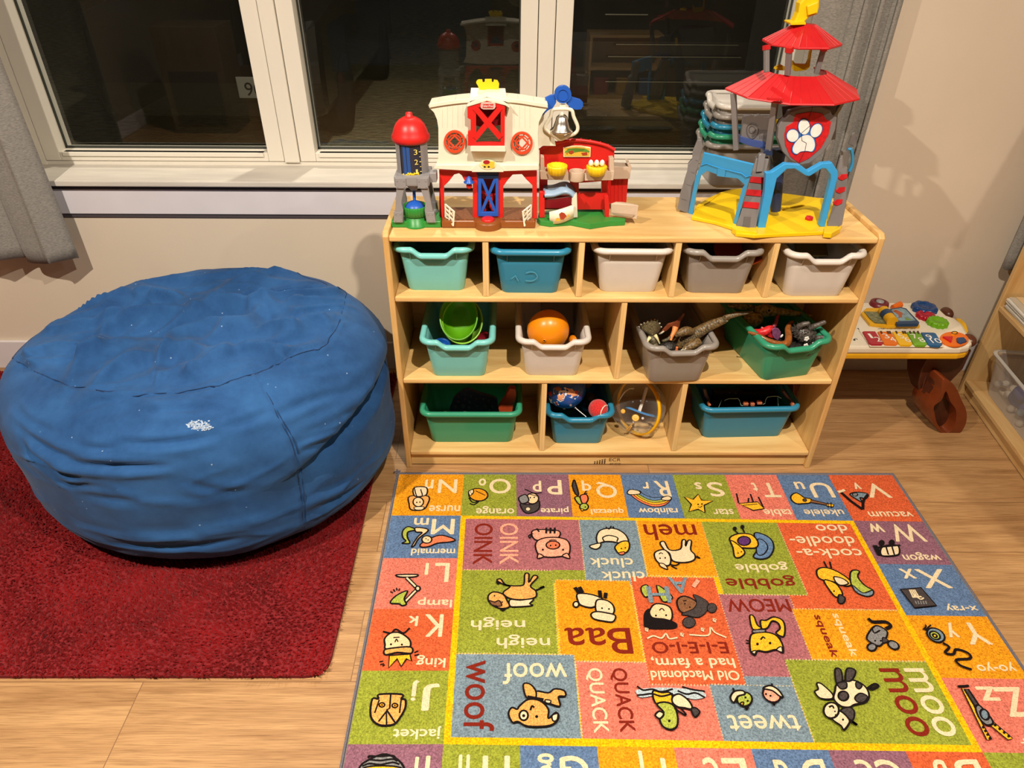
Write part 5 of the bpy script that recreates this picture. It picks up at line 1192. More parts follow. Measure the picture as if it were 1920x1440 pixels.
for yy, d in ((SY - .040, .013), (SY + .028, .013)):
    for s_ in (-1, 1):
        mb.prism([Vector((SX + s_ * a, yy, z)) for a, z in ((.024, zk0), (.037, zk0), (.050, zg), (.029, zg), (.026, zg + .030), (.029, zg + .05), (.020, zk0 - .006))], (0, d, 0))
        mb.prism([Vector((SX + s_ * a, yy - .002, z)) for a, z in ((.052, zg), (.030, zg), (.030, zg + .026), (.049, zg + .026))], (0, d + .004, 0))
        for a, z in ((.034, .005), (.046, .005), (.034, .021), (.045, .021)): mb.ball((SX + s_ * a, yy - .0022, zg + z), .0014, 0, 8, 6)
SP('leg_frame', mb, p_grey, .001)
mb = MB(); xl, xr_ = at(734.5, 428, Y=1.634).x, at(827, 428, Y=1.634).x
mb.box(xl, xr_, 1.636, SY + .045, ZTOP + .0005, zg, bev=.002); mb.lathe([(.0285, ZTOP + .0005), (.0285, ZTOP + .005), (.025, ZTOP + .007), (.0245, zg + .012), (.0001, zg + .012)], (SX, 1.653, 0), 32); SP('base', mb, p_green)
mb = MB(); mb.lathe([(.0235, zg + .010), (.0285, zg + .012), (.0295, zg + .026), (.0300, zg + .034), (.0285, zg + .036), (.0275, zg + .030), (.0001, zg + .028)], (SX, 1.655, 0), 96, ripple=lambda a, z: 1 + .018 * math.cos(24 * a)); SP('tub', mb, p_green)
mb = MB(); mb.ball((SX, 1.655, zg + .026), (.0255, .0255, .020), 0, 28, 14); mb.tube([(SX, 1.655, zg + .044), (SX, 1.660, zk0 - .016)], .0038, 12); SP('mixer', mb, p_blue)

# ------------------------------------------------------------ chicken coop
YC0 = 1.705
coop = thing('toy_chicken_coop', 'small red toy chicken coop with yellow nests and white eggs, right of the barn', 'toy', (at(1080, 420, Z=ZTOP).x, 1.69, ZTOP + .0005))
def KP(name, mb, m, bev=.001): return mb.build(name, m, coop, world=True, bevel=bev)
zc = ZTOP + .014
mb = MB(); mb.prism([at(x, y, Z=zc) for x, y in C_z([(88, 1290), (100, 1230), (440, 1190), (665, 1195), (690, 1280), (800, 1282), (878, 1285), (876, 1310), (740, 1318), (560, 1345), (480, 1330), (385, 1312), (200, 1325), (110, 1312)])], (0, 0, -.0135)); KP('base', mb, p_green)
mb = MB(); ol = C_z([(104, 690), (170, 645), (300, 606), (420, 594), (560, 606), (700, 640), (778, 684), (772, 872), (715, 880), (712, 1215), (445, 1215), (100, 1215)])
mb.slab(ol, YC0, .010, 0, [C_z([(176, 948), (378, 948), (378, 1085), (176, 1085)]), C_z([(458, 975), (662, 960), (662, 1062), (458, 1062)])])
for x in range(690, 712, 7): pass
KP('back_wall', mb, p_red)
mb = MB(); P = smooth([at(x, y, Y=YC0 - .002) for x, y in C_z([(104, 680), (170, 640), (300, 602), (420, 590), (560, 602), (700, 636), (780, 678)])], False, 5); mb.tube(P, .0042, 8); KP('roof_edge', mb, p_red, 0)
for k in range(2, len(P) - 1, 3): 
    mb = None
mb = MB()
for k in range(2, len(P) - 1, 3): mb.ball(P[k] + Vector((0, -.001, .0035)), .0022, 0, 8, 6)
KP('roof_stud', mb, p_red, 0)
mb = MB(); mb.slab(C_z([(100, 1060), (150, 1055), (150, 1288), (102, 1288)]), 1.668, .012); mb.slab(C_z([(686, 1090), (722, 1090), (735, 1200), (728, 1285), (695, 1285)]), 1.678, .012); KP('front_post', mb, p_red)
mb = MB(); mb.slab(C_z([(712, 945), (902, 938), (884, 1150), (730, 1160)]), YC0 + .05, .008); xw = [at(*C_z([(706, 950)])[0], Y=YC0), at(*C_z([(706, 1210)])[0], Y=YC0)]
mb.add([xw[0], xw[1], at(*C_z([(735, 1150)])[0], Y=YC0 + .05), at(*C_z([(715, 945)])[0], Y=YC0 + .05)], [(0, 1, 2, 3)])
for x in (745, 780, 815, 850): mb.slab(C_z([(x, 950), (x + 5, 950), (x + 3, 1140), (x - 2, 1140)]), YC0 + .0485, .003)
KP('side_wall', mb, p_red, 0)
mb = MB(); mb.slab(C_z([(768, 825), (905, 832), (890, 795), (912, 790), (932, 830), (915, 938), (768, 942)]), YC0 + .03, .035); KP('side_tray', mb, p_beige)
YT = 1.668
mb = MB(); mb.slab(C_z([(108, 866), (365, 888), (365, 950), (112, 942)]), YT, .035); mb.slab(C_z([(510, 890), (778, 868), (768, 950), (510, 955)]), YT, .035)
c = at(*C_z([(437, 905)])[0], Y=YT + .012); zt_, zl = at(*C_z([(437, 885)])[0], Y=YT - .006).z, at(*C_z([(437, 970)])[0], Y=YT - .006).z
mb.lathe([(.019, zl), (.0195, zt_), (.0165, zt_), (.016, zl + .003), (.0001, zl + .003)], (c.x, YT + .012, 0), 32)
mb.slab(C_z([(114, 738), (145, 742), (148, 870), (112, 868)]), YT + .004, .02); mb.slab(C_z([(732, 752), (772, 748), (776, 870), (730, 872)]), YT + .004, .02); KP('nest_shelf', mb, p_beige)
def nest(px, py, rx, full):
    c = at(*C_z([(px, py)])[0], Y=YT - .002); g = MB(); R_ = rx / 4.8 / 830
    if full: g.lathe([(R_ * .55, -.018), (R_ * .75, -.016), (R_ * .95, -.006), (R_, .004), (R_ * .9, .006), (R_ * .5, .003), (.0001, .002)], c, 60, ripple=lambda a, z: 1 + .03 * math.cos(15 * a))
    else: g.lathe([(R_ * .62, -.016), (R_ * .82, -.014), (R_, .002), (R_ * .97, .007), (R_ * .8, .007), (R_ * .66, -.010), (R_ * .4, -.012), (.0001, -.012)], c, 60, ripple=lambda a, z: 1 + .03 * math.cos(15 * a))
    KP('nest', g, p_yel, 0); return c, R_
nest(262, 838, 98, False); c, R_ = nest(618, 838, 98, True)
for px in (566, 618, 668):
    g = MB(); e = at(*C_z([(px, 795)])[0], Y=YT - .004); g.ball(e, (.0058, .0058, .0078), 0, 14, 10); KP('egg', g, plastic('egg_white', (246, 242, 232)), 0)
mb = MB(); mb.slab(C_z([(318, 655), (400, 640), (480, 640), (566, 655), (562, 742), (318, 742)]), YC0 - .004, .004); sg = KP('picture_plate', mb, mat('cream_sticker', (246, 232, 176), .5))
mb = MB(); mb.slab(C_z([(328, 662), (440, 650), (556, 664), (552, 734), (328, 734)]), YC0 - .0048, .001); KP('picture_sky', mb, mat('picture_gold', (232, 180, 60), .5), 0)
mb = MB(); mb.slab(C_z([(328, 700), (360, 668), (430, 662), (520, 668), (556, 690), (552, 700), (470, 690), (400, 705)]), YC0 - .0054, .001); KP('picture_hills', mb, mat('picture_green', (96, 150, 50), .5), 0)
mb = MB()
for q in ([(365, 690), (400, 680), (415, 700), (390, 715), (370, 708)], [(480, 705), (530, 700), (535, 722), (490, 726)], [(345, 712), (352, 706), (358, 716)]): mb.slab(C_z(q), YC0 - .0060, .001)
KP('picture_hens', mb, mat('picture_rust', (170, 62, 34), .5), 0)
mb = MB(); tp = smooth([at(x, y, Y=YT) for x, y in C_z([(140, 1082), (230, 1078), (320, 1052), (380, 1062), (432, 1112)])], False, 5); bt_ = [p + Vector((0, .038, .012)) for p in tp]
dn = Vector((0, 0, -.0075)); mb.loft([[a, b, b + dn, a + dn] for a, b in zip(tp, bt_)], 0); KP('ramp', mb, p_sky, 0)
mb = MB(); mb.slab(C_z([(150, 1125), (250, 1120), (390, 1100), (395, 1170), (320, 1200), (150, 1200)]), YT + .006, .006); KP('ramp_backing', mb, p_dkred, 0)
mb = MB(); mb.slab(C_z([(396, 1120), (440, 1070), (446, 1285), (410, 1290), (405, 1180), (392, 1170)]), YT - .004, .012); KP('ramp_post', mb, p_white)
g = MB(); tpx = C_z([(192, 1238), (250, 1225), (330, 1202), (408, 1175)]); bpx = C_z([(196, 1340), (260, 1342), (330, 1325), (412, 1290)])
ys = [1.648, 1.642, 1.644, 1.654]; F0 = smooth([at(x, y, Y=q) for (x, y), q in zip(tpx, ys)], False, 4); F1 = smooth([at(x, y, Y=q) for (x, y), q in zip(bpx, ys)], False, 4)
o_ = Vector((0, .005, 0)); g.loft([[a, b, b + o_, a + o_] for a, b in zip(F0, F1)], 0); KP('feed_panel', g, p_white, 0)
g = MB()
def fp(u, v): 
    k = u * (len(F0) - 1); i = min(int(k), len(F0) - 2); t = k - i
    a = F0[i].lerp(F0[i + 1], t); b = F1[i].lerp(F1[i + 1], t); return a.lerp(b, v) + Vector((0, -.0008, 0))
g.add([fp(u, v) for u, v in ((.45, .3), (.55, .2), (.66, .35), (.74, .62), (.62, .8), (.5, .72))], [tuple(range(6))]); KP('panel_picture', g, mat('picture_rust', (170, 62, 34), .5), 0)
g = MB(); g.add([fp(u, v) for u, v in ((.25, .75), (.35, .55), (.46, .62), (.50, .85))], [(0, 1, 2, 3)]); g.add([fp(u, v) for u, v in ((.70, .78), (.8, .5), (.84, .72))], [(0, 1, 2)]); KP('panel_picture', g, mat('picture_gold', (232, 180, 60), .5), 0)
g = MB(); slabY(g, [(x, y, q) for (x, y), q in zip(C_z([(748, 1165), (790, 1150), (860, 1152), (994, 1178), (980, 1302), (890, 1285), (745, 1262)]), (1.682, 1.680, 1.672, 1.658, 1.656, 1.664, 1.680))], (0, .005, 0)); KP('swing_gate', g, p_beige)
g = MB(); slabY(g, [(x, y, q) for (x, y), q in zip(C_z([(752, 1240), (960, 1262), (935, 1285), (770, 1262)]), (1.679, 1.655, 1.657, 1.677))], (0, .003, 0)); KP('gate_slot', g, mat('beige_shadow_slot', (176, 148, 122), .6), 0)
# ------------------------------------------------------------ lookout tower
Dz, Ez, Fz = zoom(1260, 260, 5.3333), zoom(1300, 0, 4.965), zoom(1220, 0, 3.131)
p_tgrey, p_tblue, p_tred, p_tyel = plastic('tower_grey', (124, 118, 116)), plastic('tower_blue', (58, 160, 222)), plastic('tower_red', (200, 30, 34)), plastic('tower_yellow', (244, 200, 14))
p_tnavy = plastic('tower_navy', (40, 52, 84)); p_tindigo = plastic('tower_indigo', (70, 88, 150))
XC_, YC_ = at(1483, 169, Y=1.76).x, 1.76
tw = thing('toy_lookout_tower', 'tall toy lookout tower with red roofs and blue arches on the cubby cabinet', 'toy', (XC_, YC_, ZTOP + .0005))
def TP(name, mb, m, bev=.0012): return mb.build(name, m, tw, world=True, bevel=bev)
zp_ = ZTOP + .010
mb = MB(); mb.prism([at(x, y, Z=zp_) for x, y in Dz([(196, 778), (250, 660), (360, 592), (480, 535), (600, 503), (690, 497), (900, 520), (1120, 545), (1330, 572), (1540, 600), (1660, 700), (1690, 862), (1600, 915), (1510, 930), (1180, 945), (830, 962), (640, 945), (600, 880), (430, 825), (250, 788)])], (0, 0, -.0095)); TP('base_plate', mb, p_tyel, .002)
mb = MB(); mb.prism([at(x, y, Z=zp_ + .004) for x, y in Dz([(605, 895), (640, 915), (830, 935), (850, 940), (850, 900), (640, 870)])], (0, 0, -.013)); mb.prism([at(x, y, Z=zp_ + .004) for x, y in Dz([(1520, 890), (1640, 895), (1690, 865), (1690, 895), (1600, 945), (1520, 940)])], (0, 0, -.013)); TP('foot_socket', mb, p_tyel)
mb = MB(); c = at(*Dz([(1368, 808)])[0], Z=zp_); mb.lathe([(.0105, -.001), (.0105, .006), (.0085, .008), (.0001, .008)], c, 6); TP('floor_button', mb, p_tred, .001)
mb = MB(); mb.tube([at(x, y, Z=zp_ + .001) for x, y in Dz([(1090, 715), (1160, 690), (1230, 682), (1320, 665)])], .003, 6); mb.tube([at(x, y, Z=zp_ + .0005) for x, y in Dz([(260, 690), (360, 640), (480, 545)])], .0022, 6); TP('base_ridge', mb, p_tyel, 0)
def legY(pts, y0, Y0, y1, Y1): return [(x, y, Y0 + (Y1 - Y0) * (y - y0) / (y1 - y0)) for x, y in pts]
def DY(pts, q0, Y0, q1, Y1): return legY(Dz(pts), *[(260 + q0 / 5.3333), Y0, (260 + q1 / 5.3333), Y1])
# front leg
mb = MB(); fl = lambda pts: DY(pts, 920, 1.620, 160, 1.672)
slabY(mb, fl([(640, 905), (832, 930), (890, 640), (930, 400), (972, 205), (840, 200), (792, 370), (730, 600)]), (.004, .022, 0)); TP('front_leg', mb, p_tgrey)
mb = MB()
for a, b, c, d, e in ((792, 380, 922, 390, 0), (755, 508, 900, 518, 0), (722, 630, 876, 642, 0)):
    slabY(mb, [(x, y, Y - .0022) for x, y, Y in fl([(a, b), (c, d), (c - 12, d + 62), (a - 16, b + 56)])], (0, .004, 0))
TP('red_rung', mb, p_tred, .0008)
mb = MB(); slabY(mb, [(x, y, Y - .006) for x, y, Y in fl([(870, 165), (885, 152), (938, 152), (905, 330), (845, 335)])], (0, .012, 0)); TP('leg_latch', mb, p_tgrey)
mb = MB(); slabY(mb, [(x, y, Y - .0015) for x, y, Y in fl([(722, 782), (788, 785), (772, 912), (705, 905)])], (0, .002, 0)); TP('leg_panel', mb, plastic('tower_grey_dark', (104, 98, 96)), 0)
# left leg
mb = MB(); ll = lambda pts: DY(pts, 740, 1.745, 20, 1.775)
slabY(mb, ll([(55, 705), (118, 735), (165, 745), (190, 640), (230, 420), (270, 230), (312, 72), (296, 12), (252, 20), (206, 132), (200, 215), (158, 260), (152, 330), (122, 420), (110, 470), (80, 560)]), (.006, .022, 0)); TP('left_leg', mb, p_tgrey)
mb = MB()
for y in (210, 330, 455, 600): slabY(mb, [(x, yy, Y - .0006) for x, yy, Y in ll([(235 - (y - 210) * .36, y), (262 - (y - 210) * .30, y + 14), (262 - (y - 210) * .30, y + 19), (235 - (y - 210) * .36, y + 5)])], (0, .001, 0))
TP('panel_line', mb, plastic('tower_grey_dark', (104, 98, 96)), 0)
mb = MB(); slabY(mb, ll([(82, 742), (160, 745), (185, 775), (95, 790)]), (0, .018, 0)); TP('leg_foot', mb, p_tblue)
# right leg
mb = MB(); rl = lambda pts: DY(pts, 890, 1.632, 190, 1.675)
slabY(mb, rl([(1545, 885), (1640, 893), (1700, 862), (1742, 640), (1752, 420), (1748, 310), (1712, 300), (1706, 190), (1680, 190), (1655, 330), (1640, 480), (1605, 690)]), (.01, .022, 0)); TP('right_leg', mb, p_tgrey)
mb = MB()
for a, b in ((1662, 360), (1638, 490), (1612, 612)):
    slabY(mb, [(x, y, Y - .002) for x, y, Y in rl([(a, b + 28), (a + 28, b), (a + 96, b - 6), (a + 92, b + 34), (a + 40, b + 60), (a + 6, b + 46)])], (0, .004, 0))
TP('red_rung', mb, p_tred, .0008)
mb = MB(); slabY(mb, [(x, y, 1.80) for x, y in Dz([(1712, 130), (1745, 122), (1768, 160), (1745, 340), (1700, 700), (1660, 690), (1700, 350)])], (0, .015, 0)); slabY(mb, [(x, y, 1.82) for x, y in Dz([(1768, 60), (1800, -40), (1830, -60), (1836, 20), (1820, 90), (1790, 60)])], (0, .006, 0)); TP('rear_leg', mb, p_tgrey)
mb = MB(); P = smooth([at(x, y, Y=1.80) for x, y in Dz([(1755, 105), (1790, 110), (1805, 180), (1800, 260), (1775, 325)])], False, 5); mb.tube(P, [.004] * 3 + [.0055] * (len(P) - 6) + [.006] * 3, 8, flat=.7); TP('rear_hook', mb, p_tblue, 0)
# arches
def archY(pts): return [(x, y, 1.742 + ((x - 1290) / (1391 - 1290)) * (1.630 - 1.742)) for x, y in Dz(pts)]
mb = MB(); slabY(mb, archY([(315, 145), (560, 200), (815, 262), (795, 340), (750, 480), (690, 700), (640, 880), (605, 870), (650, 700), (700, 505), (728, 462), (655, 398), (520, 385), (350, 322), (288, 370), (242, 550), (208, 765), (162, 745), (200, 560), (236, 380), (290, 260)]), (.004, .010, 0))
slabY(mb, [(x, y, Y - .003) for x, y, Y in archY([(455, 300), (540, 305), (525, 385), (450, 375)])], (0, .006, 0)); TP('arch', mb, p_tblue)
mb = MB(); P = [at(x, y, Y=Y - .002) for x, y, Y in archY([(290, 268), (345, 250), (490, 300), (700, 350), (742, 385), (790, 370)])]; mb.tube(P, .0012, 6); TP('arch_ridge', mb, p_tblue, 0)
mb = MB(); slabY(mb, [(x, y, 1.622 + (x - 1435) * .00006) for x, y in Dz([(940, 345), (990, 340), (1130, 250), (1280, 262), (1362, 325), (1500, 248), (1602, 238), (1658, 325), (1662, 380), (1528, 890), (1475, 880), (1590, 410), (1588, 362), (1540, 302), (1500, 300), (1378, 378), (1338, 372), (1230, 302), (1150, 305), (1050, 400), (930, 918), (855, 908), (925, 550)])], (0, .016, 0)); TP('arch', mb, p_tblue, .002)
# central pole
mb = MB(); c = at(*Dz([(1036, 722)])[0], Y=1.702); t = at(*Dz([(1050, 100)])[0], Y=1.72); mb.tube([c + (t - c) * k for k in (0, .3, .6, 1)], [.0125, .0155, .0175, .018], 20); TP('centre_pole', mb, p_tnavy, 0)
# grey posts
def post(px, Y0, Y1, w=.008):
    g = MB(); a, b = at(*Ez([px[0]])[0], Y=Y0), at(*Ez([px[1]])[0], Y=Y1); g.bar(a, b, w, .012); TP('roof_post', g, p_tgrey)
post([(372, 860), (400, 1395)], 1.735, 1.720, .0135); post([(768, 905), (700, 1395)], 1.655, 1.675, .0135); post([(1395, 930), (1318, 1060)], 1.70, 1.72, .009); post([(1330, 900), (1290, 1300)], 1.80, 1.78, .012)
mb = MB(); slabY(mb, [(x, y, 1.728 - (x - 1390) * .0007) for x, y in Ez([(470, 1085), (545, 1070), (570, 1085), (620, 1066), (655, 1085), (710, 1085), (700, 1345), (440, 1290)])], (0, .012, 0)); pn = TP('speaker_panel', mb, p_tgrey)
mb = MB(); cy_ = lambda x: 1.7265 - (x - 1390) * .0007
for x, y in [(620 + 18 * i, 1215 + 17 * j) for i in range(4) for j in range(5)]:
    if (i0 := (x + y)) % 3: slabY(mb, [(q[0], q[1], cy_(q[0])) for q in Ez(circ(x, y, 5, 5, 8))], (0, .001, 0))
P = smooth([at(q[0], q[1], Y=cy_(q[0])) for q in Ez([(500, 1180), (540, 1150), (585, 1165), (605, 1210), (585, 1265), (545, 1290), (505, 1250)])], True, 4); mb.tube(P, .0009, 6, closed=True)
P = [at(q[0], q[1], Y=cy_(q[0])) for q in Ez(circ(548, 1205, 30, 34, 14))]; mb.tube(P, .0009, 6, closed=True); TP('speaker_holes', mb, plastic('tower_grey_dark', (104, 98, 96)), 0)
mb = MB(); slabY(mb, [(x, y, 1.722 - (x - 1390) * .0007) for x, y in Ez([(440, 1272), (560, 1305), (672, 1325), (668, 1392), (540, 1365), (430, 1325)])], (0, .03, 0)); TP('balcony', mb, p_tindigo)
mb = MB(); mb.slab(Ez([(770, 1120), (806, 1118), (795, 1225), (765, 1225)]), 1.70, .01); TP('lift_cable', mb, p_tyel, 0)
mb = MB(); a = at(*Fz([(745, 650)])[0], Y=1.70); b = at(*Fz([(1085, 600)])[0], Y=1.70); lo = at(*Fz([(900, 960)])[0], Y=1.70).z
mb.prism([at(x, y, Y=1.690) for x, y in Fz([(770, 625), (1090, 600), (1085, 660), (1040, 820), (940, 930), (870, 940), (790, 860)])], (0, .06, 0)); TP('lift_housing', mb, plastic('tower_grey_dark', (104, 98, 96)))
mb = MB(); mb.slab(Fz([(770, 900), (800, 880), (780, 965), (720, 950), (700, 870), (730, 880)]), 1.700, .02); mb.slab(Ez([(660, 1400), (738, 1385), (740, 1450), (660, 1450)]), 1.668, .03); TP('pole_collar', mb, p_tnavy)
# shield with paw badge
YS = 1.652
mb = MB(); so_ = [(745, 810), (750, 745), (765, 715), (800, 690), (820, 655), (900, 632), (1000, 625), (1055, 645), (1065, 678), (1095, 690), (1085, 760), (1055, 840), (1000, 912), (935, 958), (880, 968), (820, 940), (775, 890)]
mb.slab(Fz(so_), YS, .022); TP('shield', mb, p_tgrey, .002)
mb = MB(); mb.slab(Fz([(785, 790), (797, 742), (835, 720), (852, 672), (940, 657), (1008, 667), (1030, 700), (1060, 715), (1045, 790), (1000, 870), (930, 930), (870, 958), (820, 920), (790, 850)]), YS - .0015, .003); TP('shield_face', mb, mat('shield_red', (206, 30, 34), .45, noise_=(120, .18)), .0005)
def shp(name, pts_list, d, m):
    g = MB()
    for pts in pts_list: g.slab(Fz(pts), YS - d, .001)
    TP(name, g, m, 0)
pad = smooth([(834, 872), (850, 838), (885, 803), (925, 793), (955, 815), (964, 855), (948, 888), (915, 886), (880, 890), (860, 903), (840, 895)], True, 4); pad = [(p.x, p.y) for p in [Vector((q[0], q[1], 0)) if not isinstance(q, Vector) else q for q in pad]]
def grow(pts, k):
    cx_ = sum(p[0] for p in pts) / len(pts); cy2 = sum(p[1] for p in pts) / len(pts); return [(cx_ + (p[0] - cx_) * k, cy2 + (p[1] - cy2) * k) for p in pts]
toes = [circ(834, 797, 34, 36, 20, .3), circ(901, 746, 33, 44, 20), circ(972, 767, 30, 42, 20, .55)]
shp('paw_badge', [grow(pad, 1.13)] + [grow(t, 1.16) for t in toes] + [[(850, 790), (940, 760), (935, 800), (880, 815)]], .0024, mat('badge_black', (24, 28, 48), .5))
shp('paw_badge', [grow(pad, 1.09)] + [grow(t, 1.11) for t in toes] + [[(855, 790), (940, 765), (935, 800), (880, 810)]], .0030, mat('badge_blue', (52, 110, 190), .5))
shp('paw_badge', [pad] + toes, .0036, mat('badge_paper', (240, 236, 228), .5, noise_=(70, .08)))
g = MB()
for ln in ([(950, 622), (943, 655), (932, 685)], [(940, 735), (885, 782), (888, 826), (914, 840), (906, 886), (868, 958)]): ribbon(g, [at(x, y, Y=YS - .0042) for x, y in Fz(ln)], .0011, (0, -1, 0))
TP('shield_split', g, p_black, 0)
# roofs
def roof(name, z_lo, z_hi, r_lo, r_hi, a0, a1, n, m, th=.004, close=False, lip=.003):
    g = MB(); rings = []
    for k in range(n + 1):
        a = a0 + (a1 - a0) * k / n; d = Vector((math.cos(a), math.sin(a), 0)); c = Vector((XC_, YC_, 0))
        rings.append([c + d * r_lo + Vector((0, 0, z_lo)), c + d * (r_lo * .99) + Vector((0, 0, z_lo + lip)), c + d * r_hi + Vector((0, 0, z_hi)), c + d * (r_hi) + Vector((0, 0, z_hi - th)), c + d * (r_lo * .97) + Vector((0, 0, z_lo - th * .5))])
    g.loft(rings, 0, sm=False)
    for k in range(n * 4 + 1):                                   # roof ribs
        if k % 4 and k % 2: pass
        a = a0 + (a1 - a0) * k / (n * 4); f = (k % 4) / 4; c = Vector((XC_, YC_, 0))
        i = min(k // 4, n - 1); A0 = rings[i]; A1 = rings[i + 1]
        lo = A0[1].lerp(A1[1], f if k // 4 < n else 1); hi = A0[2].lerp(A1[2], f if k // 4 < n else 1)
        g.bar(lo, hi, .0016 if k % 4 else .003, .0016)
    TP(name, g, m, .0008)
roof('lower_roof', 1.0385, 1.083, .158, .072, PI * .99, 2 * PI + .62, 6, p_tred)
roof('upper_roof', 1.141, 1.180, .088, .023, PI / 8, 2 * PI + PI / 8, 8, p_tred)
mb = MB(); mb.lathe([(.0225, 1.176), (.0225, 1.180), (.0001, 1.181)], (XC_, YC_, 0), 8); TP('roof_top', mb, p_tred, 0)
mb = MB()
for px, Y in (((670, 905), 1.655),): mb.slab(Fz([(690, 578), (782, 582), (780, 590), (690, 588)]), 1.616, .01)
TP('roof_trim', mb, p_tred, 0)
def pillar(pt, pb, Yt, Yb, w):
    g = MB(); a, b = at(*Fz([pt])[0], Y=Yt), at(*Fz([pb])[0], Y=Yb); g.bar(a, b, w, .009); TP('lantern_post', g, p_tgrey)
    g = MB(); g.bar(a + (a - b) * .02, a + (b - a) * .16, w * 1.2, .011); TP('post_cap', g, p_tred, 0)
pillar((680, 268), (680, 425), 1.715, 1.70, .011); pillar((815, 280), (803, 440), 1.69, 1.70, .0125); pillar((1020, 272), (972, 430), 1.71, 1.72, .011)
mb = MB(); mb.slab(Fz([(836, 355), (850, 375), (918, 378), (930, 350), (938, 300), (925, 288), (950, 282), (940, 350), (935, 395), (915, 412), (850, 420), (836, 410)]), 1.765, .012); mb.slab(Fz([(740, 400), (775, 385), (790, 392), (785, 415), (735, 412)]), 1.75, .02); TP('telescope_seat', mb, p_tyel)
mb = MB(); mb.slab(Fz([(838, 138), (845, 125), (868, 75), (876, 20), (898, -8), (950, -22), (992, -5), (990, 45), (978, 85), (935, 98), (908, 125), (902, 142)]), 1.745, .028); TP('periscope', mb, p_tyel, .003)
mb = MB(); mb.slab(Fz([(918, 35), (985, 8), (982, 75), (925, 92)]), 1.738, .008); mb.slab(Fz([(820, 132), (912, 128), (914, 145), (822, 148)]), 1.735, .045); TP('periscope_head', mb, p_tyel, .002)
# ------------------------------------------------------------ things in the bins
def single(mb, name, mats, label, cat, group=None): return tag(mb.build(name, mats), label, cat, group)
def toward_cam(p, lift=0.0):
    d = (CAM_LOC - Vector(p)); d.z += lift; return d.normalized()
def axis_frame(axis, roll=0.0):
    z = Vector(axis).normalized(); x = Vector((1, 0, 0)) - z * z.x; x.normalize(); y = z.cross(x)
    c, s_ = math.cos(roll), math.sin(roll); x, y = x * c + y * s_, y * c - x * s_
    return Matrix(((x.x, y.x, z.x, 0), (x.y, y.y, z.y, 0), (x.z, y.z, z.z, 0), (0, 0, 0, 1)))
def bowl(name, c, r, h, axis, m, label, cat='bowl', oval=1.0, roll=0.0, rimw=.004):
    M = axis_frame(axis, roll) @ Matrix.Diagonal((1, oval, 1, 1)); g = MB()
    prof = [(.0001, -h), (r * .55, -h * .98), (r * .78, -h * .75), (r * .95, -h * .3), (r, 0), (r + rimw, .0006), (r + rimw, .003), (r - .001, .0032), (r * .93, -h * .28), (r * .76, -h * .70), (r * .53, -h * .93), (.0001, -h * .94)]
    g.lathe(prof, c, 40, 0, M); return single(g, name, m, label, cat)
Q6 = zoom(780, 560, 5.647)
def q6(x, y, Y): return at(*Q6([(x, y)])[0], Y=Y)
m_lime = mat('lime_plastic', (84, 150, 18), .3, noise_=(40, .05)); m_lime2 = mat('lime_plastic_pale', (140, 196, 60), .25)
c = q6(452, 190, 1.640); bowl('toy_bowl', c, .0500, .050, Vector((-.10, -.72, .62)), m_lime, 'lime green bowl lying open towards the room in the turquoise bin', oval=1.25, rimw=.0025)
c = q6(490, 235, 1.650); bowl('toy_bowl', c, .0535, .064, Vector((.06, -.62, .70)), m_lime2, 'pale green bowl nested behind the lime one in the turquoise bin', oval=1.2, rimw=.0025)
c = q6(270, 500, 1.640); bowl('toy_dish', c, .022, .012, Vector((0, -.35, .9)), mat('toy_blue_dish', (24, 96, 190), .3), 'small blue dish in the turquoise bin left of the green bowls', 'dish')
c = q6(705, 440, 1.665); bowl('toy_dish', c, .022, .016, Vector((-.5, -.5, .75)), mat('toy_red_dish', (140, 22, 38), .35), 'dark red dish in the turquoise bin right of the green bowls', 'dish')
# orange ball-like toy
oc = q6(1400, 330, 1.655)
ot = thing('orange_toy', 'round orange plastic toy with a small hole in the pale grey bin', 'toy', tuple(oc))
m_or = mat('orange_plastic', (240, 140, 14), .32, noise_=(30, .04))
g = MB(); M = axis_frame(Vector((.18, -.25, .95))); g.ball(oc, (.058, .053, .062), 0, 36, 22, M, fn=lambda p: 1 - .05 * max(0, p.z)); g.build('body', m_or, ot, world=True)
for (px, py) in ((1358, 445), (1615, 440)):
    h = q6(px, py, 1.61); d = (CAM_LOC - h).normalized()
    # put the hole on the ball's surface along the sight line
    o = CAM_LOC - oc; b_ = -d.dot(o); disc = b_ * b_ - (o.dot(o) - .0525 ** 2); t = b_ - math.sqrt(max(disc, 0)); 
    dd = -d; b_ = dd.dot(o); disc = b_ * b_ - (o.dot(o) - .0545 ** 2)
    if disc > 0:
        hit_ = CAM_LOC + dd * (-b_ - math.sqrt(disc)); n_ = (hit_ - oc).normalized(); g = MB(); Mx = axis_frame(n_)
        g.lathe([(.0042, -.002), (.0040, .001), (.0026, .001), (.0024, -.002)], hit_, 14, 0, Mx); g.build('socket', m_or, ot, world=True)
        g = MB(); g.lathe([(.0024, .0004), (.0001, .0004)], hit_, 12, 0, Mx); g.build('hole', p_black, ot, world=True)
g = MB(); g.ball(q6(1660, 440, 1.66), (.012, .016, .014), 0, 16, 10); single(g, 'orange_block', m_or, 'small orange piece tucked right of the round orange toy', 'toy')
g = MB(); g.box(-.05, .05, -.008, .008, -.05, .05, bev=.006, M=Matrix.Translation(q6(1500, 160, 1.80)) @ Matrix.Rotation(-.5, 4, 'X')); single(g, 'grey_toy', plastic('shade_grey', (96, 92, 92)), 'grey flat toy leaning at the back of the pale grey bin', 'toy')

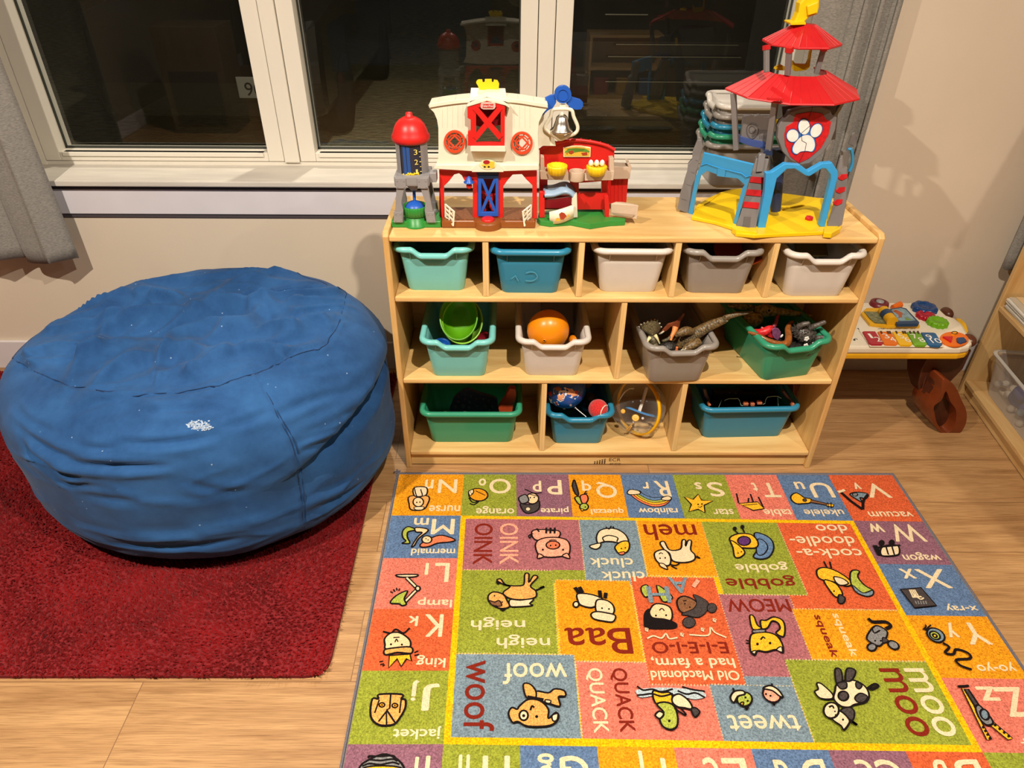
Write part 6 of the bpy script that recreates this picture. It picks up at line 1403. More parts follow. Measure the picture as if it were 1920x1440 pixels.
# dinosaurs
def skin(name, a, b, sc=180):
    m = mat(name, a, .38, noise_=(sc * 1.3, .75), bump=(sc * 1.3, 1.0)); return m
m_olive, m_olive2 = skin('dino_olive', (92, 82, 58), None), skin('dino_tan', (112, 88, 54), None, 120)
m_dark = skin('dino_dark', (46, 42, 38), None); m_horn = mat('horn_ivory', (226, 214, 160), .4)
m_claw = mat('claw_pale', (206, 196, 170), .4)
Q8 = zoom(1180, 560, 9.0); Q9 = zoom(1340, 560, 8.0)
def q8(x, y, Y): return at(*Q8([(x, y)])[0], Y=Y)
def q9(x, y, Y): return at(*Q9([(x, y)])[0], Y=Y)
# horned dinosaur
tr = thing('toy_horned_dinosaur', 'dark toy dinosaur head with a white-studded frill and ivory horns in the grey bin', 'toy dinosaur', tuple(q8(380, 700, 1.60)))
fr_ = [(170, 480), (200, 440), (250, 412), (310, 388), (370, 368), (425, 360), (470, 372), (510, 420), (535, 480), (520, 540), (470, 600), (400, 630), (330, 640), (270, 600), (220, 545)]
ctr = q8(370, 590, 1.595); g = MB(); Fp = [q8(x, y, 1.645) for x, y in fr_]; Fs = smooth(Fp, True, 3)
rings = [[ctr + (p - ctr) * k + Vector((0, -.016 * (1 - k) ** .7, .004 * (1 - k))) for p in Fs] for k in (1.0, .8, .55, .3, .06)]
back = [[p + Vector((0, .006, 0)) for p in rings[0]]]
g.loft(back + rings, 0); g.build('frill', m_olive, tr, world=True)
for p in Fp[:9]:
    g = MB(); d = (p - ctr).normalized(); g.ball(p + d * .001, (.0022, .0022, .0032), 0, 10, 8, axis_frame(d)); g.build('frill_stud', m_claw, tr, world=True)
g = MB(); g.ball(q8(400, 690, 1.592), (.016, .019, .017), 0, 22, 14); g.ball(q8(425, 780, 1.583), (.011, .014, .012), 0, 18, 12); g.build('head', m_olive, tr, world=True)
for a, b, c in (((345, 660), (318, 700), (300, 760)), ((435, 615), (470, 670), (512, 760))):
    g = MB(); P = smooth([q8(*a, 1.580), q8(*b, 1.574), q8(*c, 1.572)], False, 5); n = len(P); g.tube(P, [.0052 * (1 - .8 * i / (n - 1)) + .0003 for i in range(n)], 12); g.build('horn', m_horn, tr, world=True)
for x, y in ((365, 800), (445, 815), (495, 825)): g = MB(); g.ball(q8(x, y, 1.574), (.0032, .003, .004), 0, 10, 8); g.build('tooth', m_claw, tr, world=True)
# carnivore lying on its head, tail up
tx = thing('toy_long_tailed_dinosaur', 'brown toy dinosaur with its long banded tail sticking out of the grey bin', 'toy dinosaur', tuple(q8(1000, 700, 1.62)))
P = smooth([q8(700, 800, 1.640), q8(830, 760, 1.635), q8(960, 690, 1.630), q8(1120, 590, 1.630), q8(1330, 470, 1.630), q8(1600, 350, 1.628), q9(180, 275, 1.622), q9(360, 228, 1.620), q9(480, 215, 1.620), q9(575, 188, 1.620)], False, 6)
rad = np.interp(np.linspace(0, 1, len(P)), [0, .08, .2, .35, .5, .65, .8, .92, 1], [.010, .018, .020, .0165, .0125, .0085, .0058, .0035, .0012])
g = MB(); g.tube(P, list(rad), 16); g.build('body', m_olive2, tx, world=True)
g = MB()
for i in range(10, len(P) - 2): 
    d = (P[i + 1] - P[i - 1]).normalized(); up_v = toward_cam(P[i]); s_ = d.cross(up_v).normalized(); nn = s_.cross(d)
    if nn.dot(up_v) < 0: nn = -nn
    q = P[i] + nn * float(rad[i]) * .97; w = float(rad[i]) * .55
    g.bar(q - s_ * w, q + s_ * w, .0020, .0026, up=tuple(nn))
g.build('back_scutes', m_olive, tx, world=True)
g = MB(); P2 = smooth([q8(1060, 560, 1.622), q8(960, 545, 1.612), q8(850, 590, 1.606), q8(780, 640, 1.602)], False, 6); n = len(P2); g.tube(P2, [.0115 * math.sin(PI * (.25 + .7 * i / (n - 1))) + .001 for i in range(n)], 14); g.build('hind_leg', m_olive2, tx, world=True)
g = MB(); P2 = smooth([q8(1180, 730, 1.606), q8(1080, 770, 1.598), q8(970, 830, 1.592), q8(900, 868, 1.590)], False, 6); n = len(P2); g.tube(P2, [.0125 * math.sin(PI * (.3 + .6 * i / (n - 1))) + .001 for i in range(n)], 14); g.build('hind_leg', m_olive2, tx, world=True)
for x, y in ((880, 872), (905, 858), (935, 860), (950, 845)): g = MB(); g.ball(q8(x, y, 1.584), (.0022, .0022, .003), 0, 8, 6); g.build('claw', m_claw, tx, world=True)
# winged toy
pt = thing('toy_winged_dinosaur', 'rust brown and orange winged toy dinosaur poking up in the grey bin', 'toy dinosaur', tuple(q8(730, 600, 1.63)))
g = MB(); slabw = [(490, 610), (580, 510), (650, 430), (780, 390), (850, 320), (910, 252), (940, 262), (895, 345), (858, 400), (850, 470), (820, 520), (780, 470), (700, 480), (640, 540), (560, 575)]
g.slab(Q8(slabw), 1.640, .005); g.build('wing', mat('rust_skin', (126, 62, 34), .4, noise_=(90, .3)), pt, world=True, bevel=.0015)
g = MB(); P = smooth([q8(780, 480, 1.628), q8(755, 560, 1.620), q8(715, 640, 1.612), q8(698, 705, 1.606)], False, 5); n = len(P); g.tube(P, [.0085 * (1 - .6 * i / (n - 1)) for i in range(n)], 12); g.build('leg', mat('orange_skin', (230, 140, 72), .4), pt, world=True)
g = MB(); P = smooth([q8(500, 600, 1.632), q8(540, 580, 1.630), q8(585, 548, 1.630)], False, 4); g.tube(P, [.0012, .0022] + [.0026] * (len(P) - 2), 8); g.build('beak', m_claw, pt, world=True)
g = MB(); P = smooth([q8(560, 720, 1.612), q8(640, 690, 1.610), q8(700, 640, 1.612)], False, 4); g.tube(P, .0045, 10); g.build('forearm', m_olive, pt, world=True)
g = MB(); g.ball(q8(640, 800, 1.615), (.026, .024, .016), 0, 20, 12, fn=lambda p: 1 + .12 * noise.noise(p * 5)); single(g, 'toy_lizard', m_dark, 'black knobbly toy reptile at the bottom of the grey dinosaur bin', 'toy')
g = MB(); g.lathe([(.0040, -.008), (.0032, 0), (.0036, .003), (.0001, .0035)], q8(803, 830, 1.588), 14); single(g, 'orange_peg', mat('peg_orange', (226, 120, 70), .4), 'tiny orange peg among the toy dinosaurs in the grey bin', 'toy')
# ---- green bin
pg = thing('toy_pterosaur', 'olive toy pterosaur with a long pointed beak at the back of the green bin', 'toy dinosaur', tuple(q9(800, 250, 1.75)))
m_pt = skin('ptero_olive', (150, 136, 80), None, 90)
g = MB(); hd = [q9(x, y, 1.735) for x, y in ((620, 150), (680, 175), (790, 180), (930, 195), (1150, 215), (1330, 240), (1465, 252))]; P = smooth(hd, False, 6); n = len(P)
g.tube(P, list(np.interp(np.linspace(0, 1, n), [0, .12, .3, .45, .6, .8, 1], [.006, .016, .020, .014, .010, .006, .001])), 16); g.build('head', m_pt, pg, world=True)
g = MB(); P = smooth([q9(400, 310, 1.735), q9(520, 320, 1.720), q9(640, 320, 1.715), q9(710, 350, 1.715)], False, 6); n = len(P); g.tube(P, [.004 + .018 * math.sin(PI * (i + .6) / n) for i in range(n)], 16); g.build('body', m_pt, pg, world=True)
g = MB(); e = q9(818, 178, 1.714); g.ball(e, .0035, 0, 12, 8); g.build('eye', p_black, pg, world=True)
g = MB(); g.lathe([(.0042, -.0008), (.0042, .0012), (.0056, .0012), (.0056, -.0008)], e + Vector((0, -.001, .0004)), 18, 0, axis_frame(toward_cam(e)), caps=False); g.build('eye_ring', m_claw, pg, world=True)
g = MB(); g.slab(Q9([(200, 110), (420, 95), (640, 120), (660, 160), (560, 190), (380, 170), (250, 150)]), 1.76, .01); g.build('wing', m_pt, pg, world=True, bevel=.003)
dr_ = thing('toy_dragon', 'red toy dragon with purple wings amid the toys in the green bin', 'toy', tuple(q9(820, 540, 1.66)))
m_rd = mat('dragon_red', (214, 40, 44), .35, noise_=(120, .25)); m_pu = mat('dragon_purple', (128, 74, 110), .4, noise_=(150, .3))
g = MB(); P = smooth([q9(590, 470, 1.66), q9(660, 500, 1.65), q9(740, 500, 1.645), q9(820, 450, 1.65), q9(870, 420, 1.66)], False, 5); n = len(P); g.tube(P, [.003 + .009 * math.sin(PI * (i + .3) / n) for i in range(n)], 12); g.build('body', m_rd, dr_, world=True)
g = MB(); g.slab(Q9([(690, 520), (760, 490), (800, 440), (850, 410), (850, 520), (900, 600), (820, 580), (740, 540)]), 1.642, .004); g.build('wing', m_rd, dr_, world=True, bevel=.001)
g = MB(); g.slab(Q9([(860, 470), (900, 440), (960, 455), (995, 500), (985, 570), (950, 630), (900, 600), (870, 560)]), 1.638, .005); g.build('wing', m_pu, dr_, world=True, bevel=.001)
g = MB(); P = smooth([q9(880, 420, 1.655), q9(920, 360, 1.66), q9(935, 290, 1.67), q9(960, 255, 1.675)], False, 5); n = len(P); g.tube(P, [.0065 * (1 - .5 * i / n) for i in range(n)], 10); g.build('neck', mat('dragon_wine', (142, 40, 60), .4), dr_, world=True)
g = MB(); P = smooth([q9(700, 430, 1.65), q9(740, 450, 1.648), q9(800, 430, 1.65)], False, 4); g.tube(P, .0028, 8); g.build('arm', mat('dragon_pink', (232, 110, 116), .4), dr_, world=True)
lz = thing('toy_snake', 'glossy brown toy snake draped along the front rim of the green bin', 'toy', tuple(q9(900, 660, 1.60)))
P = smooth([q9(500, 500, 1.622), q9(640, 545, 1.615), q9(790, 620, 1.602), q9(900, 665, 1.596), q9(1010, 690, 1.598), q9(1090, 660, 1.604), q9(1110, 560, 1.620), q9(1095, 460, 1.640), q9(1120, 390, 1.66), q9(1170, 350, 1.675)], False, 6); n = len(P)
g = MB(); g.tube(P, list(np.interp(np.linspace(0, 1, n), [0, .1, .3, .5, .62, .8, 1], [.003, .005, .0075, .0105, .0095, .0075, .005])), 14); g.build('body', mat('snake_brown', (142, 82, 36), .22, noise_=(110, .3)), lz, world=True)
hg = thing('toy_spiny_animal', 'dark grey spiny toy animal lying on top of the green bin', 'toy', tuple(q9(1340, 560, 1.64)))
m_hg = mat('spiny_grey', (88, 80, 74), .25, noise_=(200, .4), bump=(160, 1.0))
hc = q9(1345, 530, 1.640); Mh = Matrix.Rotation(.5, 4, 'Y')
g = MB(); g.ball(hc, (.034, .026, .0235), 0, 30, 18, Mh); 
rs = random.Random(4)
for k in range(260):
    a, t = rs.uniform(0, 2 * PI), math.acos(rs.uniform(-.6, 1)); d = Vector((math.sin(t) * math.cos(a), math.sin(t) * math.sin(a), math.cos(t)))
    p = hc + Mh @ Vector((d.x * .033, d.y * .025, d.z * .0225)); q = p + (Mh @ (d + Vector((-.7, 0, .1)))) * .0075
    g.tube([p, q], [.0016, .0002], 5)
g.build('body', m_hg, hg, world=True)
for pts in (((1430, 440), (1530, 400), (1640, 355)), ((1500, 600), (1580, 585), (1660, 575)), ((1260, 420), (1330, 385), (1400, 370))):
    g = MB(); P = smooth([q9(pts[0][0], pts[0][1], 1.632), q9(pts[1][0], pts[1][1], 1.625), q9(pts[2][0], pts[2][1], 1.622)], False, 5); n = len(P); g.tube(P, [.0085 - .003 * i / n for i in range(n)], 12); g.ball(P[-1], .006, 0, 12, 8); g.build('leg', m_hg, hg, world=True)
m_wh = mat('flower_white', (236, 228, 220), .5); rs = random.Random(9)
for k, (x, y) in enumerate(((1378, 600), (1365, 705), (1490, 680), (1560, 655))):
    g = MB(); c = q9(x, y, 1.604 if k != 1 else 1.594)
    for a in range(5 if k < 2 else 3): g.ball(c + Vector((.0038 * math.cos(a * 1.26), -.001, .0046 * math.sin(a * 1.26))), (.0036, .002, .0036), 0, 10, 7)
    single(g, 'paper_flower', m_wh, ('small white flower on the side of the spiny toy in the green bin', 'white flower hanging over the front rim of the green bin', 'white flower scrap on the rim of the green bin, third from the left', 'rightmost white flower on the rim of the green bin')[k], 'flower')
g = MB(); g.ball(q9(1005, 560, 1.63), (.003, .003, .0058), 0, 10, 8, Matrix.Rotation(.4, 4, 'Y')); single(g, 'white_bead', m_wh, 'white oval bead between the red dragon and the spiny toy', 'bead')
g = MB(); g.ball(q9(1250, 700, 1.640), (.06, .05, .014), 0, 24, 10, fn=lambda p: 1 + .15 * noise.noise(p * 4)); single(g, 'toy_tortoise', m_dark, 'dark toy tortoise under the other animals in the green bin', 'toy')
# ---- top row
QT = zoom(1260, 440, 4.571); QS = zoom(730, 440, 3.491)
g = MB(); c = at(*QT([(600, 110)])[0], Y=1.70); M = axis_frame(Vector((-.25, -.30, .9)))
g.lathe([(.0001, -.016), (.05, -.015), (.066, 0), (.071, .001), (.071, .005), (.066, .004), (.05, -.010), (.0001, -.011)], c, 40, 0, M); single(g, 'orange_dish', mat('dish_orange', (224, 98, 44), .35), 'orange dish lying in the grey bin of the top row', 'dish')
g = MB(); g.box(-.042, .042, -.004, .004, -.03, .03, bev=.001, M=Matrix.Translation(at(1520, 461, Y=1.74)) @ Matrix.Rotation(-.9, 4, 'X')); single(g, 'wooden_board', mat('olive_board', (128, 108, 52), .5, noise_=(30, .1)), 'olive wooden board lying in the right-hand bin of the top row', 'board')
gd = thing('toy_gadget', 'dark grey toy gadget peeking over the rim of the blue bin in the top row', 'toy', tuple(at(970, 462, Y=1.70)))
for k, (x, w) in enumerate(((780, .012), (850, .014), (910, .011))):
    g = MB(); c = at(*QS([(x, 74 + k % 2 * 6)])[0], Y=1.71); g.box(c.x - w, c.x + w, c.y - .01, c.y + .01, c.z - .012, c.z + .006, bev=.002); g.build('block', plastic('gadget_grey', (98, 92, 98)), gd, world=True)
# ---- bottom row
Q10, Q11, Q12 = zoom(780, 710, 8.727), zoom(1010, 710, 6.857), zoom(1280, 710, 8.0)
def q(Qz, x, y, Y): return at(*Qz([(x, y)])[0], Y=Y)
tm = thing('toy_mould', 'dark navy bumpy plastic mould standing in the green bin of the bottom row', 'toy', tuple(q(Q10, 950, 500, 1.70)))
m_nv = mat('navy_mould', (56, 62, 96), .4, noise_=(60, .1))
g = MB(); ol = smooth([(590, 400), (620, 320), (700, 250), (780, 195), (860, 180), (960, 215), (1060, 255), (1200, 290), (1320, 345), (1335, 440), (1300, 560), (600, 560)], True, 3)
g.slab(Q10([(p[0], p[1]) for p in [Vector((v.x, v.y, 0)) for v in [Vector((a.x, a.y, 0)) for a in [Vector((w[0], w[1], 0)) for w in ol]]]]), 1.700, .012); g.build('sheet', m_nv, tm, world=True, bevel=.002)
rs = random.Random(3)
for x, y, r in ((690, 290, 9), (690, 370, 8), (650, 450, 8), (800, 250, 9), (800, 330, 8), (905, 290, 9), (880, 380, 8), (770, 440, 9), (870, 470, 9), (980, 330, 7), (1100, 330, 7), (1195, 365, 8), (1250, 440, 7), (1130, 440, 8), (1010, 430, 7), (1200, 500, 6)):
    g = MB(); g.ball(q(Q10, x, y, 1.701), (r * .0006, .006, r * .00075), 0, 14, 8); g.build('bump', m_nv, tm, world=True)
g = MB(); g.slab(Q10([(1350, 480), (1400, 400), (1460, 320), (1500, 220), (1540, 165), (1620, 175), (1640, 250), (1630, 340), (1590, 430), (1570, 560), (1370, 560)]), 1.665, .018); single(g, 'orange_slab', mat('brick_orange', (170, 62, 26), .5, noise_=(50, .15)), 'rust orange shaped block at the right of the sideways green bin', 'toy')
for k, x in enumerate((480, 800)):
    g = MB(); g.ball(q(Q10, x, 600, 1.640), (.014, .012, .012), 0, 18, 10); single(g, 'grey_ball', plastic('ball_grey', (116, 124, 120)), ('grey ball barely showing over the rim of the green bin, left one', 'grey ball barely showing over the rim of the green bin, right one')[k], 'ball', 'grey balls in the green bin')
# printed ball
pb = thing('printed_ball', 'blue printed play ball in the small blue bin of the bottom row', 'ball', tuple(q(Q11, 350, 150, 1.66)))
bc = q(Q11, 348, 122, 1.672); R_ = .0600
g = MB(); g.ball(bc, R_, 0, 40, 24); g.build('ball', mat('ball_blue', (20, 78, 160), .25, noise_=(20, .12)), pb, world=True)
def decal(px, m, name='printed_patch', lift=1.004):
    """patch of print lying on the ball, outline in zoom pixels"""
    P = []
    for x, y in px:
        d = (q(Q11, x, y, 1.6) - CAM_LOC).normalized(); o = CAM_LOC - bc; b_ = d.dot(o); disc = b_ * b_ - (o.dot(o) - (R_ * lift) ** 2)
        t = -b_ - math.sqrt(max(disc, 0)); P.append(CAM_LOC + d * t)
    ctr_ = sum(P, Vector()) / len(P); ctr_ = bc + (ctr_ - bc).normalized() * R_ * lift; n = len(P); g = MB()
    mids = [bc + ((p + ctr_) / 2 - bc).normalized() * R_ * lift for p in P]
    g.add([ctr_] + mids + P, [(0, 1 + i, 1 + (i + 1) % n) for i in range(n)] + [(1 + i, 1 + n + i, 1 + n + (i + 1) % n, 1 + (i + 1) % n) for i in range(n)])
    g.build(name, m, pb, world=True)
m_pw, m_pp, m_pr, m_pt2 = mat('print_white', (232, 226, 220), .35), mat('print_peach', (226, 160, 120), .35), mat('print_red', (176, 44, 40), .35), mat('print_tan', (150, 92, 62), .35)
decal([(190, 130), (260, 120), (340, 110), (430, 130), (520, 150), (515, 220), (470, 268), (420, 250), (340, 210), (320, 280), (280, 300), (235, 270), (190, 190)], m_pw)
decal([(240, 210), (320, 190), (330, 230), (300, 285), (250, 270)], m_pp, lift=1.007); decal([(350, 120), (430, 135), (510, 165), (500, 215), (440, 230), (370, 200)], m_pp, lift=1.007)
decal([(120, 180), (165, 160), (170, 210), (140, 230)], m_pr, lift=1.007); decal([(190, 300), (240, 290), (262, 340), (225, 350)], m_pw); decal([(205, 310), (235, 302), (248, 335), (226, 338)], m_pr, lift=1.007); decal([(470, 150), (515, 165), (500, 200), (470, 195)], m_pr, lift=1.010); decal([(130, 250), (170, 270), (180, 320), (150, 310)], m_pw)
decal([(x, y) for x, y in [(412 + (22 if i % 2 == 0 else 9) * math.cos(PI * i / 5 - PI / 2), 342 + (22 if i % 2 == 0 else 9) * math.sin(PI * i / 5 - PI / 2)) for i in range(10)]], m_pw, 'printed_star')
decal(circ(330, 388, 18, 10, 10), m_pw); decal([(200, 110), (260, 105), (300, 130), (270, 160), (215, 150)], m_pt2, lift=1.007)
rbk = thing('fuzzy_ball', 'small fuzzy red ball with a white seam in the blue bin', 'ball', tuple(q(Q11, 765, 385, 1.625)))
rc = q(Q11, 765, 388, 1.625); g = MB(); g.ball(rc, .0285, 0, 32, 20); g.build('ball', mat('red_felt', (204, 36, 34), .9, noise_=(260, .3), bump=(320, 1.0), sheen=.3), rbk, world=True)
P = []
for x, y in ((795, 470), (805, 420), (830, 370), (860, 345), (885, 345)):
    d = (q(Q11, x, y, 1.6) - CAM_LOC).normalized(); o = CAM_LOC - rc; b_ = d.dot(o); disc = b_ * b_ - (o.dot(o) - .0288 ** 2); P.append(CAM_LOC + d * (-b_ - math.sqrt(max(disc, 0))))
g = MB(); g.tube(smooth(P, False, 5), .0017, 6); g.build('seam', mat('seam_cream', (236, 214, 190), .8), rbk, world=True)
g = MB(); g.tube([q(Q11, 470, 375, 1.635), q(Q11, 610, 490, 1.615)], .0018, 8); g.ball(q(Q11, 470, 375, 1.635), .0035, 0, 10, 8); single(g, 'metal_rod', mat('steel_rod', (190, 186, 180), .3, metal=.8), 'thin silvery rod between the two balls in the blue bin', 'rod')
g = MB(); g.ball(q(Q11, 640, 300, 1.72), (.03, .03, .03), 0, 20, 12); single(g, 'black_ball', p_black, 'black ball at the back of the blue bin behind the red one', 'ball')
# clear maze ball
cb = q(Q11, 1322, 420, 1.690); cb.x = .398; RB = .083; cb.z = Z4 + RB + .0045
mz = thing('maze_ball', 'clear plastic maze ball with a yellow rim, in the bottom row of cubbies', 'ball', (cb.x, cb.y, Z4))
def clear(name, tint, haze):
    m = bpy.data.materials.new(name); m.use_nodes = True; nt = m.node_tree; b = nt.nodes['Principled BSDF']; L = nt.links; out = nt.nodes['Material Output']
    b.inputs['Base Color'].default_value = lin(tint) + (1,); b.inputs['Roughness'].default_value = .12
    tr = nt.nodes.new('ShaderNodeBsdfTransparent'); tr.inputs[0].default_value = (.97, .97, .97, 1)
    lw = nt.nodes.new('ShaderNodeLayerWeight'); lw.inputs[0].default_value = .35
    mr = nt.nodes.new('ShaderNodeMapRange'); mr.inputs[3].default_value = haze; mr.inputs[4].default_value = min(1, haze + .45); L.new(lw.outputs['Facing'], mr.inputs[0])
    mx = nt.nodes.new('ShaderNodeMixShader'); L.new(mr.outputs[0], mx.inputs[0]); L.new(tr.outputs[0], mx.inputs[1]); L.new(b.outputs[0], mx.inputs[2]); L.new(mx.outputs[0], out.inputs[0])
    return m
m_clear = clear('clear_shell', (225, 222, 214), .015)
g = MB(); g.ball(cb, RB, 0, 48, 30); g.build('shell', m_clear, mz, world=True)
AX = Vector((-.80, -.55, .24)).normalized(); Mz = axis_frame(AX)
g = MB(); g.lathe([(RB - .001, -.0055), (RB + .005, -.0055), (RB + .005, .0055), (RB - .001, .0055), (RB - .001, -.0055)], cb, 60, 0, Mz, caps=False); g.build('rim', mat('maze_yellow', (244, 182, 16), .35), mz, world=True)
m_mb, m_my, m_mw = mat('maze_blue', (70, 140, 204), .35), mat('maze_amber', (240, 180, 30), .35), mat('maze_white', (226, 220, 210), .35)
yb = cb.y - .02
def mzp(x, y, dy=0): return q(Q11, x, y, yb + dy)
g = MB(); g.tube(smooth([mzp(1110, 355, .01), mzp(1230, 400, -.02), mzp(1380, 455, -.025), mzp(1540, 490, .0)], False, 5), .0060, 4, sm=False, flat=.35); g.build('track', m_mb, mz, world=True)
g = MB(); g.tube([mzp(1290, 430, -.025), mzp(1350, 250, 0), mzp(1390, 110, .015)], .0046, 4, sm=False, flat=.6); g.build('track', m_mw, mz, world=True)
g = MB(); g.tube(smooth([mzp(1030, 280, .01), mzp(1090, 190, 0), mzp(1160, 130, .01), mzp(1220, 125, .02)], False, 5), .0024, 6); g.build('track', m_mw, mz, world=True)
g = MB(); g.lathe([(.0105, -.002), (.0110, .002), (.0080, .003), (.0040, .001), (.0001, .001)], mzp(1245, 505, -.03), 20, 0, axis_frame((-.1, -.6, .8))); g.build('disc', m_my, mz, world=True)
g = MB(); g.lathe([(.0065, -.002), (.0070, .002), (.0040, .003), (.0001, .002)], mzp(1085, 420, -.02), 18, 0, axis_frame((-.3, -.7, .5))); g.build('disc', m_my, mz, world=True)
g = MB(); g.ball(mzp(1338, 510, -.03), .0042, 0, 12, 8); g.ball(mzp(1220, 560, -.03), .0036, 0, 12, 8); g.build('marble', m_mw, mz, world=True)
for a, b in (((1205, 580), (1120, 665)), ((1195, 610), (1150, 670))):
    g = MB(); g.bar(mzp(*a, -.03), mzp(*b, -.015), .0035, .003); g.build('fork', m_my, mz, world=True)
g = MB(); g.tube(smooth([mzp(1500, 180, 0), mzp(1530, 175, 0), mzp(1560, 220, 0), mzp(1540, 240, 0), mzp(1505, 200, 0)], True, 4), .0009, 6, closed=True); g.build('ring', m_mw, mz, world=True)
# wire toy in the last bin
wt_ = thing('wire_toy', 'black toy with copper blocks and bent pale wire in the right-hand blue bin', 'toy', tuple(q(Q12, 1000, 420, 1.72)))
m_cop = mat('copper_block', (196, 116, 78), .4); m_mint = mat('mint_wire', (150, 186, 168), .4)
g = MB(); c = q(Q12, 960, 440, 1.72); g.box(c.x - .100, c.x + .100, c.y - .045, c.y + .055, c.z - .03, c.z - .002, bev=.004); g.build('base', p_black, wt_, world=True)
g = MB(); g.box(c.x - .098, c.x + .098, c.y + .030, c.y + .062, c.z - .002, c.z + .034, bev=.006); g.build('back_block', p_black, wt_, world=True)
g = MB(); g.slab(Q12([(800, 115), (1300, 110), (1240, 180), (1140, 310), (1090, 285)]), 1.765, .003); g.build('panel', plastic('dark_slate', (44, 52, 46)), wt_, world=True)
for x, y, w, h in ((945, 372, .0068, .004), (1045, 378, .0055, .0042), (1150, 356, .0068, .0038), (1645, 380, .004, .005)):
    g = MB(); c = q(Q12, x, y, 1.650); g.box(c.x - w, c.x + w, c.y - .006, c.y + .006, c.z - h, c.z + h, bev=.001); g.build('copper_block', m_cop, wt_, world=True)
for pts in (((625, 335), (640, 320), (690, 300), (830, 298), (855, 330), (872, 398), (905, 404)), ((1200, 384), (1235, 372), (1245, 320), (1270, 278), (1340, 265), (1420, 263), (1480, 295)), ((540, 430), (585, 318)), ((1435, 405), (1425, 280))):
    g = MB(); g.tube([q(Q12, x, y, 1.652) for x, y in pts], .0011 if len(pts) > 2 else .0006, 6); g.build('wire', m_mint, wt_, world=True)
for pts in (((325, 150), (350, 250), (395, 330)), ((1500, 180), (1560, 270), (1640, 350))):
    g = MB(); g.tube([q(Q12, x, y, 1.668) for x, y in pts], [.005, .006, .004], 8); g.build('arm', mat('bronze_dark', (74, 50, 40), .4), wt_, world=True)
g = MB(); g.bar(q(Q12, 375, 345, 1.656), q(Q12, 410, 405, 1.648), .006, .005); g.build('copper_tip', m_cop, wt_, world=True)
for x in (700, 795): 
    g = MB(); g.ball(q(Q12, x, 215, 1.75), .003, 0, 10, 8); g.build('stud', plastic('gadget_grey', (98, 92, 98)), wt_, world=True)
# ------------------------------------------------------------ activity table behind the cabinet
QA, QF = zoom(1580, 550, 7.385), zoom(1560, 520, 3.6)
ZA = .325
def qa(x, y, z=ZA): return at(*QA([(x, y)])[0], Z=z)
yA = qa(900, 745).y; xr_ = qa(1770, 700).x; yB_ = qa(900, 125).y
tb = thing('activity_table', 'white toddler activity table with piano keys and brown legs right of the cubby cabinet', 'toy table', (1.22, (yA + yB_) / 2, 0))
def AP(name, mb, m, bev=.0015): return mb.build(name, m, tb, world=True, bevel=bev)
ol = [Vector((.955, 1.885, ZA)), Vector((.955, yA + .02, ZA)), Vector((.975, yA, ZA))] + [qa(x, y) for x, y in ((1650, 745), (1760, 725), (1800, 690), (1790, 640), (1745, 560), (1660, 420), (1560, 340), (1440, 300), (1300, 170), (1150, 128))] + [Vector((.96, yB_, ZA))]
ol[0] = Vector((.955, yB_, ZA)); ol = ol[:-1]
ol = [p if p.y > 1.72 else Vector((p.x, max(p.y, 1.70), p.z)) for p in ol]
m_aw = plastic('table_ivory', (236, 224, 200)); m_ay = plastic('table_yellow', (232, 172, 20))
mb = MB(); mb.prism(ol, (0, 0, -.026)); AP('table_top', mb, m_aw, .008)
cen = sum(ol, Vector()) / len(ol)
mb = MB(); mb.prism([cen + (p - cen) * .992 + Vector((0, 0, -.0262)) for p in ol], (0, 0, -.018)); AP('trim', mb, m_ay, .004)
keys = [([(275, 525), (300, 520), (450, 522), (562, 690), (545, 706), (405, 706), (365, 682)], (176, 28, 48)), ([(485, 525), (668, 526), (768, 692), (740, 710), (595, 706), (570, 690)], (236, 116, 24)), ([(688, 527), (870, 528), (970, 694), (945, 713), (800, 712), (775, 690)], (246, 190, 20)), ([(888, 530), (1066, 536), (1172, 694), (1150, 716), (1005, 714), (978, 694)], (112, 168, 36)), ([(1085, 536), (1262, 540), (1290, 552), (1385, 702), (1350, 724), (1210, 716), (1180, 696)], (30, 92, 140))]
mb = MB(); mb.prism([qa(x, y, ZA + .004) for x, y in ((225, 500), (1290, 515), (1400, 735), (380, 730))], (0, 0, -.004)); AP('key_frame', mb, m_aw)
for k, (pts, col) in enumerate(keys):
    mb = MB(); mb.prism([qa(x, y, ZA + .009) for x, y in pts], (0, 0, -.008)); ky = AP('piano_key', mb, mat('key_%d' % k, col, .25), .002)
for k, (s_, x, y) in enumerate((('1', 385, 588), ('2', 490, 635), ('3', 600, 590), ('4', 692, 636), ('5', 805, 590), ('6', 895, 640), ('7', 992, 594), ('8', 1092, 642), ('9', 1198, 602), ('10', 1290, 655))):
    mb = MB(); V_, F_, asp = glyphs(s_); put_text(mb, s_, qa(x, y, ZA + .0095), (.0160 * (1.9 if s_ == '10' else (.5 if s_ == '1' else 1)), 0, 0), (0, .027, 0)); AP('key_number', mb, mat('key_white', (244, 238, 226), .5), 0)
for k, x in enumerate((530, 620, 650, 740, 830, 860, 930, 985, 1040)):
    mb = MB(); mb.prism([qa(a, b, ZA + .0105) for a, b in ((x - 12, 520), (x + 12, 520), (x + 26, 555), (x + 4, 555))], (0, 0, -.002)); AP('sharp_key', mb, mat('sharp_dark', (70, 44, 30), .4), 0)
mb = MB(); rs = random.Random(1); x = 490
while x < 1010:
    w = rs.uniform(10, 22); P = [qa(x + w * t, 490 + rs.uniform(-7, 7), ZA + .0006) for t in (0, .33, .66, 1)]; ribbon(mb, P, .0016); x += w + 3
AP('lettering', mb, p_black, 0)
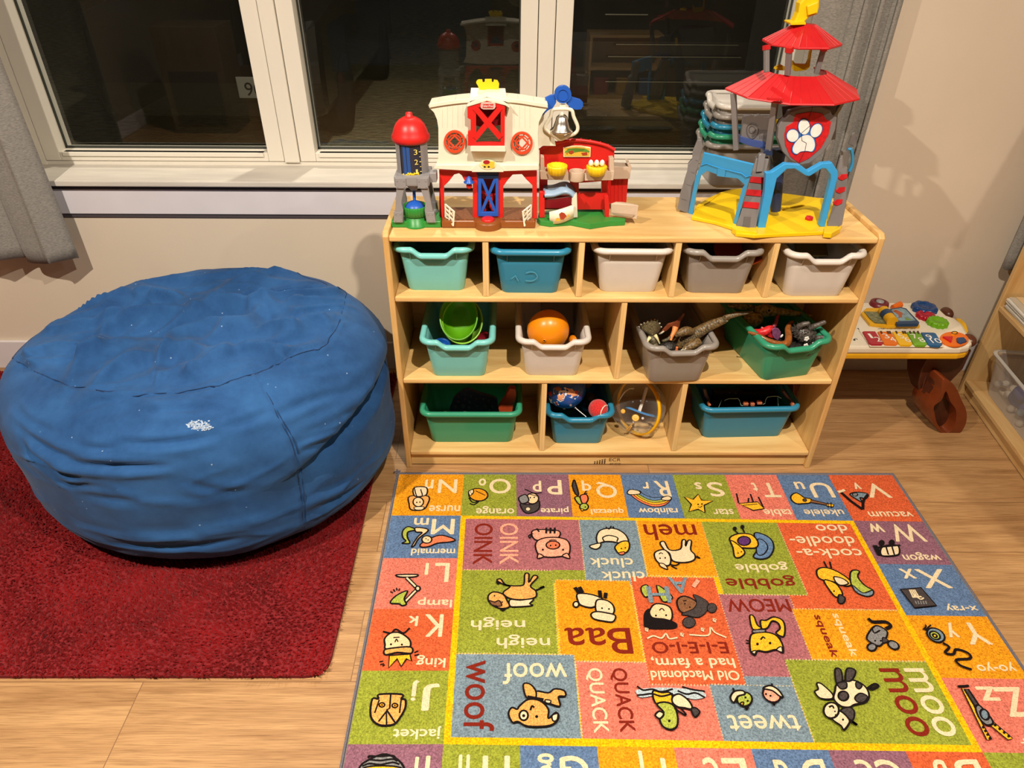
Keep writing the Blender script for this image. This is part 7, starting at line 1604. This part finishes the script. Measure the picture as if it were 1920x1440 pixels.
def gear(x, y, rx, h, m, teeth):
    c = qa(x, y, ZA); r = (qa(x + rx, y) - qa(x - rx, y)).length / 2; mb = MB()
    mb.lathe([(r, 0), (r, h * .7), (r * .88, h), (r * .6, h), (r * .52, h * .75), (.0001, h * .8)], c, 90, 0, ripple=lambda a, z: 1 + .05 * math.copysign(min(1, abs(math.sin(teeth * a)) * 2), math.sin(teeth * a))); AP('gear', mb, m, 0)
gear(1120, 235, 158, .018, mat('gear_blue', (22, 66, 122), .25), 8); gear(1140, 335, 118, .014, mat('gear_red', (176, 22, 44), .25), 11); gear(1302, 430, 132, .016, mat('gear_green', (110, 172, 24), .25), 12)
# open storybook
mb = MB(); mb.prism([qa(x, y, ZA + .010) for x, y in ((255, 270), (380, 420), (640, 455), (1075, 450), (1065, 420), (740, 425), (560, 300), (520, 200), (330, 200))], (0, 0, -.010)); AP('book_tray', mb, m_ay, .002)
mb = MB(); mb.prism([qa(x, y, ZA + .022) for x, y in ((640, 215), (800, 190), (880, 205), (1065, 400), (1055, 420), (760, 425), (735, 390))], (0, 0, -.010)); AP('book_page', mb, mat('page_blue', (30, 62, 96), .4))
mb = MB(); mb.prism([qa(x, y, ZA + .0228) for x, y in ((670, 225), (800, 205), (870, 220), (1010, 375), (780, 385), (750, 340))], (0, 0, -.001)); AP('page_picture', mb, mat('page_sky', (130, 160, 170), .4, noise_=(60, .4)), 0)
for pts, col in (([(690, 245), (760, 235), (830, 270), (820, 330), (780, 335), (770, 290)], (176, 92, 54)), ([(860, 330), (920, 350), (960, 365), (880, 372)], (120, 150, 60)), ([(700, 232), (740, 225), (760, 240), (720, 248)], (214, 120, 60))):
    mb = MB(); mb.prism([qa(x, y, ZA + .0234) for x, y in pts], (0, 0, -.0005)); AP('page_picture', mb, mat('page_%d' % col[0], col, .5), 0)
mb = MB(); mb.prism([qa(x, y, ZA + .013) for x, y in ((300, 250), (480, 255), (520, 300), (610, 415), (450, 405), (380, 350))], (0, 0, -.004)); AP('book_page', mb, mat('page_meadow', (120, 120, 84), .5, noise_=(80, .5)), 0)
mb = MB(); a, b = qa(560, 240, ZA + .020), qa(690, 400, ZA + .020); mb.tube([a, b], .017, 20); AP('book_spine', mb, m_ay, 0)
mb = MB(); a2, b2_ = a.lerp(b, .25), a.lerp(b, .6); mb.tube([a2, b2_], .0174, 20); AP('spine_band', mb, mat('page_blue', (30, 62, 96), .4), 0)
mb = MB(); mb.tube([qa(690, 195, ZA + .008), qa(800, 155, ZA + .012)], [.008, .011], 14); AP('orange_lever', mb, mat('lever_orange', (232, 110, 24), .3), 0)
mb = MB(); mb.lathe([(.030, 0), (.028, .012), (.018, .016), (.017, .010), (.0001, .010)], qa(500, 165), 30); AP('dial', mb, mat('dial_wine', (116, 34, 42), .35), 0)
mb = MB(); mb.lathe([(.012, .010), (.012, .017), (.0001, .018)], qa(500, 165), 24); AP('dial_hub', mb, mat('dial_hub', (160, 158, 160), .3), 0)
# button pad and monkey-ish end
mb = MB(); c = qa(1548, 632); P = [qa(x, y, ZA + .006) for x, y in circ(1548, 628, 200, 98, 28, .08)]; mb.prism(P, (0, 0, -.006)); AP('button_pad', mb, mat('pad_orange', (232, 112, 26), .3), .002)
for pts, col, h in (([(1385, 590), (1530, 590), (1510, 665)], (196, 26, 36), .012), ([(1580, 610), (1680, 602), (1725, 655), (1640, 685), (1590, 660)], (44, 66, 104), .012), (circ(1550, 545, 48, 24, 18), (236, 150, 30), .010)):
    mb = MB(); mb.prism([qa(x, y, ZA + h) for x, y in pts], (0, 0, -.008)); AP('button', mb, mat('btn_%d' % col[0], col, .3), .002)
mb = MB(); P = [qa(x, y, ZA + .0105) for x, y in circ(1550, 545, 40, 19, 18)]; mb.tube(P, .0011, 6, closed=True); AP('button_ring', mb, p_black, 0)
m_ear = mat('ear_brown', (92, 48, 30), .35)
for x, y in ((1440, 275), (1750, 650)):
    mb = MB(); mb.ball(qa(x, y, ZA - .012), (.018, .026, .018), 0, 20, 12); AP('ear', mb, m_ear, 0)
mb = MB(); P0 = [qa(x, y, ZA - .004) for x, y in ((1560, 330), (1640, 340), (1720, 420), (1748, 520), (1725, 560), (1650, 545), (1630, 440))]; mb.prism(P0, (0, 0, -.02)); AP('cap_brim', mb, plastic('cap_yellow', (240, 186, 20)), .006)
mb = MB(); P = [qa(x, y, ZA + .0006) for x, y in ((150, 650), (165, 630), (185, 625), (205, 640))]; ribbon(mb, P, .003); P = [qa(x, y, ZA + .0006) for x, y in ((200, 490), (215, 480), (225, 500))]; ribbon(mb, P, .003); mb.prism([qa(x, y, ZA + .0008) for x, y in circ(165, 645, 14, 9, 10)], (0, 0, -.0005)); AP('drawn_face', mb, p_black, 0)
# legs
m_lb = mat('leg_brown', (120, 54, 24), .28, noise_=(40, .1)); m_lb2 = mat('leg_brown_dark', (78, 38, 22), .4, noise_=(50, .15))
def foot(dx):
    sh = lambda P, d=0: [at(x, y, Y=1.752 + d) + Vector((dx, 0, 0)) for x, y in QF(P)]
    o1 = [(750, 690), (800, 705), (840, 750), (872, 822), (908, 905), (905, 985), (870, 1045), (820, 1072), (752, 1068), (700, 1010), (672, 960), (668, 905), (690, 850), (735, 780)]
    mb = MB(); hole = [(770, 770), (800, 840), (838, 900), (832, 990), (790, 1045), (752, 1040), (710, 985), (694, 920), (690, 870), (740, 830)]
    mb.prism(smooth(sh(o1), True, 4), (-.012, .10, .0), 0, [smooth(sh(hole), True, 4)], sm=True); AP('foot', mb, m_lb, .004)
    mb = MB(); mb.prism([p + Vector((-.004, .035, 0)) for p in sh([(x, y) for x, y in o1])], (-.004, .03, 0)); AP('foot_web', mb, m_lb2, 0)
    mb = MB(); b0 = sh([(680, 800)], .05)[0]
    mb.loft([[Vector((b0.x + sx * w, 1.86 + sy * d, z)) for sx, sy in ((-1, -1), (1, -1), (1, 1), (-1, 1))] for w, d, z in ((.025, .03, .10), (.05, .04, .15), (.065, .05, .21), (.062, .055, .282))], 0, sm=False)
    for k in range(5): mb.bar(Vector((b0.x - .05 + k * .022, 1.82 - .008, .27)), Vector((b0.x - .03 + k * .018, 1.82, .13)), .006, .006)
    AP('leg', mb, m_lb2, .004)
foot(0.0); foot(-.46)

# ------------------------------------------------------------ bookcase at the right edge
ORG = Vector((1.582, 1.985, 0)); DL = Vector((-.063, -.487, 0)).normalized(); DN = Vector((-DL.y, DL.x, 0))
MR = Matrix(((DN.x, DL.x, 0, ORG.x), (DN.y, DL.y, 0, ORG.y), (0, 0, 1, 0), (0, 0, 0, 1)))      # local x into the case, y along it towards the room
bc_ = thing('bookcase', 'open birch bookcase at the right edge with papers and a clear bin on its shelves', 'bookcase', tuple(ORG + DL * .5))
LC, DC, HC = 1.02, .30, 1.22
m_bk, m_bkv = wood('bookcase_board', (222, 186, 128), (196, 150, 92), (10, 1.2, 10), .4, 2.5), wood('bookcase_panel', (222, 184, 124), (198, 152, 92), (10, 10, 1.2), .4, 2.5)
def RP(name, x0, x1, y0, y1, z0, z1, m, bev=.002): return MB().box(x0, x1, y0, y1, z0, z1, M=MR).build(name, m, bc_, world=True, bevel=bev)
RP('side_panel', 0, DC, 0, .016, 0, HC, m_bkv); RP('side_panel', 0, DC, LC - .016, LC, 0, HC, m_bkv)
RP('back_panel', DC - .006, DC, .016, LC - .016, .02, HC - .01, m_bkv, 0)
zsh = at(1870, 574, Y=1.968).z
RP('shelf', .002, DC - .006, .016, LC - .016, .045, .060, m_bk); RP('shelf', .002, DC - .006, .016, LC - .016, zsh - .015, zsh, m_bk); RP('top_board', .002, DC - .006, .016, LC - .016, HC - .03, HC - .015, m_bk)
RP('kick_board', .014, .028, .016, LC - .016, .003, .045, m_bk)
# papers and thin books lying on the shelf
rs = random.Random(12); z = zsh
cols = [(214, 206, 190), (186, 176, 160), (226, 220, 208), (120, 112, 104), (222, 214, 200), (170, 150, 120), (230, 226, 216), (200, 190, 170)]
for k, col in enumerate(cols):
    h = .0042 if k % 3 else .006; j = rs.uniform(-.008, .012); a = rs.uniform(-.03, .03)
    M = MR @ Matrix.Translation((.012 + j, .022 + abs(rs.uniform(0, .006)), z)) @ Matrix.Rotation(a, 4, 'Z')
    g = MB(); g.box(0, .21, .004, .30, 0, h - .0004, bev=.0006, M=M); t = 'magazine' if k % 3 else 'picture_book'
    o = single(g, t, mat('paper_%d' % k, col, .6, noise_=(20, .06)), 'thin paper-covered book, number %s from the bottom of the pile on the bookcase shelf' % ('one two three four five six seven eight'.split()[k]), 'book', 'paper pile on the bookcase shelf'); z += h
g = MB(); M = MR @ Matrix.Translation((.03, .03, z)); g.box(0, .20, 0, .27, 0, .003, bev=.0006, M=M); g.box(.02, .10, .05, .27, .003, .0034, 1, M=M)
single(g, 'picture_book', [mat('cover_cream', (226, 196, 150), .5), mat('cover_rust', (176, 90, 48), .5)], 'cream and rust book cover on top of the paper pile in the bookcase', 'book', 'paper pile on the bookcase shelf')
# clear bin with pompoms
cbn = thing('clear_bin', 'clear plastic bin of blue and white pompoms on the bottom shelf of the bookcase', 'bin', tuple(MR @ Vector((.14, .25, .06))))
m_cl2 = clear('clear_box', (214, 208, 200), .16)
BX0, BX1, BY0, BY1, BZ0, BZ1 = .022, .27, .050, .46, .0605, .205
def brr(i, z): 
    return [MR @ Vector((p[0] + (BX0 + BX1) / 2, p[1] + (BY0 + BY1) / 2, z)) for p in rrect((BX1 - BX0) / 2 - i, (BY1 - BY0) / 2 - i, .03, 6)]
g = MB(); R0 = brr(.020, BZ0); g.loft([brr(0, BZ1), brr(.010, (BZ0 + BZ1) / 2), R0], 0, caps=False); g.add(R0, [list(range(len(R0)))]); g.build('box', m_cl2, cbn, world=True)
g = MB(); g.loft([brr(.001, BZ1 - .008), brr(-.006, BZ1 - .007), brr(-.006, BZ1), brr(.002, BZ1 + .001)], 0, closed=False, caps=False); g.build('rim', clear('clear_rim', (222, 216, 206), .45), cbn, world=True)
m_pw_, m_pbl, m_plb = mat('pompom_white', (232, 214, 190), .95, bump=(300, 1.0)), mat('pompom_blue', (58, 72, 138), .95, bump=(260, 1.0), noise_=(160, .3)), mat('pompom_pale_blue', (150, 176, 190), .95, bump=(300, 1.0))
rs = random.Random(21); pom = []; tries = 0
def okp(x, y, z, r): return all((x - a) ** 2 + (y - b) ** 2 + (z - c_) ** 2 > (r + d) ** 2 * .80 for a, b, c_, d in pom)
cnt = 0
for layer, zz in ((0, BZ0 + .016), (1, BZ0 + .040), (2, BZ0 + .064)):
    for t in range(160):
        big = rs.random() < .6; r = rs.uniform(.024, .034) if big else rs.uniform(.0100, .0130)
        x, y = rs.uniform(BX0 + .024 + r, BX1 - .024 - r), rs.uniform(BY0 + .024 + r, BY1 - .024 - r); z = max(zz + rs.uniform(-.006, .006), BZ0 + r + .001)
        if layer == 2 and (y > .30 or not big): continue
        if not okp(x, y, z, r): continue
        pom.append((x, y, z, r)); cnt += 1
pos_w = ('white pompom against the wall of the clear bin', 'white pompoms'); g0 = None
protos = {}
for i, (x, y, z, r) in enumerate(pom):
    kind = 'blue' if r > .015 else ('white' if i % 4 else 'pale_blue'); w = MR @ Vector((x, y, z))
    if kind not in protos:
        g = MB(); g.ball((0, 0, 0), 1.0, 0, 18, 12, fn=lambda p: 1 + .06 * noise.noise(p * 9)); me_o = g.build('pompom', {'blue': m_pbl, 'white': m_pw_, 'pale_blue': m_plb}[kind], base=(0, 0, 0)); protos[kind] = me_o; o = me_o
    else: o = protos[kind].copy(); COL.objects.link(o)
    o.location = w; o.scale = (r, r, r)
    tag(o, {'blue': 'large fuzzy blue pompom in the clear bin', 'white': 'small cream white pompom in the clear bin', 'pale_blue': 'small pale blue pompom in the clear bin'}[kind], 'pompom', {'blue': 'blue pompoms in the clear bin', 'white': 'cream pompoms in the clear bin', 'pale_blue': 'pale blue pompoms in the clear bin'}[kind])
g = MB(); g.box(0, .11, 0, .12, 0, .002, M=MR @ Matrix.Translation((.13, .15, .14)) @ Matrix.Rotation(-.7, 4, 'Y') @ Matrix.Rotation(.3, 4, 'X')); single(g, 'plastic_lid', mat('lid_white', (214, 206, 200), .4), 'white plastic card standing among the pompoms in the clear bin', 'lid')

g = MB(); g.box(.275, .290, .06, .34, .0605, .245, bev=.003, M=MR); single(g, 'dark_tray', mat('tray_dark_green', (34, 48, 44), .4), 'dark green tray standing behind the clear bin in the bookcase', 'tray')
# ------------------------------------------------------------ outdoors beyond the glass
ZG = -.28
def gravel():
    m = mat('gravel', (150, 142, 108), .9, noise_=(9, .35), bump=(14, 1.0), stretch=(1, 2.4, 1)); 
    m.node_tree.nodes['Bump'].inputs['Distance'].default_value = .05
    return m
o = MB().box(-14, 14, WY + .35, 22, ZG - .2, ZG).build('ground', gravel(), base=(0, 0, ZG)); struct(o)
m_car = mat('car_black', (16, 17, 20), .22, coat=.6); m_chr = mat('car_chrome', (200, 200, 196), .18, metal=1.0); m_tyre = mat('tyre', (14, 14, 14), .9); m_cgl = mat('car_glass', (10, 12, 14), .08)
def car(name, label, xc, y0, wid, plate=None, strips=()):
    t = thing(name, label, 'car', (xc, y0 + 1.6, ZG)); w = wid / 2
    side = [(0, .28), (-.02, .55), (.04, .98), (.70, 1.06), (1.15, 1.62), (3.0, 1.66), (3.7, 1.1), (3.75, .3)]
    g = MB(); g.prism([(xc - w, y0 + a, ZG + z) for a, z in side], (wid, 0, 0)); g.build('car_body', m_car, t, world=True, bevel=.09)
    g = MB(); g.add([(xc - w + .12, y0 + .74, ZG + 1.10), (xc + w - .12, y0 + .74, ZG + 1.10), (xc + w - .2, y0 + 1.12, ZG + 1.58), (xc - w + .2, y0 + 1.12, ZG + 1.58)], [(0, 1, 2, 3)]); g.build('windscreen', m_cgl, t, world=True)
    for x in (xc - w + .1, xc + w - .1):
        for y in (y0 + .75, y0 + 2.95):
            g = MB(); g.lathe([(.0001, -.11), (.30, -.11), (.33, -.06), (.33, .06), (.30, .11), (.0001, .11)], (x, y, ZG + .33), 28, 0, Matrix.Rotation(PI / 2, 4, 'Y')); g.build('wheel', m_tyre, t, world=True)
    for z, x0, x1, r in strips:
        g = MB(); g.tube([(x0, y0 - .035, ZG + z), (x1, y0 - .035, ZG + z)], r, 8); g.build('chrome_strip', m_chr, t, world=True)
    for s_ in (-1, 1):
        g = MB(); g.ball((xc + s_ * (w + .10), y0 + 1.0, ZG + 1.08), (.11, .07, .085), 0, 20, 12); g.build('mirror', m_car, t, world=True)
    return t
pa = at(452, 163, Y=5.6)
ca = car('parked_car', 'dark parked car with a white licence plate outside the left window pane', pa.x - .25, 5.62, 1.75)
g = MB(); g.box(pa.x - .02, pa.x + .28, 5.575, 5.585, pa.z - .075, pa.z + .075, bev=.004); g.build('licence_plate', mat('plate_white', (150, 150, 140), .5), ca, world=True)
g = MB(); put_text(g, '90', (pa.x + .10, 5.5735, pa.z - .01), (.13, 0, 0), (0, 0, .095)); g.build('plate_number', mat('plate_ink', (22, 24, 30), .5), ca, world=True)
pc = at(1285, 112, Y=5.3)
car('parked_van', 'dark parked vehicle with thin chrome strips outside the right window pane', pc.x, 5.3, 2.1, strips=[(at(1300, y, Y=5.26).z - ZG, at(x0, y, Y=5.26).x, at(x1, y, Y=5.26).x, .006) for y, x0, x1 in ((84, 1155, 1385), (107, 1140, 1390), (154, 1135, 1372), (28, 1135, 1215))])
# ------------------------------------------------------------ the room behind the camera, seen only mirrored in the glass
def mir(x, y, Y): return at(x, y, Y=2 * GY - Y)
a, b = mir(1106, 85, -1.5), mir(1245, 85, -1.5)
low = thing('low_bookcase', 'low birch bookcase across the room, mirrored in the right window pane', 'bookcase', ((a.x + b.x) / 2, -1.65, 0))
def LB(n, x0, x1, y0, y1, z0, z1, m=m_birch): MB().box(x0, x1, y0, y1, z0, z1).build(n, m, low, world=True, bevel=.002)
LB('side_panel', a.x, a.x + .02, -1.8, -1.5, 0, .52); LB('side_panel', b.x - .02, b.x, -1.8, -1.5, 0, .52); LB('top_board', a.x, b.x, -1.8, -1.5, .52, .54); LB('shelf', a.x + .02, b.x - .02, -1.79, -1.5, .06, .08); LB('shelf', a.x + .02, b.x - .02, -1.79, -1.5, .28, .30); LB('back_panel', a.x + .02, b.x - .02, -1.8, -1.79, .02, .52)
for k, (col, w) in enumerate((((170, 60, 60), .12), ((200, 160, 60), .16), ((70, 110, 160), .10))):
    x = a.x + .06 + k * .19; g = MB(); g.box(x, x + w, -1.72, -1.56, .0805, .20, bev=.01); g.box(x - .004, x + w + .004, -1.725, -1.555, .20, .215, bev=.004); single(g, 'toy_box', mat('box_%d' % k, col, .5), '%s lidded toy box in the low bookcase across the room' % ('red', 'ochre', 'blue')[k], 'box')
sf = mir(652, 74, -2.4); st = thing('settee', 'dark blue settee across the room, mirrored in the middle pane', 'sofa', (sf.x + .5, -2.6, 0)); m_set = mat('settee_blue', (40, 62, 96), .9, noise_=(40, .1))
for n, bx in (('seat', (sf.x, sf.x + 1.3, -2.9, -2.3, .16, .36)), ('backrest', (sf.x, sf.x + 1.3, -3.05, -2.9, .16, .70)), ('armrest', (sf.x - .16, sf.x, -3.05, -2.3, .10, .50)), ('armrest', (sf.x + 1.3, sf.x + 1.46, -3.05, -2.3, .10, .50))): MB().box(*bx, bev=.03).build(n, m_set, st, world=True)
for x in (sf.x - .1, sf.x + 1.4):
    for y in (-2.98, -2.36): MB().box(x - .025, x + .025, y - .025, y + .025, 0, .16).build('leg', p_brown, st, world=True)
wa, wb_ = mir(283, 66, -.62), mir(405, 66, -.62)
wc = thing('wooden_cupboard', 'small wooden cupboard with a dark inset door across the room, mirrored in the left pane', 'cupboard', ((wa.x + wb_.x) / 2, -.78, 0))
MB().box(wa.x, wb_.x, -.95, -.62, 0, .70).build('carcass', wood('cupboard_wood', (128, 110, 86), (104, 88, 66), (10, 10, 1.2), .5, 2.5), wc, world=True, bevel=.004); MB().box(wa.x + .05, wb_.x - .05, -.619, -.612, .06, .42, bev=.003).build('door', mat('cupboard_door_dark', (70, 62, 56), .4), wc, world=True)
# ------------------------------------------------------------ marks and fittings belong to the part they sit on (sub-parts)
def base_name(o): return o.name.split('.')[0]
def centre(o):
    vs_ = o.data.vertices; k = max(1, len(vs_) // 200); L_ = [v.co for v in list(vs_)[::k]]
    return sum(L_, Vector()) / len(L_)
def nest_parts(root, kids, host):
    hosts = [c for c in root.children if base_name(c) == host]
    if not hosts: return
    hc_ = [(h, centre(h)) for h in hosts]
    for c in list(root.children):
        if base_name(c) in kids and c not in hosts:
            q_ = centre(c); c.parent = min(hc_, key=lambda t_: (t_[1] - q_).length)[0]
nest_parts(tb, {'key_number', 'sharp_key'}, 'piano_key'); nest_parts(tb, {'page_picture'}, 'book_page'); nest_parts(tb, {'dial_hub'}, 'dial'); nest_parts(tb, {'button', 'button_ring'}, 'button_pad'); nest_parts(tb, {'spine_band'}, 'book_spine'); nest_parts(tb, {'lettering', 'drawn_face'}, 'table_top'); nest_parts(tb, {'foot_web'}, 'foot')
nest_parts(barn, {'sticker_patch'}, 'control_sticker'); nest_parts(barn, {'badge_lettering'}, 'name_badge'); nest_parts(barn, {'plank_groove'}, 'upper_storey'); nest_parts(barn, {'moulded_hat'}, 'moulded_face'); nest_parts(barn, {'vane_ring'}, 'weather_vane'); nest_parts(barn, {'bell_hanger'}, 'bell')
nest_parts(silo, {'blue_scale', 'number_scale', 'toy_grain'}, 'tank_window')
nest_parts(coop, {'picture_sky', 'picture_hills', 'picture_hens'}, 'picture_plate'); nest_parts(coop, {'egg'}, 'nest'); nest_parts(coop, {'panel_picture'}, 'feed_panel'); nest_parts(coop, {'roof_stud'}, 'roof_edge'); nest_parts(coop, {'gate_slot'}, 'swing_gate')
nest_parts(tw, {'shield_face', 'paw_badge', 'shield_split'}, 'shield'); nest_parts(tw, {'speaker_holes'}, 'speaker_panel'); nest_parts(tw, {'leg_latch', 'leg_panel'}, 'front_leg'); nest_parts(tw, {'panel_line', 'leg_foot'}, 'left_leg'); nest_parts(tw, {'arch_ridge'}, 'arch'); nest_parts(tw, {'post_cap'}, 'lantern_post'); nest_parts(tw, {'base_ridge', 'floor_button'}, 'base_plate'); nest_parts(tw, {'periscope_head'}, 'periscope')
for c in [c for c in tw.children if base_name(c) == 'red_rung']:
    legs_ = [l for l in tw.children if base_name(l) in ('front_leg', 'right_leg')]; q_ = centre(c); c.parent = min(legs_, key=lambda l: (centre(l) - q_).length)
nest_parts(bag, {'seam', 'scuff'}, 'cover')
nest_parts(tr, {'frill_stud'}, 'frill'); nest_parts(tr, {'horn', 'tooth'}, 'head'); nest_parts(tx, {'back_scutes'}, 'body'); nest_parts(tx, {'claw'}, 'hind_leg'); nest_parts(pg, {'eye', 'eye_ring'}, 'head')
nest_parts(pb, {'printed_patch', 'printed_star'}, 'ball'); nest_parts(rbk, {'seam'}, 'ball'); nest_parts(ot, {'hole'}, 'socket'); nest_parts(tm, {'bump'}, 'sheet'); nest_parts(b2, {'scribble'}, 'body'); nest_parts(ca, {'plate_number'}, 'licence_plate')
